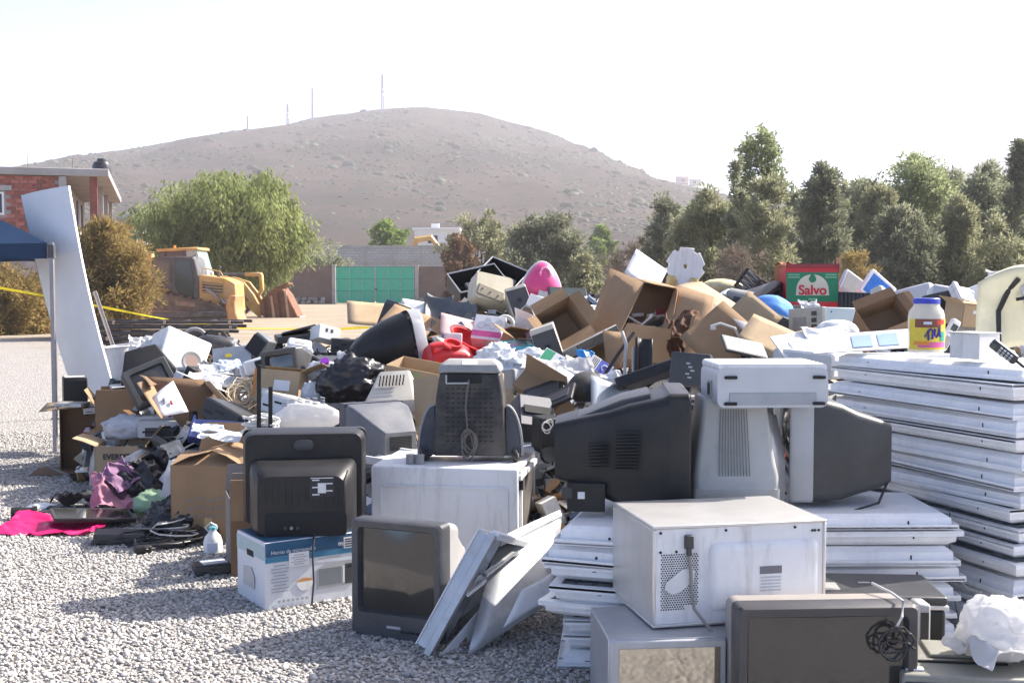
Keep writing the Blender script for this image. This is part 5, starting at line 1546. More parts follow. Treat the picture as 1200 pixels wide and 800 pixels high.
# dark printer beside it
t = thing('printer', 'dark flatbed printer with pale stripe right of the microwave', 'printer', (at(1030, 710, 4.6).x, 4.72, .27), (0, 0, -4))
MB().box((0, 0, -.02), (.50, .36, .18), black_pl).build('body', t, bev=.02, seg=3)
MB().box((0, -.005, .076), (.51, .37, .016), mat('pale_stripe', (.55, .52, .48), .4)).build('stripe', t, bev=.004)
MB().box((0, 0, .10), (.51, .37, .034), dkgrey_pl).build('lid', t, bev=.012, seg=3)
MB().box((.08, -.18, -.02), (.2, .01, .10), dkgrey_pl).build('paper_door', t, bev=.005)
MB().box((-.02, .02, .1185), (.045, .02, .002), silver_pl).build('badge', t)
MB().box((-.18, -.05, .1185), (.09, .12, .002), grey_pl).build('control_pad', t)
t = thing('speaker_box', 'small grey box propping up the dark printer', 'box', (at(1030, 760, 4.7).x, 4.72, .08), (0, 0, -4)); device(t, .44, .3, .155, grey_pl, dkgrey_pl)
t = thing('grey_console', 'grey-green equipment case at the lower right corner', 'equipment case', (at(1155, 790, 4.0).x, 4.16, .135), (0, 0, -8))
gg = mat('grey_green_case', (.20, .20, .17), .5, dust=.3)
device(t, .52, .42, .26, gg, dkgrey_pl, bev=.012)
MB().box((-.05, -.06, .134), (.34, .012, .006), dark_hole).build('slot_line', t); MB().box((-.21, -.15, .134), (.06, .03, .006), paper_w).build('sticker', t)
MB().box((.05, .08, .137), (.36, .18, .012), gg).build('hatch', t, bev=.004)
t = thing('plastic_bag', 'crumpled white plastic bag on the grey-green case', 'plastic bag', (at(1172, 745, 4.1).x + .02, 4.14, .375), (0, 0, 20))
blob(.30, .25, .23, poly_w, 'film', t, 9, .26, 1.2, 5); crumple(.34, .28, .12, poly_w, 'loose_film', t, 3, loc=(-.03, -.03, -.08))
t = thing('small_speaker', 'small pale grey speaker beside the lower right television', 'speaker', (at(1085, 760, 4.35).x, 4.42, .20), (0, 0, 0))
MB().box((0, 0, 0), (.05, .1, .4), silver_pl).build('cabinet', t, bev=.01); MB().box((.0, -.052, .02), (.03, .004, .3), dkgrey_pl).build('grille', t)
# wires hanging down the tall stack
mbw = thing('loose_wire', 'thin wires hanging down the face of the tall right stack', 'wire', (0, 0, 0))
mb = MB()
def onC(px, py, off=.015):
    # point in front of the long face of the tall stack under a pixel
    A = Vector((e0.x, e0.y)); r0 = at(px, py, 1.0); dx, dy = r0.x, r0.y
    n2 = Vector((-nv.x, -nv.y)); q = A + n2 * (off + .02)
    k = (q.x * n2.x + q.y * n2.y) / (dx * n2.x + dy * n2.y)
    return at(px, py, k * dy)
for pts_, m_, r__ in (([(1088, 615), (1092, 640), (1103, 656)], cable_w, .004), ([(1113, 600), (1113, 640), (1111, 675), (1118, 700), (1126, 738)], mat('dusty_cord', (.12, .11, .1), .6), .003),
                  ([(1114, 658), (1120, 675), (1135, 690), (1150, 694)], cable_w, .004), ([(1066, 600), (1075, 607), (1100, 609), (1130, 611)], cable_w, .004), ([(1070, 600), (1066, 612), (1064, 622)], red_pl, .0025)):
    mb.tube([onC(*q) for q in pts_], r__, m_, 5)
mb.build('strand', mbw)
# ================================================================== THE PILE
def crest_z(x):
    return float(np.interp(x, [-5, -3.62, -3.5, -3.0, -2.2, -1.5, -1.1, -.45, 0, .75, 1.5, 2.25, 3, 4.5, 6.5, 8], [0, 0, .62, .92, .96, .98, 1.12, 1.36, 1.34, 1.40, 1.42, 1.38, 1.36, 1.34, 1.2, .3]))
def foot_y(x):
    return float(np.interp(x, [-5, -3.6, -3.0, -2.4, -1.6, -1.0, 0, 1, 2, 2.8, 6], [10.2, 9.6, 8.9, 8.2, 7.3, 6.9, 6.8, 6.0, 6.1, 6.6, 6.6]))
YC = 10.4
def heap_h(x, y):
    f, c = foot_y(x), crest_z(x)
    if y < f: return 0.0
    if y < YC:
        t = (y - f) / (YC - f)
        return c * (0.16 + 0.84 * t ** 0.9)
    t = min(1, (y - YC) / 4.2)
    return c * (1 - t * t)
def heap_D(px, py):
    """distance at which the sight line of a photo pixel meets the heap"""
    D = 5.5
    while D < 13.5:
        p = at(px, py, D)
        if p.z <= heap_h(p.x, D): return D
        D += .04
    return None
def spot(px, py, off=0.0, D=None, sink=0.0):
    d = D if D is not None else (heap_D(px, py) or 10.2)
    d -= off
    p = at(px, py, d); p.z -= sink
    return p
def I(name, label, cat, px, py, rot=(0, 0, 0), D=None, off=0.0, group=None):
    return thing(name, label, cat, spot(px, py, off, D), rot, group)

# mass of unidentifiable scrap that fills the heap
def heap_stuff():
    r_ = random.Random(5)
    m = bpy.data.materials.new('mixed_scrap'); m.use_nodes = True
    N, L = m.node_tree.nodes, m.node_tree.links
    b = N['Principled BSDF']; b.inputs['Roughness'].default_value = .6
    g = N.new('ShaderNodeNewGeometry'); ramp = N.new('ShaderNodeValToRGB'); ramp.color_ramp.interpolation = 'CONSTANT'
    pal = ['#2a2a2c', '#f0efec', '#e6e4df', '#c9c8c4', '#6b6b6a', '#1b1b1d', '#a88358', '#e2e0dc', '#3b3f47', '#d5cfbd', '#8b8b88', '#232323', '#8f6b47', '#cdd3da', '#b9b6ae', '#47443f', '#5a6d86', '#dedbd2', '#2d2b2a', '#8d3a3a', '#f2f2f2', '#96938c', '#efeeec']
    e = ramp.color_ramp.elements
    e[0].color = (*hexc(pal[0]), 1); e[1].position = 1 / len(pal); e[1].color = (*hexc(pal[1]), 1)
    for k in range(2, len(pal)):
        q = e.new(k / len(pal)); q.color = (*hexc(pal[k]), 1)
    L.new(g.outputs['Random Per Island'], ramp.inputs['Fac'])
    tc = N.new('ShaderNodeTexCoord'); n = N.new('ShaderNodeTexNoise'); n.inputs['Scale'].default_value = 9; n.inputs['Detail'].default_value = 6
    L.new(tc.outputs['Object'], n.inputs['Vector'])
    mx = N.new('ShaderNodeMix'); mx.data_type = 'RGBA'; mx.blend_type = 'MULTIPLY'; mx.inputs[0].default_value = .6
    r2 = N.new('ShaderNodeValToRGB'); r2.color_ramp.elements[0].position = .35; r2.color_ramp.elements[0].color = (.55, .52, .5, 1); r2.color_ramp.elements[1].position = .6
    L.new(n.outputs['Fac'], r2.inputs['Fac']); L.new(ramp.outputs['Color'], mx.inputs[6]); L.new(r2.outputs['Color'], mx.inputs[7]); L.new(mx.outputs[2], b.inputs['Base Color'])
    mb = MB()
    # mound underneath
    nx, ny = 70, 40
    V = []
    for j in range(ny + 1):
        for i in range(nx + 1):
            x = -4.6 + 12.2 * i / nx; y = 6.0 + 8.6 * j / ny
            V.append((x, y, heap_h(x, y) - .14 + .05 * fbm(x * 3, y * 3) if heap_h(x, y) > .03 else -.2))
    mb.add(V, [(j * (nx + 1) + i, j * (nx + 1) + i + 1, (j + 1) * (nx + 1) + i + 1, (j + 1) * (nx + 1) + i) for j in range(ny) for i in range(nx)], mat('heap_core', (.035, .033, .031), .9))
    cnt = 0
    while cnt < 6500:
        y = r_.uniform(6.1, 13.5); x = r_.uniform(-.47, .56) * y
        h = heap_h(x, y)
        if h < .05: continue
        cnt += 1
        k = r_.random()
        s = r_.uniform(.02, .10)
        if k < .4: size = (s * r_.uniform(1, 2.6), s * r_.uniform(.8, 2), s * r_.uniform(.08, .4))
        elif k < .7: size = (s * r_.uniform(.8, 2), s * r_.uniform(.8, 1.6), s * r_.uniform(.6, 1.3))
        elif k < .9: size = (s * r_.uniform(2, 3.4), s * r_.uniform(1.2, 2.4), .004)
        else: size = (s * 4.5, .016, .016)
        mb.box((x, y, h - .03 + r_.uniform(-.06, .07)), size, m, rot=(r_.gauss(0, 28), r_.gauss(0, 28), r_.uniform(0, 360)), taper=r_.choice((1, 1, .8, .6)))
    # middle-sized broken casings with a dark face
    cnt = 0
    while cnt < 1100:
        y = r_.uniform(6.8, 12.5); x = r_.uniform(-.42, .5) * y
        h = heap_h(x, y)
        if h < .2: continue
        cnt += 1
        sx, sy, sz = r_.uniform(.08, .24), r_.uniform(.06, .18), r_.uniform(.03, .11)
        M_ = Matrix.Translation((x, y, h - .02 + r_.uniform(-.05, .06))) @ Euler((r_.gauss(0, .5), r_.gauss(0, .45), r_.uniform(0, 6.28))).to_matrix().to_4x4()
        mb.box((0, 0, 0), (sx, sy, sz), m, M_, taper=r_.choice((1, 1, .9, .7)))
        if r_.random() < .6:
            mb.box((0, -sy / 2 - .001, 0), (sx * .86, .006, sz * .6), dark_hole if r_.random() < .5 else grey_pl, M_)
            mb.box((sx * .2, -sy / 2 - .004, sz * .1), (sx * .2, .006, sz * .14), lg, M_)
        if r_.random() < .35:
            mb.box((sx * r_.uniform(-.2, .2), 0, sz / 2 + .001), (sx * .4, sy * .5, .003), paper_w if r_.random() < .5 else grey_pl, M_)
    # loose cables
    for k in range(130):
        y = r_.uniform(6.6, 11); x = r_.uniform(-.42, .45) * y; h = heap_h(x, y)
        if h < .08: continue
        pts = []; a = r_.uniform(0, 6.28)
        for q in range(9):
            a += r_.gauss(0, .7); x += .07 * math.cos(a); y += .07 * math.sin(a)
            pts.append((x, y, heap_h(x, y) + r_.uniform(.0, .07)))
        mb.tube(pts, r_.uniform(.004, .007), r_.choice((cable_k, cable_k, cable_w, cable_b)), 5)
    tag(mb.build('scrap_heap', smooth=0), 'jumbled mass of small broken electronics filling the pile', 'scrap heap', kind='stuff')
heap_stuff()

# ---------------------------------------------------------------- left foot of the pile, on the gravel
p = ground_at(92, 553)
t = thing('display_carton', 'tall brown carton standing on end, used as a table by the tent', 'carton', (p.x, p.y + .2, .27), (0, 0, 14))
for sx in (-1, 1): MB().box((sx * .19, 0, 0), (.006, .36, .53), card_d).build('side', t)
MB().box((0, .18, 0), (.38, .006, .53), card_d).build('back', t)
MB().box((-.0, -.03, .0), (.37, .006, .52), card_d, rot=(4, 0, 0)).build('divider', t)
MB().box((0, 0, -.262), (.38, .36, .006), card_d).build('bottom', t)
sh_ = MB(); rows = []
for j in range(2):
    rows.append([(-.34 + .72 * i / 8, -.27 + .5 * j, .285 - .035 * abs(i / 8 - .45) * 2 + (.02 if j else 0)) for i in range(9)])
sh_.loft(rows, card_l, False, False, closed=False); o = sh_.build('table_sheet', t, smooth=60); o.modifiers.new('s', 'SOLIDIFY').thickness = .006
t = thing('cardboard_sheet', 'flat cardboard sheet on the gravel under the tall brown carton', 'cardboard sheet', (p.x + .02, p.y - .02, .012), (0, 0, 10))
MB().box((0, 0, 0), (.72, .36, .006), card_d, rot=(1, 1, 0)).build('board', t)
zt0 = .555
def onT(px, D): return Vector((at(px, 480, D).x, D, zt0))
q = onT(88, p.y + .15)
t = thing('speaker', 'small black cube speaker on the tall brown carton', 'speaker', (q.x, q.y, zt0 + .12), (0, 0, 24)); device(t, .19, .19, .22, black_pl, dark_hole, 0); MB().box((.097, 0, 0), (.004, .15, .17), silver_pl).build('side_plate', t); MB().box((0, 0, .112), (.16, .16, .004), mat('pale_stripe', (.55, .52, .48), .4)).build('top_plate', t)
q = onT(85, p.y - .12)
t = thing('set_top_box', 'thin light grey set-top box in front of the cube speaker', 'set-top box', (q.x, q.y, zt0 + .025), (0, 0, -6)); device(t, .24, .15, .035, grey_pl, silver_pl, 2)
for k, (px, py, w, d, h, m, f, yw, lab, D) in enumerate([
    (118, 478, .26, .2, .06, dkgrey_pl, silver_pl, 12, 'dark video player at the bottom of the stack by the tent', 9.9),
    (140, 472, .34, .26, .075, black_pl, silver_pl, 18, 'black video recorder with pale front in the stack by the tent', 9.8),
    (137, 462, .36, .27, .03, navy_pl, dkgrey_pl, 10, 'navy disc player near the top of the stack by the tent', 9.85),
    (150, 452, .28, .22, .025, silver_pl, black_pl, 24, 'silver disc player on top of the stack by the tent', 9.8)]):
    t = thing('video_player', lab, 'video player', at(px, py, D), (3, -4, yw), group='stacked video players'); device(t, w, d, h, m, f, 3)
t = I('scrap_carton', 'low pale carton holding up the stacked video players', 'carton', 140, 500, (0, 0, 12), D=9.75); carton(t, .34, .3, .36, (100, 95, 90, 120), card)
t = I('lettered_carton', 'open carton lettered EV in front of the tall brown carton', 'carton', 147, 545, (0, 0, 5), D=9.05)
carton(t, .37, .34, .34, (None, 128, 60, 158), card_l, sticker=False)
text_mesh('lettering', 'EVEREST', .055, ink, t, face_front(-.02, -.1745, .09), bold=.0018)
t = I('plastic_liner', 'white plastic liner hanging from the carton lettered EV', 'plastic sheet', 118, 545, (80, 8, 15), D=9.0); crumple(.16, .36, .05, poly_w, 'film', t, 4)
t = I('printer', 'grey inkjet printer standing on a dark tower behind the EV carton', 'printer', 197, 500, (0, 0, 8), D=9.2); device(t, .42, .3, .15, grey_pl, lg, 2, bev=.03); MB().box((-.02, -.155, -.02), (.26, .006, .07), dkgrey_pl).build('paper_slot', t, bev=.003)
MB().box((0, .02, .08), (.38, .24, .015), lg).build('lid', t, bev=.006)
t = I('computer_tower', 'dark tower case under the grey inkjet printer', 'computer', 203, 552, (0, 0, 8), D=9.15); device(t, .26, .36, .54, black_pl, dkgrey_pl, 3)
t = I('clear_bag', 'translucent bag slumped on the carton lettered EV', 'plastic bag', 150, 502, (0, 0, 0), D=9.2); blob(.34, .26, .2, poly_c, 'film', t, 8, .3, 1.8)
t = I('navy_tray', 'navy blue plastic tray behind the large brown carton', 'tray', 255, 506, (30, 4, 5), D=8.0)
for sx in (-1, 1): MB().box((sx * .17, 0, .02), (.012, .24, .05), mat('navy_tray', hexc('#1b2a5c'), .4)).build('side', t)
MB().box((0, 0, 0), (.35, .25, .012), mat('navy_tray', hexc('#1b2a5c'), .4)).build('base', t, bev=.003); MB().box((0, -.12, .02), (.34, .012, .05), mat('navy_tray', hexc('#1b2a5c'), .4)).build('lip', t)
t = I('paper_wad', 'crumpled white papers lying on the large brown carton', 'paper', 258, 512, (12, 0, 10), D=7.55); crumple(.3, .22, .06, paper_w, 'sheet', t, 12); crumple(.22, .18, .05, paper_b, 'blue_sheet', t, 13, loc=(-.08, .06, .03))
t = thing('large_carton', 'large brown shipping carton on the gravel behind the television', 'carton', (at(246, 560, 7.2).x, 7.45, .24), (0, 0, -6)); carton(t, .46, .46, .46, (22, 30, 118, 26), card, sticker=False, fl=.5, sag=.1)
g = MB()
for k in range(5):
    for q in range(3): g.box((-.1 + .06 * k, -.2345, .02 - .05 * q + .01 * (k % 2)), (.04, .002, .018), mat('faded_print', (.24, .2, .17), .9), rot=(0, 12 * (k - 2), 0))
g.build('faded_print', t)['kind'] = 'stuff'
t = I('torn_board', 'white torn board beside the large brown carton', 'board', 203, 562, (80, 12, 10), D=7.7); crumple(.13, .28, .03, paper_w, 'board', t, 6, freq=1)

# rubbish on the gravel
t = thing('rubbish_bag', 'open black bin bag stuffed with pink things', 'rubbish bag', (at(164, 582, 8.3).x, 8.3, .14), (0, 0, 10)); blob(.38, .36, .36, bag_black, 'film', t, 2, .34, 1.9, 5)
crumple(.34, .3, .16, bag_black, 'torn_film', t, 9, loc=(.09, -.02, .10), rot=(50, -20, 30))
t = thing('cloth_bundle', 'dusty pink cloth bundle spilling from the black bin bag', 'cloth', (at(134, 580, 8.1).x, 8.08, .13), (0, 0, 20)); pinkc = mat('dusty_pink_cloth', hexc('#b07a8c'), .9, var=.25, scale=9); crumple(.34, .30, .12, pinkc, 'cloth', t, 3, loc=(0, 0, .02), rot=(52, 8, 10)); crumple(.26, .24, .10, mat('mauve_cloth', hexc('#80607c'), .9, var=.25, scale=9), 'fold', t, 6, loc=(.04, .03, .12), rot=(40, -20, 40)); blob(.24, .2, .18, mat('plum_cloth', hexc('#5e4456'), .9), 'core', t, 8, .2, 1.4, 4, loc=(0, .06, 0))
t = thing('rubbish_bag', 'pale green carrier bag beside the black bin bag', 'plastic bag', (at(182, 590, 7.95).x, 7.95, .09), (0, 0, 0)); blob(.26, .2, .2, mat('pale_green_film', hexc('#a9c6a0'), .35, trans=.3), 'film', t, 4, .28, 1.8)
t = thing('rubbish_bag', 'flattened black bin bag in front of the large brown carton', 'rubbish bag', (at(218, 604, 7.45).x, 7.42, .10), (0, 0, 0)); blob(.50, .36, .30, bag_black, 'film', t, 5, .36, 2.1, 5); crumple(.46, .34, .12, bag_black, 'loose_film', t, 15, loc=(.06, -.08, -.05))
t = thing('plastic_sheet', 'hot pink plastic sheet spread on the gravel at the left', 'plastic sheet', (at(66, 622, 7.6).x, 7.62, .012), (0, 0, -4)); crumple(.78, .58, .085, pink_pl, 'film', t, 21, 40, 30, 2.2)
t = thing('flat_monitor', 'black flat screen lying on the hot pink sheet', 'monitor', (at(107, 617, 7.65).x, 7.68, .075), (3, 5, 27)); MB().box((0, 0, 0), (.50, .30, .03), black_pl).build('back', t, bev=.008); MB().box((0, 0, .016), (.46, .26, .003), glass_crt).build('screen', t); MB().box((0, 0, .0155), (.495, .295, .002), dkgrey_pl).build('bezel', t)
t = thing('video_player', 'black video player half buried in cables on the gravel', 'video player', (at(140, 640, 7.2).x, 7.22, .04), (0, 3, 14)); device(t, .30, .2, .055, black_pl, dkgrey_pl, 2)
t = thing('cable_tangle', 'tangle of black and grey cables on the gravel', 'cables', (at(190, 640, 7.1).x, 7.12, .03))
mb = MB(); coil(mb, 16, .14, .12, .028, .0045, cable_k, 31, 9, .6); coil(mb, 12, .09, .08, .032, .004, cable_k, 33, 9, .6, Matrix.Translation((.10, .04, .02))); mb.build('black_cable', t)
mb = MB(); coil(mb, 5, .10, .10, .045, .0045, cable_w, 35, 9, .5, Matrix.Translation((.05, .06, .05))); mb.build('pale_cable', t); mb = MB(); coil(mb, 6, .12, .09, .03, .004, mat('grey_cord', (.22, .21, .2), .5), 37, 9, .6, Matrix.Translation((-.04, .0, .02))); mb.build('grey_cable', t)
t = thing('power_adapter', 'small dark power adapter at the front of the cable tangle', 'power adapter', (at(166, 652, 6.9).x, 6.92, .028), (0, 0, 30)); MB().box((0, 0, 0), (.10, .06, .045), black_pl).build('case', t, bev=.012, seg=3); MB().tube([(.05, 0, 0), (.12, .03, -.01), (.18, .0, -.015)], .004, cable_k).build('lead', t)
t = thing('cloth_bundle', 'black cloth heap behind the flat screen', 'cloth', (at(95, 592, 8.3).x, 8.3, .03), (0, 0, 5)); crumple(.40, .3, .15, mat('black_cloth', (.03, .03, .034), .9), 'cloth', t, 24, freq=2)
t = thing('camera_lens', 'short black cylinder lying at the edge of the pink sheet', 'cylinder', (at(27, 611, 7.9).x, 7.92, .045), (0, 0, 15)); MB().lathe([(.03, -.08), (.042, -.078), (.042, -.02), (.038, -.018), (.038, .05), (.045, .052), (.045, .08), (.03, .082)], black_pl, 20, Matrix.Rotation(math.pi / 2, 4, 'Y')).build('barrel', t); MB().tube([(.08, 0, 0), (.15, .02, .0), (.3, .06, -.02)], .006, cable_k).build('lead', t)
t = thing('paper_wad', 'white scrap paper on the gravel behind the pink sheet', 'paper', (at(52, 597, 8.3).x, 8.3, .01), (0, 0, 15)); crumple(.28, .12, .05, paper_w, 'sheet', t, 26)
t = thing('detergent_jug', 'small white plastic jug with handle beside the grey carton', 'jug', (at(252, 630, 7.0).x, 6.95, 0), (0, 0, 10))
MB().lathe([(.045, 0), (.055, .006), (.055, .07), (.045, .10), (.022, .125), (.02, .14)], white_pl, 20).build('body', t); MB().lathe([(.023, .138), (.023, .155), (.018, .158)], mat('cap_teal', hexc('#6fb6c4'), .4), 16).build('cap', t); MB().tube([(-.02, 0, .125), (-.045, 0, .15), (-.01, 0, .178), (.02, 0, .16), (.022, 0, .14)], .007, white_pl).build('handle', t); MB().box((0, -.056, .045), (.06, .002, .05), paper_b).build('label_patch', t)
t = thing('battery_pack', 'black device with white papers at the corner of the carton', 'device', (at(248, 664, 6.45).x, 6.45, .035), (0, 0, 22)); device(t, .19, .14, .05, black_pl, dkgrey_pl, 2); MB().box((.01, .01, .03), (.13, .1, .006), paper_w, rot=(0, 0, 8)).build('paper', t)
t = thing('carton_flap', 'upright tan cardboard flap behind the big television', 'cardboard', (at(282, 602, 6.35).x, 6.36, .42), (0, 0, 14)); MB().box((0, 0, 0), (.11, .008, .22), card).build('board', t); MB().box((.0, .08, -.2), (.11, .16, .44), card_d).build('carton', t)

# ---------------------------------------------------------------- left slope
t = I('white_bin', 'white plastic bin at the left crest next to the laminate panel', 'bin', 143, 424, (4, -6, 0), D=10.6); MB().lathe([(.02, -.15), (.105, -.15), (.125, .13), (.135, .14), (.135, .15), (.12, .15), (.10, -.12), (.01, -.12)], white_pl, 26, cap=False).build('body', t); MB().lathe([(.06, .11), (.07, .13), (.05, .14)], white_pl, 20).build('inner_ring', t)
t = I('monitor', 'black monitor shell face down left of the white cube heater', 'monitor', 172, 434, (70, -14, 20), D=10.0); crt(t, .46, .40, .36, black_pl, vents='back')
t = I('laundry_machine', 'small white washing machine cube with round port tilted in the pile', 'washing machine', 207, 418, (-14, 24, 32), D=10.3)
MB().box((0, 0, 0), (.42, .36, .36), white_pl).build('cabinet', t, bev=.025, seg=3)
rg = MB(); rg.lathe([(.055, 0), (.08, .004), (.088, -.004), (.088, -.02)], grey_pl, 24, cap=False); rg.build('port_ring', t, (.08, -.182, -.04), (90, 0, 0)); MB().lathe([(.001, 0), (.056, .0)], mat('port_copper', (.35, .24, .2), .6), 20, cap=False).build('port', t, (.08, -.1825, -.04), (90, 0, 0))
t = pix_panels('shipping_box', 'big open carton with white shipping label at the left slope', 'carton', [
    ('back', [(166, 441, 9.1), (240, 445, 9.1), (289, 502, 9.0), (212, 500, 9.0)], card_d, .006),
    ('side', [(238, 445, 9.2), (246, 446, 8.9), (296, 499, 8.4), (287, 503, 8.7)], card_l, .006),
    ('flap', [(160, 449, 8.8), (177, 447, 9.1), (196, 486, 8.8), (188, 491, 8.5)], card, .006),
    ('top_flap', [(163, 439, 9.1), (176, 452, 8.7), (184, 450, 8.9), (172, 441, 9.1)], card_d, .006),
    ('shipping_label', [(179, 465, 8.75), (203, 446, 8.9), (221, 482, 8.7), (187, 488, 8.6)], paper_w, .003),
    ('label_print', [(190, 468, 8.72), (194, 465, 8.75), (197, 470, 8.72), (193, 473, 8.69)], grey_ink, .002),
    ('red_mark', [(199, 470, 8.72), (202, 469, 8.73), (203, 473, 8.7), (200, 474, 8.69)], red_pl, .002)])
t = I('vacuum_cleaner', 'dark cylinder vacuum cleaner at the left crest', 'vacuum cleaner', 252, 406, (8, 6, 4), D=10.6); mb = MB(); mb.loft([rsec(.12, .12, .05, -.19), rsec(.20, .19, .07, -.14), rsec(.21, .19, .07, .1), rsec(.12, .12, .05, .17)], dkgrey_pl, True, True, Matrix.Rotation(math.pi / 2, 4, 'Z')); mb.build('body', t, smooth=45); MB().lathe([(.03, 0), (.085, .01), (.085, .035)], silver_pl, 20).build('end_cap', t, (.15, 0, 0), (0, 90, 0)); MB().tube([(-.1, 0, .1), (-.05, 0, .14), (.06, 0, .14), (.1, 0, .1)], .012, black_pl).build('handle', t)
t = I('hose_ring', 'grey coiled hose behind the dark vacuum cleaner', 'hose', 229, 400, (80, 0, 10), D=10.9); MB().tube([(.11 * math.cos(a), .11 * math.sin(a), .01 * a) for a in [k * .35 for k in range(34)]], .014, grey_pl, 8).build('tube', t)
t = I('metal_cover', 'flat grey metal computer cover on the left slope', 'metal cover', 272, 419, (62, -6, 6), D=10.0); MB().box((0, 0, 0), (.32, .20, .012), zinc).build('plate', t, bev=.004); MB().box((-.12, -.05, .008), (.02, .05, .006), dark_hole).build('slot', t); MB().box((-.03, .02, .008), (.05, .03, .004), mat('yellow_sticker', hexc('#e2c93a'), .6)).build('sticker', t)
t = I('speaker', 'dark grey wedge speaker leaning on the left crest', 'speaker', 306, 406, (-10, 32, -24), D=10.1); MB().box((0, 0, 0), (.18, .18, .2), mat('slate_plastic', (.10, .115, .125), .45, dust=.2), taper=.82).build('cabinet', t, bev=.015); MB().box((0, -.088, .0), (.14, .01, .15), dark_hole, rot=(-5, 0, 0)).build('grille', t)
t = I('printer', 'long white printer with dark open slot on the left slope', 'printer', 318, 424, (-10, -17, 14), D=9.6); MB().box((0, 0, 0), (.46, .2, .12), white_pl).build('body', t, bev=.03, seg=3); MB().box((.03, -.103, -.005), (.32, .01, .08), black_pl).build('slot', t, bev=.004); MB().box((-.24, 0, -.02), (.04, .18, .11), lg).build('end_panel', t, bev=.012)
t = I('scanner', 'black flatbed scanner with raised lid on the crest', 'scanner', 345, 395, (4, -6, 18), D=10.4); device(t, .32, .24, .06, black_pl, dkgrey_pl, 2); MB().box((.04, .02, .05), (.30, .22, .018), dkgrey_pl, rot=(-14, -8, 0)).build('lid', t, bev=.005)
t = I('white_box', 'small white box with dark marks on the crest', 'box', 381, 392, (-12, 14, 34), D=10.3); MB().box((0, 0, 0), (.20, .17, .12), white_pl).build('box', t, bev=.004)
for k in (0, 1): MB().box((-.03 + .05 * k, -.0865, .02), (.02, .002, .03), ink).build('mark', t)
t = I('router_box', 'rounded off-white device between scanner and white printer', 'device', 351, 404, (20, 10, 10), D=9.8); MB().box((0, 0, 0), (.2, .15, .06), lg).build('body', t, bev=.025, seg=3); MB().box((0, -.02, .032), (.08, .05, .004), grey_pl).build('pad', t)
t = I('keyboard', 'white keyboard slanting below the washing machine cube', 'keyboard', 262, 446, (25, 10, -6), D=9.5)
MB().box((0, 0, 0), (.42, .15, .025), white_pl).build('base', t, bev=.006)
mb = MB()
for i in range(14):
    for j in range(5): mb.box((-.185 + .0285 * i, -.05 + .024 * j, .017), (.022, .018, .01), lg)
mb.build('keys', t)['kind'] = 'stuff'
t = I('paper_wad', 'white papers scattered above the white keyboard', 'paper', 252, 434, (28, 0, 20), D=9.7); crumple(.30, .2, .06, paper_w, 'sheet', t, 31); crumple(.2, .16, .05, paper_b, 'blue_sheet', t, 32, loc=(.12, .02, .02))
t = I('rope_coil', 'coil of beige cable hanging over the left slope', 'cable coil', 285, 466, (60, 0, 10), D=8.9); mb = MB(); coil(mb, 26, .085, .11, .03, .0055, cable_b, 41, 10, .3); mb.build('strands', t)
t = I('labelled_carton', 'tan carton with white address label and orange edge', 'carton', 331, 455, (-12, 4, -10), D=8.7); carton(t, .34, .26, .24, (None, 150, 20, None), card_l); MB().box((.04, -.1335, .01), (.12, .002, .075), paper_w).build('address_label', t); MB().box((-.166, -.133, .02), (.02, .006, .2), mat('orange_board', hexc('#c07a3c'), .8)).build('orange_edge', t)
for px, py, h, lab in ((303.5, 462, .36, 'longer black square post sticking up behind the big television'), (317, 478, .26, 'shorter black square post sticking up behind the big television')):
    t = I('metal_post', lab, 'post', px, py, (2, 1, 8), D=7.4); MB().box((0, 0, -.1), (.026, .026, h + .2), black_pl).build('tube', t, bev=.002); MB().box((0, 0, h / 2 + .002), (.022, .022, .006), dark_hole).build('end_plug', t)
t = I('printed_bag', 'white plastic sack with faint print left of the dark monitor', 'plastic bag', 360, 490, (-25, -4, 0), D=7.9); blob(.44, .3, .20, poly_w, 'film', t, 14, .2, 1.6, 5, ridged=False)
mb = MB()
for k in range(18): mb.box((-.13 + .05 * (k % 6), -.1, .065 + .018 * (k // 6)), (.03, .006, .008), grey_ink, rot=(40, 10 * (k % 3), 0))
mb.build('faint_print', t)['kind'] = 'stuff'
t = I('yarn_bundle', 'bundle of white yarn and cord on the printed sack', 'yarn', 305, 499, (0, 0, 0), D=7.5); mb = MB(); coil(mb, 22, .07, .05, .03, .007, cable_w, 43, 9, .4); coil(mb, 10, .05, .05, .03, .006, mat('white_yarn', (.75, .75, .73), .9), 44, 9, .4, Matrix.Translation((.05, -.02, .02))); mb.build('strands', t)
t = I('rubbish_bag', 'shiny black bag lying left of the domed screen', 'rubbish bag', 415, 448, (0, -6, 0), D=8.5); blob(.50, .36, .34, bag_black, 'film', t, 17, .3, 1.9, 5)
t = I('plastic_bag', 'clear bag with purple lid between carton and black bag', 'plastic bag', 378, 440, (0, 0, 0), D=8.8); blob(.26, .2, .22, poly_c, 'film', t, 18, .3, 2); MB().lathe([(.03, 0), (.035, .01), (.03, .025)], mat('purple_lid', hexc('#7b2aa0'), .4), 16).build('purple_lid', t, (.03, -.07, .1), (40, 0, 0))
t = I('plastic_bag', 'grey clear bag tucked beneath the labelled carton', 'plastic bag', 366, 465, (0, 0, 0), D=8.5); blob(.16, .16, .22, poly_c, 'film', t, 19, .3, 2)
t = I('speaker', 'black slatted box on the crest right of the white box', 'speaker', 402, 405, (0, 4, 12), D=10.2); device(t, .2, .16, .12, black_pl, dkgrey_pl, 2)
t = I('wire_rack', 'thin black wire rack standing left of the domed screen', 'rack', 397, 420, (0, 0, 8), D=9.4)
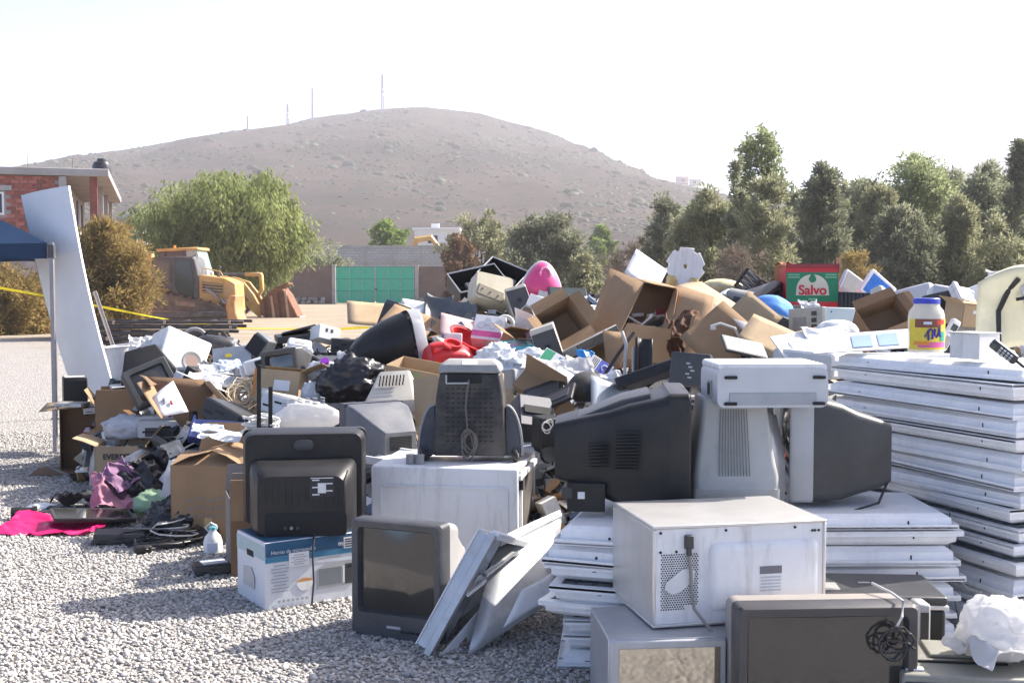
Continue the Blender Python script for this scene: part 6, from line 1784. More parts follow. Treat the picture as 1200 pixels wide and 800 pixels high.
for k in range(2): MB().tube([(-.2, 0, -.06 + .1 * k), (.2, 0, -.05 + .1 * k)], .008, black_pl).build('rail', t)
for k in range(3): MB().tube([(-.18 + .18 * k, 0, -.16), (-.18 + .18 * k, 0, .06)], .008, black_pl).build('upright', t)

# ---------------------------------------------------------------- centre slope
t = I('television', 'black domed television lying with silver rim to the right', 'television', 450, 405, (-8, 10, 112), D=9.1); crt(t, .54, .46, .52, black_pl, silver_pl, prof=[(.2, .98, .98, 0), (.3, .95, .94, 0), (.5, .86, .84, -.02), (.75, .7, .66, -.05), (.92, .52, .48, -.09), (1, .4, .36, -.11)], r=.13, vents='back')
t = I('monitor', 'pale beige monitor back with slotted top left of the heater', 'monitor', 464, 468, (62, -4, -6), D=7.75); hb_ = crt(t, .36, .34, .34, beige_pl)
mb = MB()
for j in range(3):
    for i in range(8): mb.box((-.08 + .022 * i, .05 + .03 * j, .142 - .012 * j), (.008, .022, .006), dark_hole)
mb.build('top_slots', hb_)['kind'] = 'stuff'
t = I('television', 'dusty grey television seen from its corner beside the white cabinet', 'television', 450, 512, (0, 0, 214), D=7.15); crt(t, .40, .40, .42, mat('dusty_navy_shell', (.11, .115, .13), .5, var=.1, dust=.5, dust_col=(.3, .29, .28)), navy_pl, prof=[(.2, .99, .99, 0), (.4, .97, .95, -.02), (.62, .84, .80, -.05), (1, .52, .50, -.12)], r=.015)
t = I('white_tray', 'white plastic tray in front of the navy television', 'tray', 470, 540, (8, 4, -25), D=6.85); MB().box((0, 0, 0), (.34, .22, .02), white_pl).build('base', t, bev=.006)
for sy in (-1, 1): MB().box((0, sy * .11, .02), (.34, .01, .04), white_pl).build('lip', t)
t = I('fruit_carton', 'shallow tan carton with green stripe behind the monitors', 'carton', 495, 441, (10, 8, -22), D=8.3); carton(t, .44, .26, .16, (None, None, None, None), card_l); MB().box((-.02, -.1335, -.03), (.40, .002, .045), mat('green_print', hexc('#3f9a72'), .7)).build('green_stripe', t); MB().box((-.05, -.1335, .045), (.2, .002, .02), mat('green_print_pale', hexc('#8ea06a'), .8)).build('print', t)
t = I('carton_flap', 'plain tan cardboard panel leaning against the heater', 'cardboard', 501, 470, (-14, -8, -12), D=7.4); MB().box((0, 0, 0), (.17, .007, .30), card_l).build('board', t); MB().box((.06, .1, -.02), (.007, .2, .28), card_l).build('side_board', t)
t = I('fuel_can', 'red plastic fuel can shape with round opening', 'fuel can', 527, 419, (24, 6, 20), D=8.7)
mb = MB(); mb.loft([rsec2(.36, .24, -.12), rsec2(.36, .24, .0), rsec2(.30, .20, .06), rsec2(.16, .14, .10)], red_pl, True, True); mb.build('body', t, bev=.03, seg=3)
mb = MB(); mb.lathe([(.06, .06), (.07, .1), (.068, .125), (.055, .125), (.05, .07), (.01, .06)], red_pl, 22, cap=False); mb.build('opening', t); MB().tube([(-.14, -.06, .03), (-.17, -.06, .11), (-.09, -.06, .13), (-.03, -.06, .1)], .018, red_pl, 8).build('handle', t); MB().box((-.16, -.122, .0), (.03, .006, .045), dark_hole).build('recess', t)
t = I('red_tub', 'red plastic lid lying behind the red fuel can', 'tub', 546, 402, (30, 20, 30), D=9.1); MB().lathe([(.02, -.06), (.12, -.06), (.15, .04), (.16, .05), (.14, .05), (.11, -.04), (.02, -.045)], red_pl, 22, cap=False).build('body', t); MB().lathe([(.161, .045), (.168, .05), (.161, .056)], red_pl, 22, cap=False).build('rim', t)
t = I('filter_block', 'white pleated filter block on the red fuel can', 'filter', 531, 399, (-14, 4, 12), D=8.85)
MB().box((0, 0, 0), (.12, .09, .10), white_pl).build('core', t, bev=.004)
for k in range(6): MB().box((-.05 + .02 * k, -.047, 0), (.008, .008, .09), white_pl).build('pleat', t)
for (px, py, w, d, rot, m, lab, D) in [
    (440, 368, .50, .34, (34, 4, 12), card_l, 'flat pale cardboard sheet on the crest behind the domed screen', 10.6),
    (486, 378, .50, .42, (22, 18, -8), card, 'tan cardboard sheet sloping right of the domed screen', 9.9),
    (483, 366, .22, .26, (50, 10, 0), paper_w, 'white card standing above the tan cardboard sheet', 10.2),
    (541, 385, .36, .3, (36, 14, 10), mat('pinkish_board', hexc('#b59a98'), .8), 'pinkish grey board below the dark seats', 9.7),
    (655, 462, .2, .36, (52, 30, -8), mat('pale_blue_board', hexc('#b9c9da'), .5), 'pale blue panel leaning by the black pan lid', 7.5),
    (605, 432, .24, .22, (40, 10, 8), paper_b, 'bluish paper sheet beneath the grey film bag', 8.2),
    (638, 428, .22, .18, (36, -8, -14), paper_b, 'light blue sheet right of the bluish paper', 8.2),
    (757, 318, .34, .30, (58, 34, 6), paper_w, 'white card sticking up behind the tallest carton', 10.6),
    (660, 442, .52, .07, (40, -14, 6), white_pl, 'long white plastic strip above the pale blue panel', 7.9),
    (575, 462, .17, .28, (70, 4, 12), card_l, 'tan board standing right of the heater', 7.4),
    (597, 480, .10, .24, (75, -20, -20), card_l, 'narrow tan board wedge right of the heater', 7.2),
    (922, 402, .62, .42, (24, 12, 20), mat('slate_board', (.22, .22, .24), .6), 'slate grey panel below the computer case', 7.6),
    (945, 396, .34, .2, (30, -14, -12), mat('taupe_board', hexc('#9a8a80'), .8), 'taupe cardboard panel below the computer case', 7.5),
    (910, 398, .42, .3, (30, 24, -20), card_l, 'pale cardboard flap below the blue cushion', 7.4),
    (845, 394, .40, .36, (50, -36, 20), card, 'tan cardboard flap pointing up beside the brown paper', 7.7),
    (875, 378, .36, .30, (58, -44, 10), card_l, 'pointed pale cardboard flap left of the blue cushion', 8.0),
    (715, 470, .3, .26, (60, 20, 30), mat('grey_blue_glass', (.3, .34, .38), .2), 'grey-blue glass sheet behind the black television', 7.2),
    (672, 432, .14, .18, (48, 20, 10), cream_pl, 'cream plate with two screw holes under the folded carton', 8.0)]:
    nm = 'paper_sheet' if 'paper' in lab or 'white card' in lab else 'scrap_sheet'
    t = I(nm, lab, 'sheet', px, py, rot, D=D)
    mb = MB(); n_ = 6; tops = []
    k_ = random.Random(px).uniform(-.008, .008)
    rows = [[(w * (i / n_ - .5), d * (j / n_ - .5), k_ * math.sin(math.pi * i / n_) + .005 * math.sin(2.2 * j / n_ + px)) for i in range(n_ + 1)] for j in range(n_ + 1)]
    mb.loft(rows, m, False, False, closed=False); o = mb.build('sheet', t, smooth=60); o.modifiers.new('s', 'SOLIDIFY').thickness = .006
    if 'screw' in lab:
        for k in (0, 1): MB().lathe([(.006, 0), (.006, .004)], dark_hole, 8).build('screw_hole', t, (-.02 + .04 * k, .02, .02))
for (px, py, rot, lab, D) in [(512, 366, (48, 8, 10), 'dark grey moulded seat shell on the crest', 10.3), (545, 371, (40, -6, -10), 'second dark seat shell below the black tray', 10.1)]:
    t = I('seat_shell', lab, 'seat', px, py, rot, D=D); mb = MB(); rows = [[(.12 * u, .11 * v, .05 * u * u + .07 * max(0, v) ** 2) for u in [k / 6 - 1 for k in range(13)]] for v in [k / 6 - 1 for k in range(13)]]
    mb.loft(rows, mat('slate_plastic', (.10, .115, .125), .45, dust=.2), False, False, closed=False); o = mb.build('shell', t, smooth=60); o.modifiers.new('s', 'SOLIDIFY').thickness = .01; MB().box((0, 0, -.012), (.16, .1, .02), black_pl).build('mount', t)
t = I('blender_box', 'white and pink appliance box with pictured white jugs', 'carton', 574, 392, (-36, 6, -10), D=9.2); MB().box((0, 0, 0), (.24, .20, .22), white_pl).build('box', t, bev=.003); MB().box((0, -.101, -.06), (.236, .002, .05), mat('magenta_print', hexc('#c8528e'), .6)).build('pink_band', t); MB().box((-.121, 0, -.02), (.002, .19, .17), mat('maroon_print', hexc('#5a2a34'), .6)).build('dark_side', t)
for k in range(4): MB().lathe([(.001, .0), (.03, 0), (.03, .003)], lg, 14).build('pictured_jug', t, (-.06 + .045 * k, -.102, .02 + .03 * (k % 2)), (90, 0, 0))
t = I('sewing_machine', 'cream plastic machine housing high on the pile', 'machine housing', 573, 345, (-24, 12, 16), D=10.2)
mb = MB(); mb.loft([rsec(.32, .24, .03, -.15), rsec(.34, .26, .035, -.1), rsec(.33, .25, .035, .08), rsec(.26, .2, .03, .14)], cream_pl, True, True); mb.build('housing', t, smooth=40); MB().box((-.03, -.155, -.06), (.24, .02, .10), mat('khaki_plastic', hexc('#8f8570'), .5, dust=.3), rot=(0, 10, 0)).build('lower_panel', t, bev=.008); MB().box((0, .0, .135), (.3, .2, .03), cream_pl, rot=(6, 0, 0)).build('top_cover', t, bev=.012)
for k in range(3): MB().lathe([(.007, 0), (.007, .004)], dark_hole, 8).build('screw', t, (-.11 + .07 * k, -.167, -.04 - .02 * k), (90, 0, 0))
t = I('pipe_elbow', 'grey ring shaped pipe piece hanging from the cream housing', 'pipe', 592, 380, (70, 0, 10), D=9.5); MB().tube([(.065 * math.cos(a), .065 * math.sin(a), 0) for a in [k * math.pi / 10 for k in range(21)]], .018, mat('pale_pipe', (.5, .48, .44), .5), 8).build('ring', t); MB().tube([(.03, -.06, 0), (.06, -.1, 0), (.075, -.13, 0)], .02, mat('pale_pipe', (.5, .48, .44), .5), 8).build('stub', t)
for (px, py, w, rot, lab, D) in [(560, 333, .46, (30, -12, 20), 'open black metal housing with pale edges behind the cream machine', 10.9), (588, 326, .38, (28, 22, -16), 'second black metal housing tilted at the back of the crest', 11.1)]:
    t = I('metal_tray', lab, 'metal tray', px, py, rot, D=D)
    MB().box((0, 0, -.1), (w, .34, .01), black_pl).build('base', t)
    for sx in (-1, 1): MB().box((sx * w / 2, 0, -.02), (.01, .34, .17), black_pl).build('side', t)
    for sy in (-1, 1): MB().box((0, sy * .17, -.02), (w, .01, .17), black_pl).build('wall', t)
    mb = MB(); c4 = [(-w / 2, -.17, .067), (w / 2, -.17, .067), (w / 2, .17, .067), (-w / 2, .17, .067), (-w / 2, -.17, .067)]; mb.tube(c4, .008, silver_pl, 6); mb.build('edge_trim', t); MB().box((.03, .0, -.05), (w * .5, .2, .03), grey_pl, rot=(6, 8, 10)).build('insert', t)
# pink plastic tub
t = I('baby_bathtub', 'pink plastic tub with white rim standing on the crest', 'tub', 636, 335, (-8, 4, 10), D=10.7)
pinkt = mat('pink_tub', hexc('#d2407f'), .35, var=.08, dust=.15)
mb = MB(); secs = []
for q, k, y in ((0, 1, .05), (1, .98, 0), (2, .86, -.05), (3, .6, -.09), (4, .25, -.11)):
    secs.append([(k * .175 * (math.cos(a) if math.sin(a) < 0 else math.cos(a) * (1 - .25 * math.sin(a))), y, k * (.24 * math.sin(a) if math.sin(a) > 0 else .12 * math.sin(a)) - .02) for a in [j * 2 * math.pi / 28 for j in range(28)]])
mb.loft(secs, pinkt, False, True); mb.build('shell', t, smooth=60)
mb = MB(); mb.tube([(p_[0] * 1.02, p_[1] + .01, p_[2] * 1.02) for p_ in secs[0]] + [(secs[0][0][0] * 1.02, .06, secs[0][0][2] * 1.02)], .014, white_pl, 8); mb.build('rim', t, smooth=60)
mb = MB(); mb.tube([(.045 * math.cos(a), -.095 + .02 * abs(math.sin(a)), .10 + .05 * math.sin(a)) for a in [j * 2 * math.pi / 16 for j in range(17)]], .012, mat('pale_pink', hexc('#dc86ac'), .4), 8); mb.build('drain_ring', t, smooth=60); MB().box((.04, -.1, -.10), (.2, .02, .1), lg, rot=(-12, 10, 0)).build('grey_foot', t, bev=.02, seg=3)
t = I('flat_monitor', 'white framed flat monitor on the crest beside the pink tub', 'monitor', 640, 362, (-44, 14, -16), D=10.0); MB().box((0, 0, 0), (.26, .03, .22), white_pl).build('frame', t, bev=.006); MB().box((0, -.016, .005), (.21, .003, .16), glass_d).build('screen', t); MB().box((0, .02, -.12), (.1, .06, .02), white_pl).build('foot', t)
t = I('flat_monitor', 'black framed screen lying behind the white framed monitor', 'monitor', 665, 346, (-54, 2, 4), D=10.4); MB().box((0, 0, 0), (.34, .03, .2), black_pl).build('frame', t, bev=.006); MB().box((0, -.016, 0), (.3, .003, .16), glass_d).build('screen', t); MB().box((0, .02, -.11), (.1, .06, .02), black_pl).build('foot', t)
t = I('computer_cover', 'dark blue-grey computer side panel below the cream housing', 'computer cover', 598, 398, (-50, 4, 4), D=9.3); MB().box((0, 0, 0), (.32, .02, .30), navy_pl).build('plate', t, bev=.006); MB().box((0, -.011, .06), (.2, .003, .02), dark_hole).build('slot', t)
t = I('blue_folder', 'blue and white leaflet pack beside the cream housing', 'leaflets', 606, 356, (-50, 24, 10), D=10.0); MB().box((0, 0, 0), (.12, .02, .16), mat('leaflet_blue', hexc('#4d7fb8'), .5)).build('cover', t); MB().box((.0, -.011, .03), (.08, .002, .03), paper_w).build('title_strip', t)
t = I('scrap_carton', 'torn white and brown carton left of the folded carton', 'carton', 622, 382, (30, 20, -26), D=9.3); carton(t, .2, .16, .24, (110, 60, 120, None), paper_w, fl=.6); MB().box((-.05, .0, .04), (.08, .1, .16), card_d).build('inner_board', t)
t = I('scrap_carton', 'crushed small brown carton beside the torn white carton', 'carton', 612, 402, (20, 10, 30), D=8.9); carton(t, .26, .2, .1, (150, 30, 40, 160), card)
t = I('scrap_carton', 'tan carton opened toward the camera at the pile centre', 'carton', 658, 384, (58, -28, 18), D=8.9); carton(t, .30, .28, .26, (168, 160, 172, 150), card, fl=.3)
t = I('game_case', 'turquoise plastic toy case in the middle of the pile', 'toy case', 606, 405, (26, -4, 14), D=8.7); MB().box((0, 0, 0), (.26, .14, .035), mat('turquoise', hexc('#4fc0c0'), .4)).build('case', t, bev=.012, seg=3); MB().box((0, -.0, .018), (.12, .08, .004), grey_pl).build('display', t); MB().box((.09, -.0, .018), (.03, .06, .004), white_pl).build('pad', t)
t = I('cloth_bundle', 'pale pink cloth right of the turquoise case', 'cloth', 636, 402, (30, 6, 0), D=8.9); crumple(.28, .22, .09, mat('pale_pink_cloth', hexc('#e0a8b8'), .9), 'cloth', t, 51, freq=1.6)
t = I('cloth_bundle', 'lilac cloth under the turquoise case', 'cloth', 590, 414, (24, 6, 0), D=8.6); crumple(.24, .18, .08, mat('lilac_cloth', hexc('#b08cbc'), .9), 'cloth', t, 52, freq=1.6)
t = I('plastic_bag', 'bluish clear film bag below the turquoise case', 'plastic bag', 622, 417, (0, 0, 0), D=8.4); blob(.24, .16, .12, poly_c, 'film', t, 22, .3, 2)
t = I('paper_wad', 'crumpled white and blue packing film right of the red can', 'packing film', 583, 422, (0, 0, 0), D=8.3); blob(.26, .2, .22, paper_w, 'film', t, 23, .36, 2.4, 5); crumple(.26, .2, .1, paper_b, 'blue_film', t, 24, loc=(.06, -.05, -.04))
t = I('foam_dome', 'rounded white foam sheet bulging in the pile centre', 'foam', 628, 452, (30, 10, 0), D=7.8); blob(.30, .24, .22, poly_w, 'foam', t, 25, .12, 1.4, 4, ridged=False)
t = I('foam_dome', 'small white sheet of foam above the rounded one', 'foam', 660, 434, (34, -12, 10), D=8.0); crumple(.24, .2, .06, poly_w, 'foam', t, 26, freq=1.2)
t = I('magazine', 'green and white magazine below the folded carton', 'magazine', 648, 423, (48, 26, -18), D=8.1); MB().box((0, 0, 0), (.18, .14, .012), paper_w).build('pages', t); MB().box((-.05, 0, .007), (.07, .13, .002), mat('green_print', hexc('#3f9a72'), .7)).build('green_cover', t); MB().box((.05, .0, .007), (.05, .1, .002), mat('leaflet_blue', hexc('#4d7fb8'), .5)).build('blue_block', t)
t = I('medicine_box', 'white and violet medicine box tilted beneath the tall carton', 'box', 702, 431, (-36, 32, -10), D=7.9); MB().box((0, 0, 0), (.16, .06, .10), paper_w).build('box', t, bev=.002); MB().box((.03, -.031, 0), (.085, .002, .096), mat('violet_print', hexc('#5560b8'), .5)).build('violet_panel', t)
mb = MB(); mb.tube([(.022 * math.cos(a) + .035, -.033, .022 * math.sin(a)) for a in [j * .5 for j in range(10)]], .004, paper_w, 5); mb.build('round_logo', t)
for k in range(4): MB().box((-.06 + .012 * k, -.031, 0), (.005, .002, .08), ink).build('bar', t)
t = I('plastic_bag', 'bright blue wrapper under the tall carton', 'wrapper', 686, 419, (30, 0, 0), D=8.2); crumple(.14, .12, .06, mat('blue_wrapper', hexc('#2f86c4'), .4), 'film', t, 28, freq=1.6)
t = I('cooking_pan', 'black domed pan lying on the pale blue panel', 'pan', 687, 456, (34, -6, 0), D=7.3); mb = MB(); mb.lathe([(.118, 0), (.115, .03), (.09, .07), (.05, .09), (.005, .096)], dusty_black, 28); mb.build('dome', t, smooth=60); MB().lathe([(.118, -.004), (.124, .0), (.118, .006)], dkgrey_pl, 28, cap=False).build('rim', t)
t = I('equipment_case', 'dark navy wedge case right of the heater', 'case', 622, 490, (-34, 10, 24), D=6.9); MB().box((0, 0, 0), (.26, .2, .22), navy_pl, taper=.8).build('case', t, bev=.01); MB().box((0, -.1, 0), (.18, .01, .05), dark_hole, rot=(-5, 0, 0)).build('slot', t)
for (px, py, rot, lab, D) in [(637, 460, (30, -20, -18), 'black laptop base below the pale blue panel', 7.2), (648, 468, (24, -24, -20), 'lower black laptop lid below the pale blue panel', 7.0)]:
    t = I('laptop', lab, 'laptop', px, py, rot, D=D); MB().box((0, 0, 0), (.28, .2, .02), black_pl).build('base', t, bev=.005); MB().box((0, .0, .012), (.22, .1, .004), dkgrey_pl).build('key_bed', t)
t = I('speaker', 'black round speaker unit with wire left of the black television', 'speaker', 641, 508, (4, 0, 24), D=6.7); MB().box((0, 0, 0), (.14, .13, .2), black_pl).build('cabinet', t, bev=.012); mb = MB(); coil(mb, 3, .03, .03, .004, .004, cable_w, 52, 9, .2, Matrix.Translation((-.03, -.07, .05)) @ Matrix.Rotation(math.pi / 2, 4, 'X')); mb.build('wire', t)
t = I('reel', 'black reel on the white cabinet edge', 'reel', 643, 533, (76, 0, 20), D=6.55); MB().lathe([(.012, -.02), (.045, -.022), (.045, -.016), (.03, -.014), (.03, .014), (.045, .016), (.045, .022), (.012, .02)], black_pl, 22).build('spool', t); MB().lathe([(.031, -.012), (.034, 0), (.031, .012)], dkgrey_pl, 20, cap=False).build('winding', t)
t = I('paper_wad', 'white packet on the white cabinet right of the heater', 'packet', 622, 524, (10, 0, 10), D=6.75); MB().box((0, 0, 0), (.16, .12, .03), paper_w).build('packet', t, bev=.01, seg=3); MB().box((0, -.0, .016), (.1, .05, .002), paper_b).build('print', t)
t = I('folding_chair', 'thin silver and black chair frame before the tall carton', 'chair', 736, 425, (-6, 6, 30), D=7.6)
for pts_, m_ in (([(-.03, 0, -.28), (-.02, 0, .12), (-.04, .02, .2)], silver_pl), ([(.05, 0, -.28), (.04, .0, .1)], silver_pl), ([(-.26, .0, -.2), (-.06, .02, .06), (.06, .03, .2)], black_pl), ([(-.2, .02, -.3), (.1, .02, .0)], black_pl)): MB().tube(pts_, .011, m_, 8).build('tube', t)
mb = MB(); rows = [[(.08 + .07 * u, -.06 * u * u, .02 + .14 * v) for u in [k / 4 - 1 for k in range(9)]] for v in (-1, -.5, 0, .5, 1)]; mb.loft(rows, black_pl, False, False, closed=False); o = mb.build('backrest', t, smooth=60); o.modifiers.new('s', 'SOLIDIFY').thickness = .02
t = pix_panels('tall_carton', 'tallest brown carton, open with a dark inside', 'carton', [
    ('side', [(715, 314, 9.5), (755, 331, 8.95), (709, 425, 8.55), (680, 409, 9.1)], card, .006),
    ('back', [(744, 329, 10.0), (792, 339, 10.0), (780, 402, 9.9), (716, 398, 9.9)], card_d, .006),
    ('top', [(740, 325, 10.0), (793, 336.5, 10.0), (792, 337, 8.95), (756, 330, 8.9)], card, .006),  # added edge-on board, blocks sun and sky so the inside goes dark
    ('added_shade_side', [(793, 338, 10.0), (795, 339, 8.9), (784, 402, 8.5), (780, 402, 9.9)], card, .006),  # added edge-on wall, keeps light out of the carton from the right
    ('flap', [(706, 387, 8.5), (783, 397, 8.4), (779, 424, 8.25), (711, 433, 8.3)], card, .006),
    ('bottom', [(712, 424, 8.6), (782, 424, 8.5), (780, 402, 9.9), (716, 398, 9.9)], card_d, .006),
    ('tape', [(722, 345, 9.2), (727, 347, 9.12), (716, 370, 9.02), (711, 367, 9.1)], mat('parcel_tape', hexc('#b79a6c'), .25, var=.1), .001)])
t = I('carton_flap', 'broad brown cardboard sheet folded in front of the tallest carton', 'cardboard', 770, 404, (-24, 8, 6), D=8.1); MB().box((0, 0, 0), (.42, .008, .26), card).build('board', t); MB().box((-.21, .08, 0), (.008, .17, .26), card).build('side_board', t)
t = pix_panels('second_carton', 'leaning brown carton right of the tallest carton', 'carton', [
    ('side', [(791, 335, 9.1), (836, 347, 8.6), (826, 412, 8.0), (772, 396, 8.6)], card, .006),
    ('top', [(791, 335, 9.1), (822, 330, 9.6), (876, 364, 9.0), (836, 347, 8.6)], card_l, .006),
    ('end', [(836, 347, 8.6), (876, 366, 8.95), (872, 395, 8.5), (826, 412, 8.0)], card_l, .006),
    ('flap', [(858, 372, 8.4), (892, 355, 8.5), (880, 392, 8.1), (838, 416, 7.8)], card, .006),
    ('printed_strip', [(836, 356, 8.53), (848, 361, 8.6), (846, 371, 8.5), (834, 366, 8.44)], mat('faded_print', (.24, .2, .17), .9), .001)])
t = I('paper_bag', 'crumpled dark brown paper between the two brown cartons', 'paper', 803, 388, (30, 10, 10), D=8.0); crumple(.30, .36, .16, mat('brown_paper', hexc('#5a3d2a'), .9, var=.2), 'paper', t, 62, freq=2); crumple(.2, .3, .1, mat('brown_paper', hexc('#5a3d2a'), .9, var=.2), 'torn_piece', t, 63, loc=(-.02, -.1, -.16), rot=(40, 0, 30))
t = I('carton_flap', 'narrow upright cardboard edge beside the brown paper', 'cardboard', 815, 402, (-10, 22, 30), D=7.8); MB().box((0, 0, 0), (.12, .04, .34), card).build('board', t); MB().box((.0, -.021, 0), (.1, .003, .3), card_d).build('torn_face', t)
t = I('bent_wire', 'bent pale wire handle above the cardboard flaps', 'wire', 855, 388, (0, 0, 0), D=7.6); MB().tube([(-.12, 0, .03), (-.06, 0, .05), (.03, -.02, .02), (.08, -.02, -.08)], .009, cable_w, 8).build('wire', t); MB().lathe([(.013, 0), (.013, .03)], white_pl, 10).build('grip', t, (-.12, 0, .02), (0, 90, 0))
# foam end piece with a hole
t = I('foam_block', 'white notched foam disc with centre hole on the crest', 'foam', 804, 312, (-4, 6, 6), D=10.2)
poly = []
for k in range(6):
    a0 = R(60 * k + 10); a1 = R(60 * k + 50)
    for a, r0 in ((a0 - .07, .145), (a0, .17), (a1, .17), (a1 + .07, .145)): poly.append((r0 * math.cos(a), r0 * math.sin(a)))
mb = MB(); inner = [(.022 * math.cos(2 * math.pi * k / 24 + R(10)), .022 * math.sin(2 * math.pi * k / 24 + R(10))) for k in range(24)]
mb.loft([[(x, 0, z) for x, z in inner], [(x, 0, z) for x, z in poly], [(x, .05, z) for x, z in poly], [(x, .05, z) for x, z in inner], [(x, 0, z) for x, z in inner]], white_pl, False, False); mb.build('disc', t, bev=.004)
for sx in (-.11, .08): MB().lathe([(.04, 0), (.045, .01), (.045, .12), (.03, .13)], brass, 16).build('gold_tube', t, (sx, .02, -.22))
t = I('black_computer', 'black box with grey lettering behind the black television', 'device', 810, 434, (-8, 4, -14), D=6.2); MB().box((0, 0, 0), (.20, .18, .17), dkgrey_pl).build('body', t, bev=.004)
mb = MB()
for k in range(5): mb.box((-.01 + .012 * (k % 3), -.0915, .03 - .018 * k), (.02, .002, .008), silver_pl)
mb.build('small_lettering', t)['kind'] = 'stuff'
t = I('flat_monitor', 'glossy dark flat screen leaning below the cardboard flaps', 'monitor', 872, 407, (-54, 12, 14), D=6.7); MB().box((0, 0, 0), (.26, .02, .14), dkgrey_pl).build('frame', t, bev=.004); MB().box((0, -.011, 0), (.24, .002, .12), mat('pale_glare_glass', (.4, .42, .44), .1)).build('screen', t)

# ---------------------------------------------------------------- right crest
t = I('cushion', 'pale yellow dotted cushion lying on the crest', 'cushion', 846, 338, (-10, 4, 0), D=10.2); cy = mat('dotted_cushion', hexc('#c9bd98'), .9, var=.2, scale=14); blob(.38, .28, .16, cy, 'cover', t, 71, .06, 1.5, 4, ridged=False); MB().tube([(.18 * math.cos(a), .13 * math.sin(a), 0) for a in [j * math.pi / 12 for j in range(25)]], .008, cy, 6).build('piping', t)
t = I('plastic_crate', 'black slatted crate tilted on the crest', 'crate', 890, 340, (26, 26, 28), D=10.0)
MB().box((0, 0, -.09), (.28, .24, .01), black_pl).build('base', t)
for k in range(4):
    for sy in (-1, 1): MB().box((0, sy * .12, -.07 + .045 * k), (.28, .01, .026), dkgrey_pl).build('slat', t)
    for sx in (-1, 1): MB().box((sx * .14, 0, -.07 + .045 * k), (.01, .24, .026), dkgrey_pl).build('slat', t)
for sx in (-1, 1):
    for sy in (-1, 1): MB().box((sx * .14, sy * .12, -.0), (.02, .02, .19), black_pl).build('post', t)
t = I('grey_roll', 'grey rounded cover in front of the black crate', 'cover', 873, 352, (-14, 12, -20), D=9.5); MB().lathe([(.05, -.14), (.075, -.13), (.08, 0), (.075, .13), (.05, .14)], grey_pl, 20, Matrix.Rotation(math.pi / 2, 4, 'Y')).build('shell', t); MB().box((0, -.075, -.02), (.16, .02, .04), dkgrey_pl).build('slot', t)
t = I('white_wedge', 'white wedge shaped plastic piece left of the grey cover', 'plastic piece', 855, 349, (-20, 30, 20), D=9.6); MB().box((0, 0, 0), (.22, .14, .1), paper_b, taper=.5).build('wedge', t, bev=.008); MB().box((-.02, -.06, -.01), (.1, .02, .04), dkgrey_pl).build('slot', t)
t = I('video_player', 'black and white tape deck below the white wedge', 'tape deck', 868, 366, (-18, 14, -12), D=9.2); device(t, .36, .22, .06, black_pl, white_pl, 2)
t = I('cushion', 'bright blue cushion left of the red and green carton', 'cushion', 905, 366, (-18, 14, 0), D=8.9); bl_c = mat('blue_cloth', hexc('#5f97dd'), .75, var=.12, scale=5); blob(.34, .26, .26, bl_c, 'cover', t, 73, .1, 1.5, 4, ridged=False); MB().tube([(.165 * math.cos(a), -.02, .115 * math.sin(a)) for a in [j * math.pi / 12 for j in range(25)]], .006, bl_c, 6).build('piping', t)
t = I('computer_tower', 'black tower case beneath the blue cushion', 'computer', 895, 386, (-30, 20, -14), D=8.6); device(t, .34, .3, .16, black_pl, dkgrey_pl, 2)
t = I('white_bundle', 'pale cream bolster behind the blue cushion', 'cushion', 927, 338, (0, 6, 0), D=10.3); blob(.34, .2, .13, mat('cream_cloth', hexc('#d8d0bc'), .9), 'cover', t, 74, .08, 1.6, 4, ridged=False); MB().tube([(.16 * math.cos(a), .09 * math.sin(a), 0) for a in [j * math.pi / 12 for j in range(25)]], .006, mat('cream_cloth', hexc('#d8d0bc'), .9), 6).build('piping', t)
t = I('scrap_carton', 'small reddish brown carton corner left of the red and green carton', 'carton', 919, 322, (0, 0, 20), D=10.1); carton(t, .12, .12, .16, (30, 30, 30, 30), mat('red_brown_card', hexc('#9a6a4a'), .9))
# soap carton
D_ = 9.4
t = I('soap_carton', 'green and red soap carton lettered Salvo on the crest', 'carton', 952, 343, (-3, 0, -2), D=D_)
gs, rs_ = mat('soap_green', hexc('#16774e'), .45, var=.08, scale=5), mat('soap_red', hexc('#c02a30'), .45, var=.08, scale=5)
w_, h_ = .415, .40
bx_ = MB().box((0, .13, 0), (w_, .26, h_), rs_).build('box', t, bev=.003)
MB().box((0, -.0015, .045), (w_ - .006, .002, .23), gs).build('green_panel', t)
MB().box((0, -.005, h_ / 2 + .012), (w_, .006, .03), mat('soap_flap', hexc('#8a3034'), .6), rot=(-24, 0, 0)).build('flap', t)
MB().box((w_ / 2 + .005, .05, h_ / 2 + .02), (.006, .12, .12), card_l).build('side_flap', t)
dome = [(.125 * math.cos(a), .02 + .115 * math.sin(a)) for a in [k * math.pi / 16 for k in range(17)]]
MB().prism(dome + [(-.13, -.03), (.13, -.03)], .002, mat('soap_beige', hexc('#cfc4ae'), .5), Matrix.Translation((0, -.0045, .01))).build('dome_emblem', t)
mb = MB(); mb.prism([(.03 * math.sin(a) * (1 - .55 * max(0, math.cos(a))), .108 + (.05 * math.cos(a) if math.cos(a) > 0 else .028 * math.cos(a))) for a in [k * 2 * math.pi / 24 for k in range(24)]], .002, gs, Matrix.Translation((0, -.0065, .0))); mb.build('drop_emblem', t)
text_mesh('lettering_outline', 'Salvo', .105, mat('soap_beige', hexc('#cfc4ae'), .5), t, face_front(0, -.006, .018), bold=.007)
text_mesh('lettering', 'Salvo', .105, mat('soap_letter', hexc('#c4182c'), .5), t, face_front(0, -.0085, .018), bold=.0028)
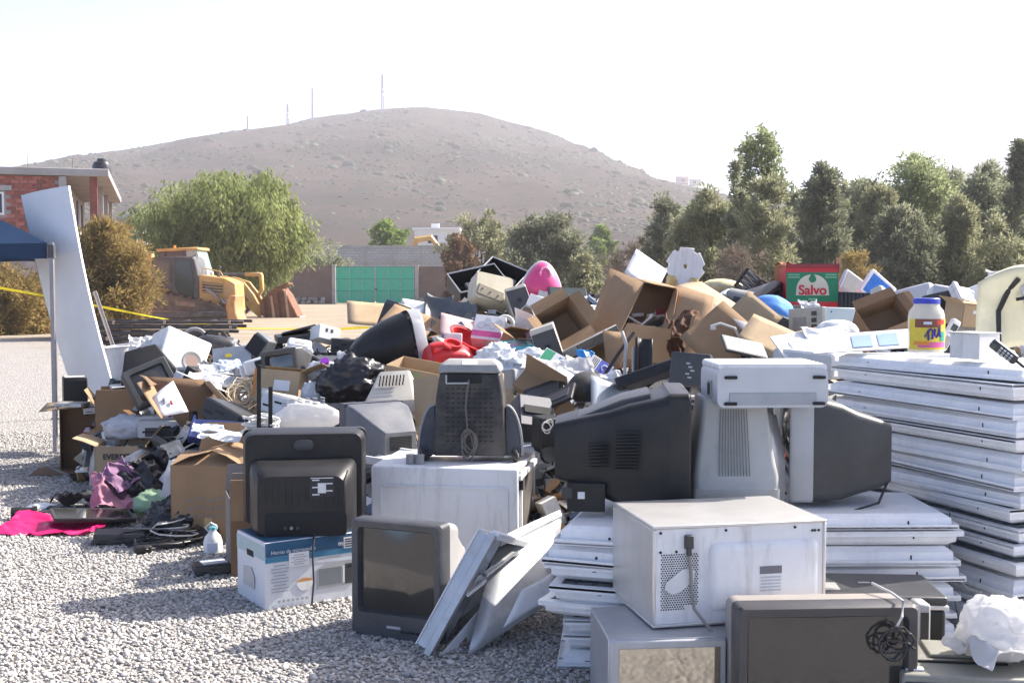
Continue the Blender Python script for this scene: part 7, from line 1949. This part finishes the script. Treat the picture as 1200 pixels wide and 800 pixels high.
MB().box((-.105, -.0015, -.12), (.10, .002, .045), mat('soap_beige', hexc('#cfc4ae'), .5)).build('barcode_panel', t)
mb = MB()
for k in range(12): mb.box((-.148 + .0078 * k, -.0032, -.118), (.0035 if k % 3 else .005, .002, .034), ink)
mb.build('barcode', t)['kind'] = 'stuff'
for sx in (-1, 1):
    for k in range(2): MB().box((sx * .145, -.0032, .142 - .02 * k), (.09, .002, .01), mat('soap_pale_print', hexc('#7fae8c'), .5)).build('print_line', t)
MB().box((0, -.0032, -.05), (.06, .002, .012), mat('soap_pale_print', hexc('#7fae8c'), .5)).build('print_line', t)
# computer case
t = I('computer_tower', 'pale blue-white desktop computer case under the Salvo carton', 'computer', 968, 377, (-4, 2, 24), D=8.3)
pb = mat('pale_blue_case', hexc('#c4d6da'), .4, var=.04, dust=.12)
MB().box((.06, 0, 0), (.42, .36, .18), pb).build('cover', t, bev=.004)
MB().box((-.165, 0, 0), (.03, .365, .185), mat('case_front', hexc('#b4b4a8'), .5)).build('front_panel', t, bev=.004)
for k in range(3): MB().box((-.182, -.1, .05 - .045 * k), (.006, .05, .03), dkgrey_pl).build('button', t)
MB().box((-.182, .06, -.02), (.006, .14, .10), grey_pl).build('drive_bay', t)
for x, z in ((-.1, .06), (.2, .06), (-.1, -.07)): MB().lathe([(.005, 0), (.005, .003)], dark_hole, 8).build('screw', t, (x, -.181, z), (90, 0, 0))
t = I('flat_monitor', 'white monitor frame tilted right of the Salvo carton', 'monitor', 999, 336, (-20, 34, 10), D=10.0); MB().box((0, 0, 0), (.24, .05, .2), lg).build('frame', t, bev=.008); MB().box((0, -.026, 0), (.2, .003, .16), grey_pl).build('screen', t)
t = I('flat_monitor', 'white framed monitor with blue screen standing on its corner', 'monitor', 1027, 340, (-18, 40, 4), D=9.7); MB().box((0, 0, 0), (.26, .05, .24), white_pl).build('frame', t, bev=.008); MB().box((0, -.026, 0), (.21, .003, .18), mat('blue_screen', hexc('#2f6fc0'), .25, var=.3, scale=12)).build('screen', t); MB().box((0, .04, -.08), (.12, .05, .06), white_pl).build('rear_cover', t)
t = I('vent_grille', 'black ribbed grille behind the pale computer case', 'grille', 1004, 352, (-12, 2, -4), D=9.2); MB().box((0, 0, 0), (.28, .04, .12), black_pl).build('frame', t, bev=.003)
for k in range(9): MB().box((-.12 + .03 * k, -.022, 0), (.008, .008, .11), dkgrey_pl).build('fin', t)
t = I('monitor', 'grey beige monitor corner under the blue screen monitor', 'monitor', 1030, 362, (-30, 26, 36), D=8.8); crt(t, .24, .22, .22, beige_pl)
t = I('scrap_carton', 'dark brown open carton lying behind the jar', 'carton', 1034, 376, (52, -20, 8), D=7.4); carton(t, .28, .2, .14, (172, 176, 168, None), card_d, fl=.3)
t = I('poster_sheet', 'white glossy sheet with blue pictures on the tall stack', 'poster', 1010, 400, (14, -2, -12), D=6.25); MB().box((0, 0, 0), (.50, .26, .006), white_pl, rot=(4, -3, 0)).build('sheet', t)
for k in range(2): MB().box((.0 + .13 * k, -.01, .006 + .006 * k), (.10, .17, .003), mat('poster_blue', hexc('#8fa6cc'), .4), rot=(4, -3, 0)).build('picture', t)
t = I('foam_dome', 'round white foam lump beside the pale computer case', 'foam', 980, 388, (0, 0, 0), D=7.2); blob(.26, .2, .14, white_pl, 'foam', t, 81, .1, 1.4, 4, ridged=False)
t = I('scrap_sheet', 'white board sloping down at the back of the tall stack', 'board', 962, 412, (34, -8, 14), D=6.9); MB().box((0, 0, 0), (.46, .4, .01), white_pl).build('board', t, bev=.002); MB().box((0, 0, .007), (.3, .24, .003), paper_b).build('film', t)

# plastic food jar on the tall stack
zc = zC + .004
t = thing('food_jar', 'clear plastic jar with blue lid and bright label on the tall stack', 'jar', (at(1085, 405, 5.75).x, 5.75, zc), (0, 0, 0))
clear = mat('jar_plastic', (.80, .76, .66), .18, var=.08, scale=5, alpha=.55)
MB().lathe([(.06, 0), (.08, .006), (.085, .03), (.085, .19), (.078, .215), (.062, .235), (.06, .25)], clear, 32).build('body', t, smooth=50)
MB().lathe([(.058, .246), (.063, .248), (.063, .27), (.058, .274)], mat('lid_blue', hexc('#2a3fb0'), .35), 30).build('lid', t)
def arc_strip(z0, z1, a0, a1, r, m, name):
    mb = MB(); secs = [[(r * math.cos(R(a)), r * math.sin(R(a)), z) for a in np.linspace(a0, a1, 15)] for z in (z0, z1)]
    mb.loft(secs, m, False, False, closed=False); return mb.build(name, t, smooth=60)
arc_strip(.03, .175, 190, 350, .0862, mat('label_yellow', hexc('#d9c23a'), .45, var=.12, scale=20), 'label_wrap')
arc_strip(.135, .176, 215, 300, .0868, mat('label_brown', hexc('#7a4432'), .45), 'brown_band'); arc_strip(.15, .172, 285, 318, .0872, mat('label_red', hexc('#d8402a'), .45), 'red_spot')
arc_strip(.04, .066, 225, 330, .0868, mat('label_pink', hexc('#d0609a'), .45), 'pink_band'); arc_strip(.052, .07, 212, 262, .087, mat('label_orange', hexc('#e08a2c'), .45), 'orange_band'); arc_strip(.07, .115, 296, 322, .0872, mat('label_green', hexc('#2f9a78'), .45), 'green_spot'); arc_strip(.15, .163, 243, 268, .0875, paper_b, 'white_patch')
mb = MB()   # hand-lettered Nu
def curve_txt(pts_, r=.0055):
    mb.tube([(.0885 * math.cos(R(270) + x / .0885), .0885 * math.sin(R(270) + x / .0885), z) for x, z in pts_], r, mat('label_violet', hexc('#3a2f8e'), .4), 6)
curve_txt([(-.035, .09), (-.02, .125), (-.018, .075)]); curve_txt([(-.019, .115), (-.008, .13), (.002, .12), (.0, .08)]); curve_txt([(.014, .13), (.01, .1), (.02, .09), (.032, .105), (.036, .135)]); curve_txt([(.036, .13), (.038, .1), (.045, .092)])
mb.build('lettering', t)
# silver toaster box, phones and other small things on the stack
t = thing('metal_box', 'small white and silver metal box on the tall stack', 'metal box', (at(1143, 405, 5.45).x, 5.46, zc + .06), (0, 0, 26)); MB().box((0, 0, 0), (.13, .17, .115), white_pl).build('case', t, bev=.003); MB().box((-.01, -.087, -.004), (.11, .003, .10), stainless).build('front_plate', t); MB().box((0, 0, .06), (.15, .18, .006), mat('pale_stripe', (.55, .52, .48), .4)).build('lid', t); MB().lathe([(.008, 0), (.008, .008)], dark_hole, 12).build('knob', t, (.066, -.05, -.035), (0, 90, 0))
t = thing('cordless_phone', 'black cordless phone handset lying at the right edge of the stack', 'phone', (at(1177, 397, 5.1).x, 5.1, zc + .055), (18, 38, -30)); MB().box((0, 0, 0), (.13, .03, .045), dkgrey_pl).build('body', t, bev=.012, seg=3)
for i in range(4):
    for j in range(3): MB().box((-.015 + .017 * i, -.016, .012 - .012 * j), (.011, .004, .007), lg).build('key', t)
MB().box((-.045, -.016, 0), (.022, .003, .03), glass_d).build('display', t); MB().lathe([(.007, 0), (.006, .05)], black_pl, 8).build('antenna', t, (.06, 0, .0), (0, 90, 0))
t = thing('cordless_phone', 'white telephone handset leaning right of the jar', 'phone', (at(1112, 372, 5.9).x, 5.9, zc + .09), (0, 30, 10)); MB().box((0, 0, 0), (.05, .035, .17), white_pl).build('body', t, bev=.012, seg=3); MB().box((0, -.019, .04), (.032, .003, .035), glass_d).build('display', t); MB().box((0, -.019, -.04), (.03, .003, .06), grey_pl).build('keypad', t)
t = I('scrap_carton', 'tan carton behind the small metal box', 'carton', 1140, 370, (4, 6, 12), D=7.2); carton(t, .26, .2, .13, (None, 150, 160, 150), card_l, fl=.25)
t = I('printer', 'white printer with grey panel behind the white handset', 'printer', 1112, 352, (-12, 10, -10), D=7.8); device(t, .26, .22, .14, white_pl, lg, 2, bev=.014)
t = I('telephone', 'white desk phone with black buttons behind the carton', 'telephone', 1128, 348, (40, 10, 10), D=7.4); MB().box((0, 0, 0), (.14, .17, .04), white_pl).build('base', t, bev=.01); MB().box((.02, -.03, .022), (.07, .06, .006), black_pl).build('keypad', t); MB().box((-.05, .0, .035), (.035, .17, .03), white_pl).build('handset', t, bev=.01)
t = I('desk_lamp', 'white cone shade with grey face at the right crest', 'lampshade', 1148, 347, (30, 14, 0), D=7.9); mb = MB(); mb.lathe([(.13, -.05), (.10, .0), (.03, .09), (.02, .09), (.09, 0), (.12, -.045)], white_pl, 24, cap=False); mb.build('cone', t, smooth=50); MB().lathe([(.02, .085), (.022, .11), (.01, .115)], grey_pl, 14).build('socket', t)
t = I('infant_carrier', 'cream padded seat shell with black strap at the right edge', 'child seat', 1186, 362, (-6, -12, -14), D=6.1)
mb = MB(); rows = [[(.17 * u + .04 * v, .11 * u * u - .10 * max(0, v), .19 * v - .02 * u * u) for u in [k / 6 - 1 for k in range(13)]] for v in [k / 6 - 1 for k in range(13)]]; mb.loft(rows, mat('cream_padding', hexc('#d6cfae'), .75, var=.1), False, False, closed=False); o = mb.build('shell', t, smooth=60); o.modifiers.new('s', 'SOLIDIFY').thickness = .04
MB().tube([(-.10, -.04, -.15), (-.07, -.03, .0), (.0, -.04, .10), (.05, -.08, .14)], .014, black_pl, 6).build('strap', t); MB().tube([(.06, -.05, -.18), (.065, -.05, .1)], .012, silver_pl, 8).build('bar', t); MB().box((.06, -.06, .04), (.08, .02, .016), black_pl).build('buckle', t)
t = I('white_sheet', 'white sheet draped behind the child seat at the right edge', 'sheet', 1205, 340, (30, 0, -20), D=7.0); crumple(.5, .4, .12, poly_w, 'cloth', t, 91, freq=1.2)

# a second line of larger scrap that shows between the named pieces
_r = random.Random(77)
extra = [
    ('monitor', 'dark monitor half buried under the long white printer', 345, 432, 9.2),
    ('computer_tower', 'beige tower case buried beside the turquoise case', 645, 412, 8.7),
    ('printer', 'beige printer sunk below the labelled carton', 345, 478, 8.2), ('printer', 'grey printer sunk under the blue sheets', 612, 445, 7.9),
    ('scrap_carton', 'flattened carton below the rounded foam', 640, 470, 7.4),
    
    ('printer', 'dark printer lying beneath the shipping carton', 275, 490, 8.4), ('monitor', 'black monitor lying behind the shipping carton', 175, 455, 9.4),
    ('printer', 'white printer on the back crest right of the blue screen', 1070, 352, 9.4),
    ('computer_tower', 'beige tower on the crest behind the blender box', 612, 372, 10.0), ('computer_tower', 'dark tower on the crest behind the tan sheets', 470, 385, 10.3),
    ('video_player', 'silver deck on the slope under the white papers', 236, 452, 9.3), ('video_player', 'black deck on the slope below the wire rack', 398, 432, 9.0),
    ('video_player', 'grey deck on the slope left of the tall carton', 690, 402, 8.6), ('video_player', 'dark deck on the slope under the chair frame', 760, 440, 7.3),
    ('printer', 'pale printer under the slate grey panel', 955, 425, 6.9), ('monitor', 'dark monitor behind the second brown carton', 885, 358, 9.6),
    
    ('printer', 'grey printer behind the tall stack at the right', 1160, 385, 7.4), ('computer_tower', 'dark case behind the tall stack at the right', 1100, 385, 7.6)]
for i, (nm, lab, px, py, D) in enumerate(extra):
    rot = (_r.uniform(-40, 10), _r.uniform(-25, 25), _r.uniform(-60, 60))
    t = I(nm, lab, {'computer_tower': 'computer', 'scrap_carton': 'carton', 'video_player': 'video player'}.get(nm, nm), px, py, rot, D=D)
    dark = 'dark' in lab or 'black' in lab
    m_ = dkgrey_pl if dark else (beige_pl if 'beige' in lab else (white_pl if ('white' in lab or 'pale' in lab) else (silver_pl if 'silver' in lab else grey_pl)))
    if nm == 'monitor': crt(t, .36, .32, .34, m_)
    elif nm == 'computer_tower': device(t, .18, .38, .40, m_, dkgrey_pl if not dark else black_pl, 3)
    elif nm == 'printer': device(t, .40, .28, .15, m_, lg if not dark else black_pl, 2, bev=.02)
    elif nm == 'video_player': device(t, .40, .26, .07, m_, black_pl, 3)
    else: carton(t, .36, .28, .12, (150, 20, 160, 30), _r.choice((card, card_l, card_d)))

# white film, papers and foam that brighten the slope
for (nm, lab, px, py, D, w, d, h, m_, rot, sd_) in [
    ('film_sheet', 'white plastic film spread above the pale blue panel', 640, 440, 7.75, .36, .30, .10, poly_w, (40, 10, 10), 101),
    ('film_sheet', 'white film hanging under the medicine box', 676, 437, 7.7, .26, .22, .08, poly_w, (46, -12, 0), 102),
    ('film_sheet', 'white film crumpled left of the washing machine cube', 166, 404, 10.4, .24, .2, .10, poly_w, (30, 0, 20), 103),
    ('film_sheet', 'white paper strewn below the washing machine cube', 240, 448, 9.3, .30, .18, .06, paper_w, (40, 8, 14), 104),
    ('film_sheet', 'white film stretched right of the long white printer', 352, 418, 9.4, .26, .2, .08, poly_w, (36, -8, 30), 105),
    ('film_sheet', 'pale film caught on the blue cushion side', 948, 362, 8.9, .18, .16, .08, poly_w, (44, 0, 12), 106),
    ('film_sheet', 'white paper lying right of the blender box', 596, 398, 9.0, .16, .14, .05, paper_w, (44, 14, 20), 107),
    ('film_sheet', 'white film lump under the black framed screen', 668, 366, 9.8, .22, .18, .10, poly_w, (46, 4, 0), 108),
    ('film_sheet', 'white film tail hanging beside the domed television', 402, 430, 8.9, .12, .26, .06, poly_w, (60, 8, 16), 109),
    ('film_sheet', 'bluish film by the shipping label at the left slope', 270, 508, 7.9, .24, .16, .07, paper_b, (36, 0, 30), 110),
    ('film_sheet', 'white paper between the pan and the medicine box', 716, 450, 7.4, .2, .16, .06, paper_w, (50, -10, 20), 111),
    ('film_sheet', 'white paper right of the pale cardboard flap', 972, 402, 7.0, .34, .24, .07, paper_w, (34, 6, 8), 112)]:
    t = I(nm, lab, 'film', px, py, rot, D=D); crumple(w, d, h, m_, 'sheet', t, sd_, freq=1.5)
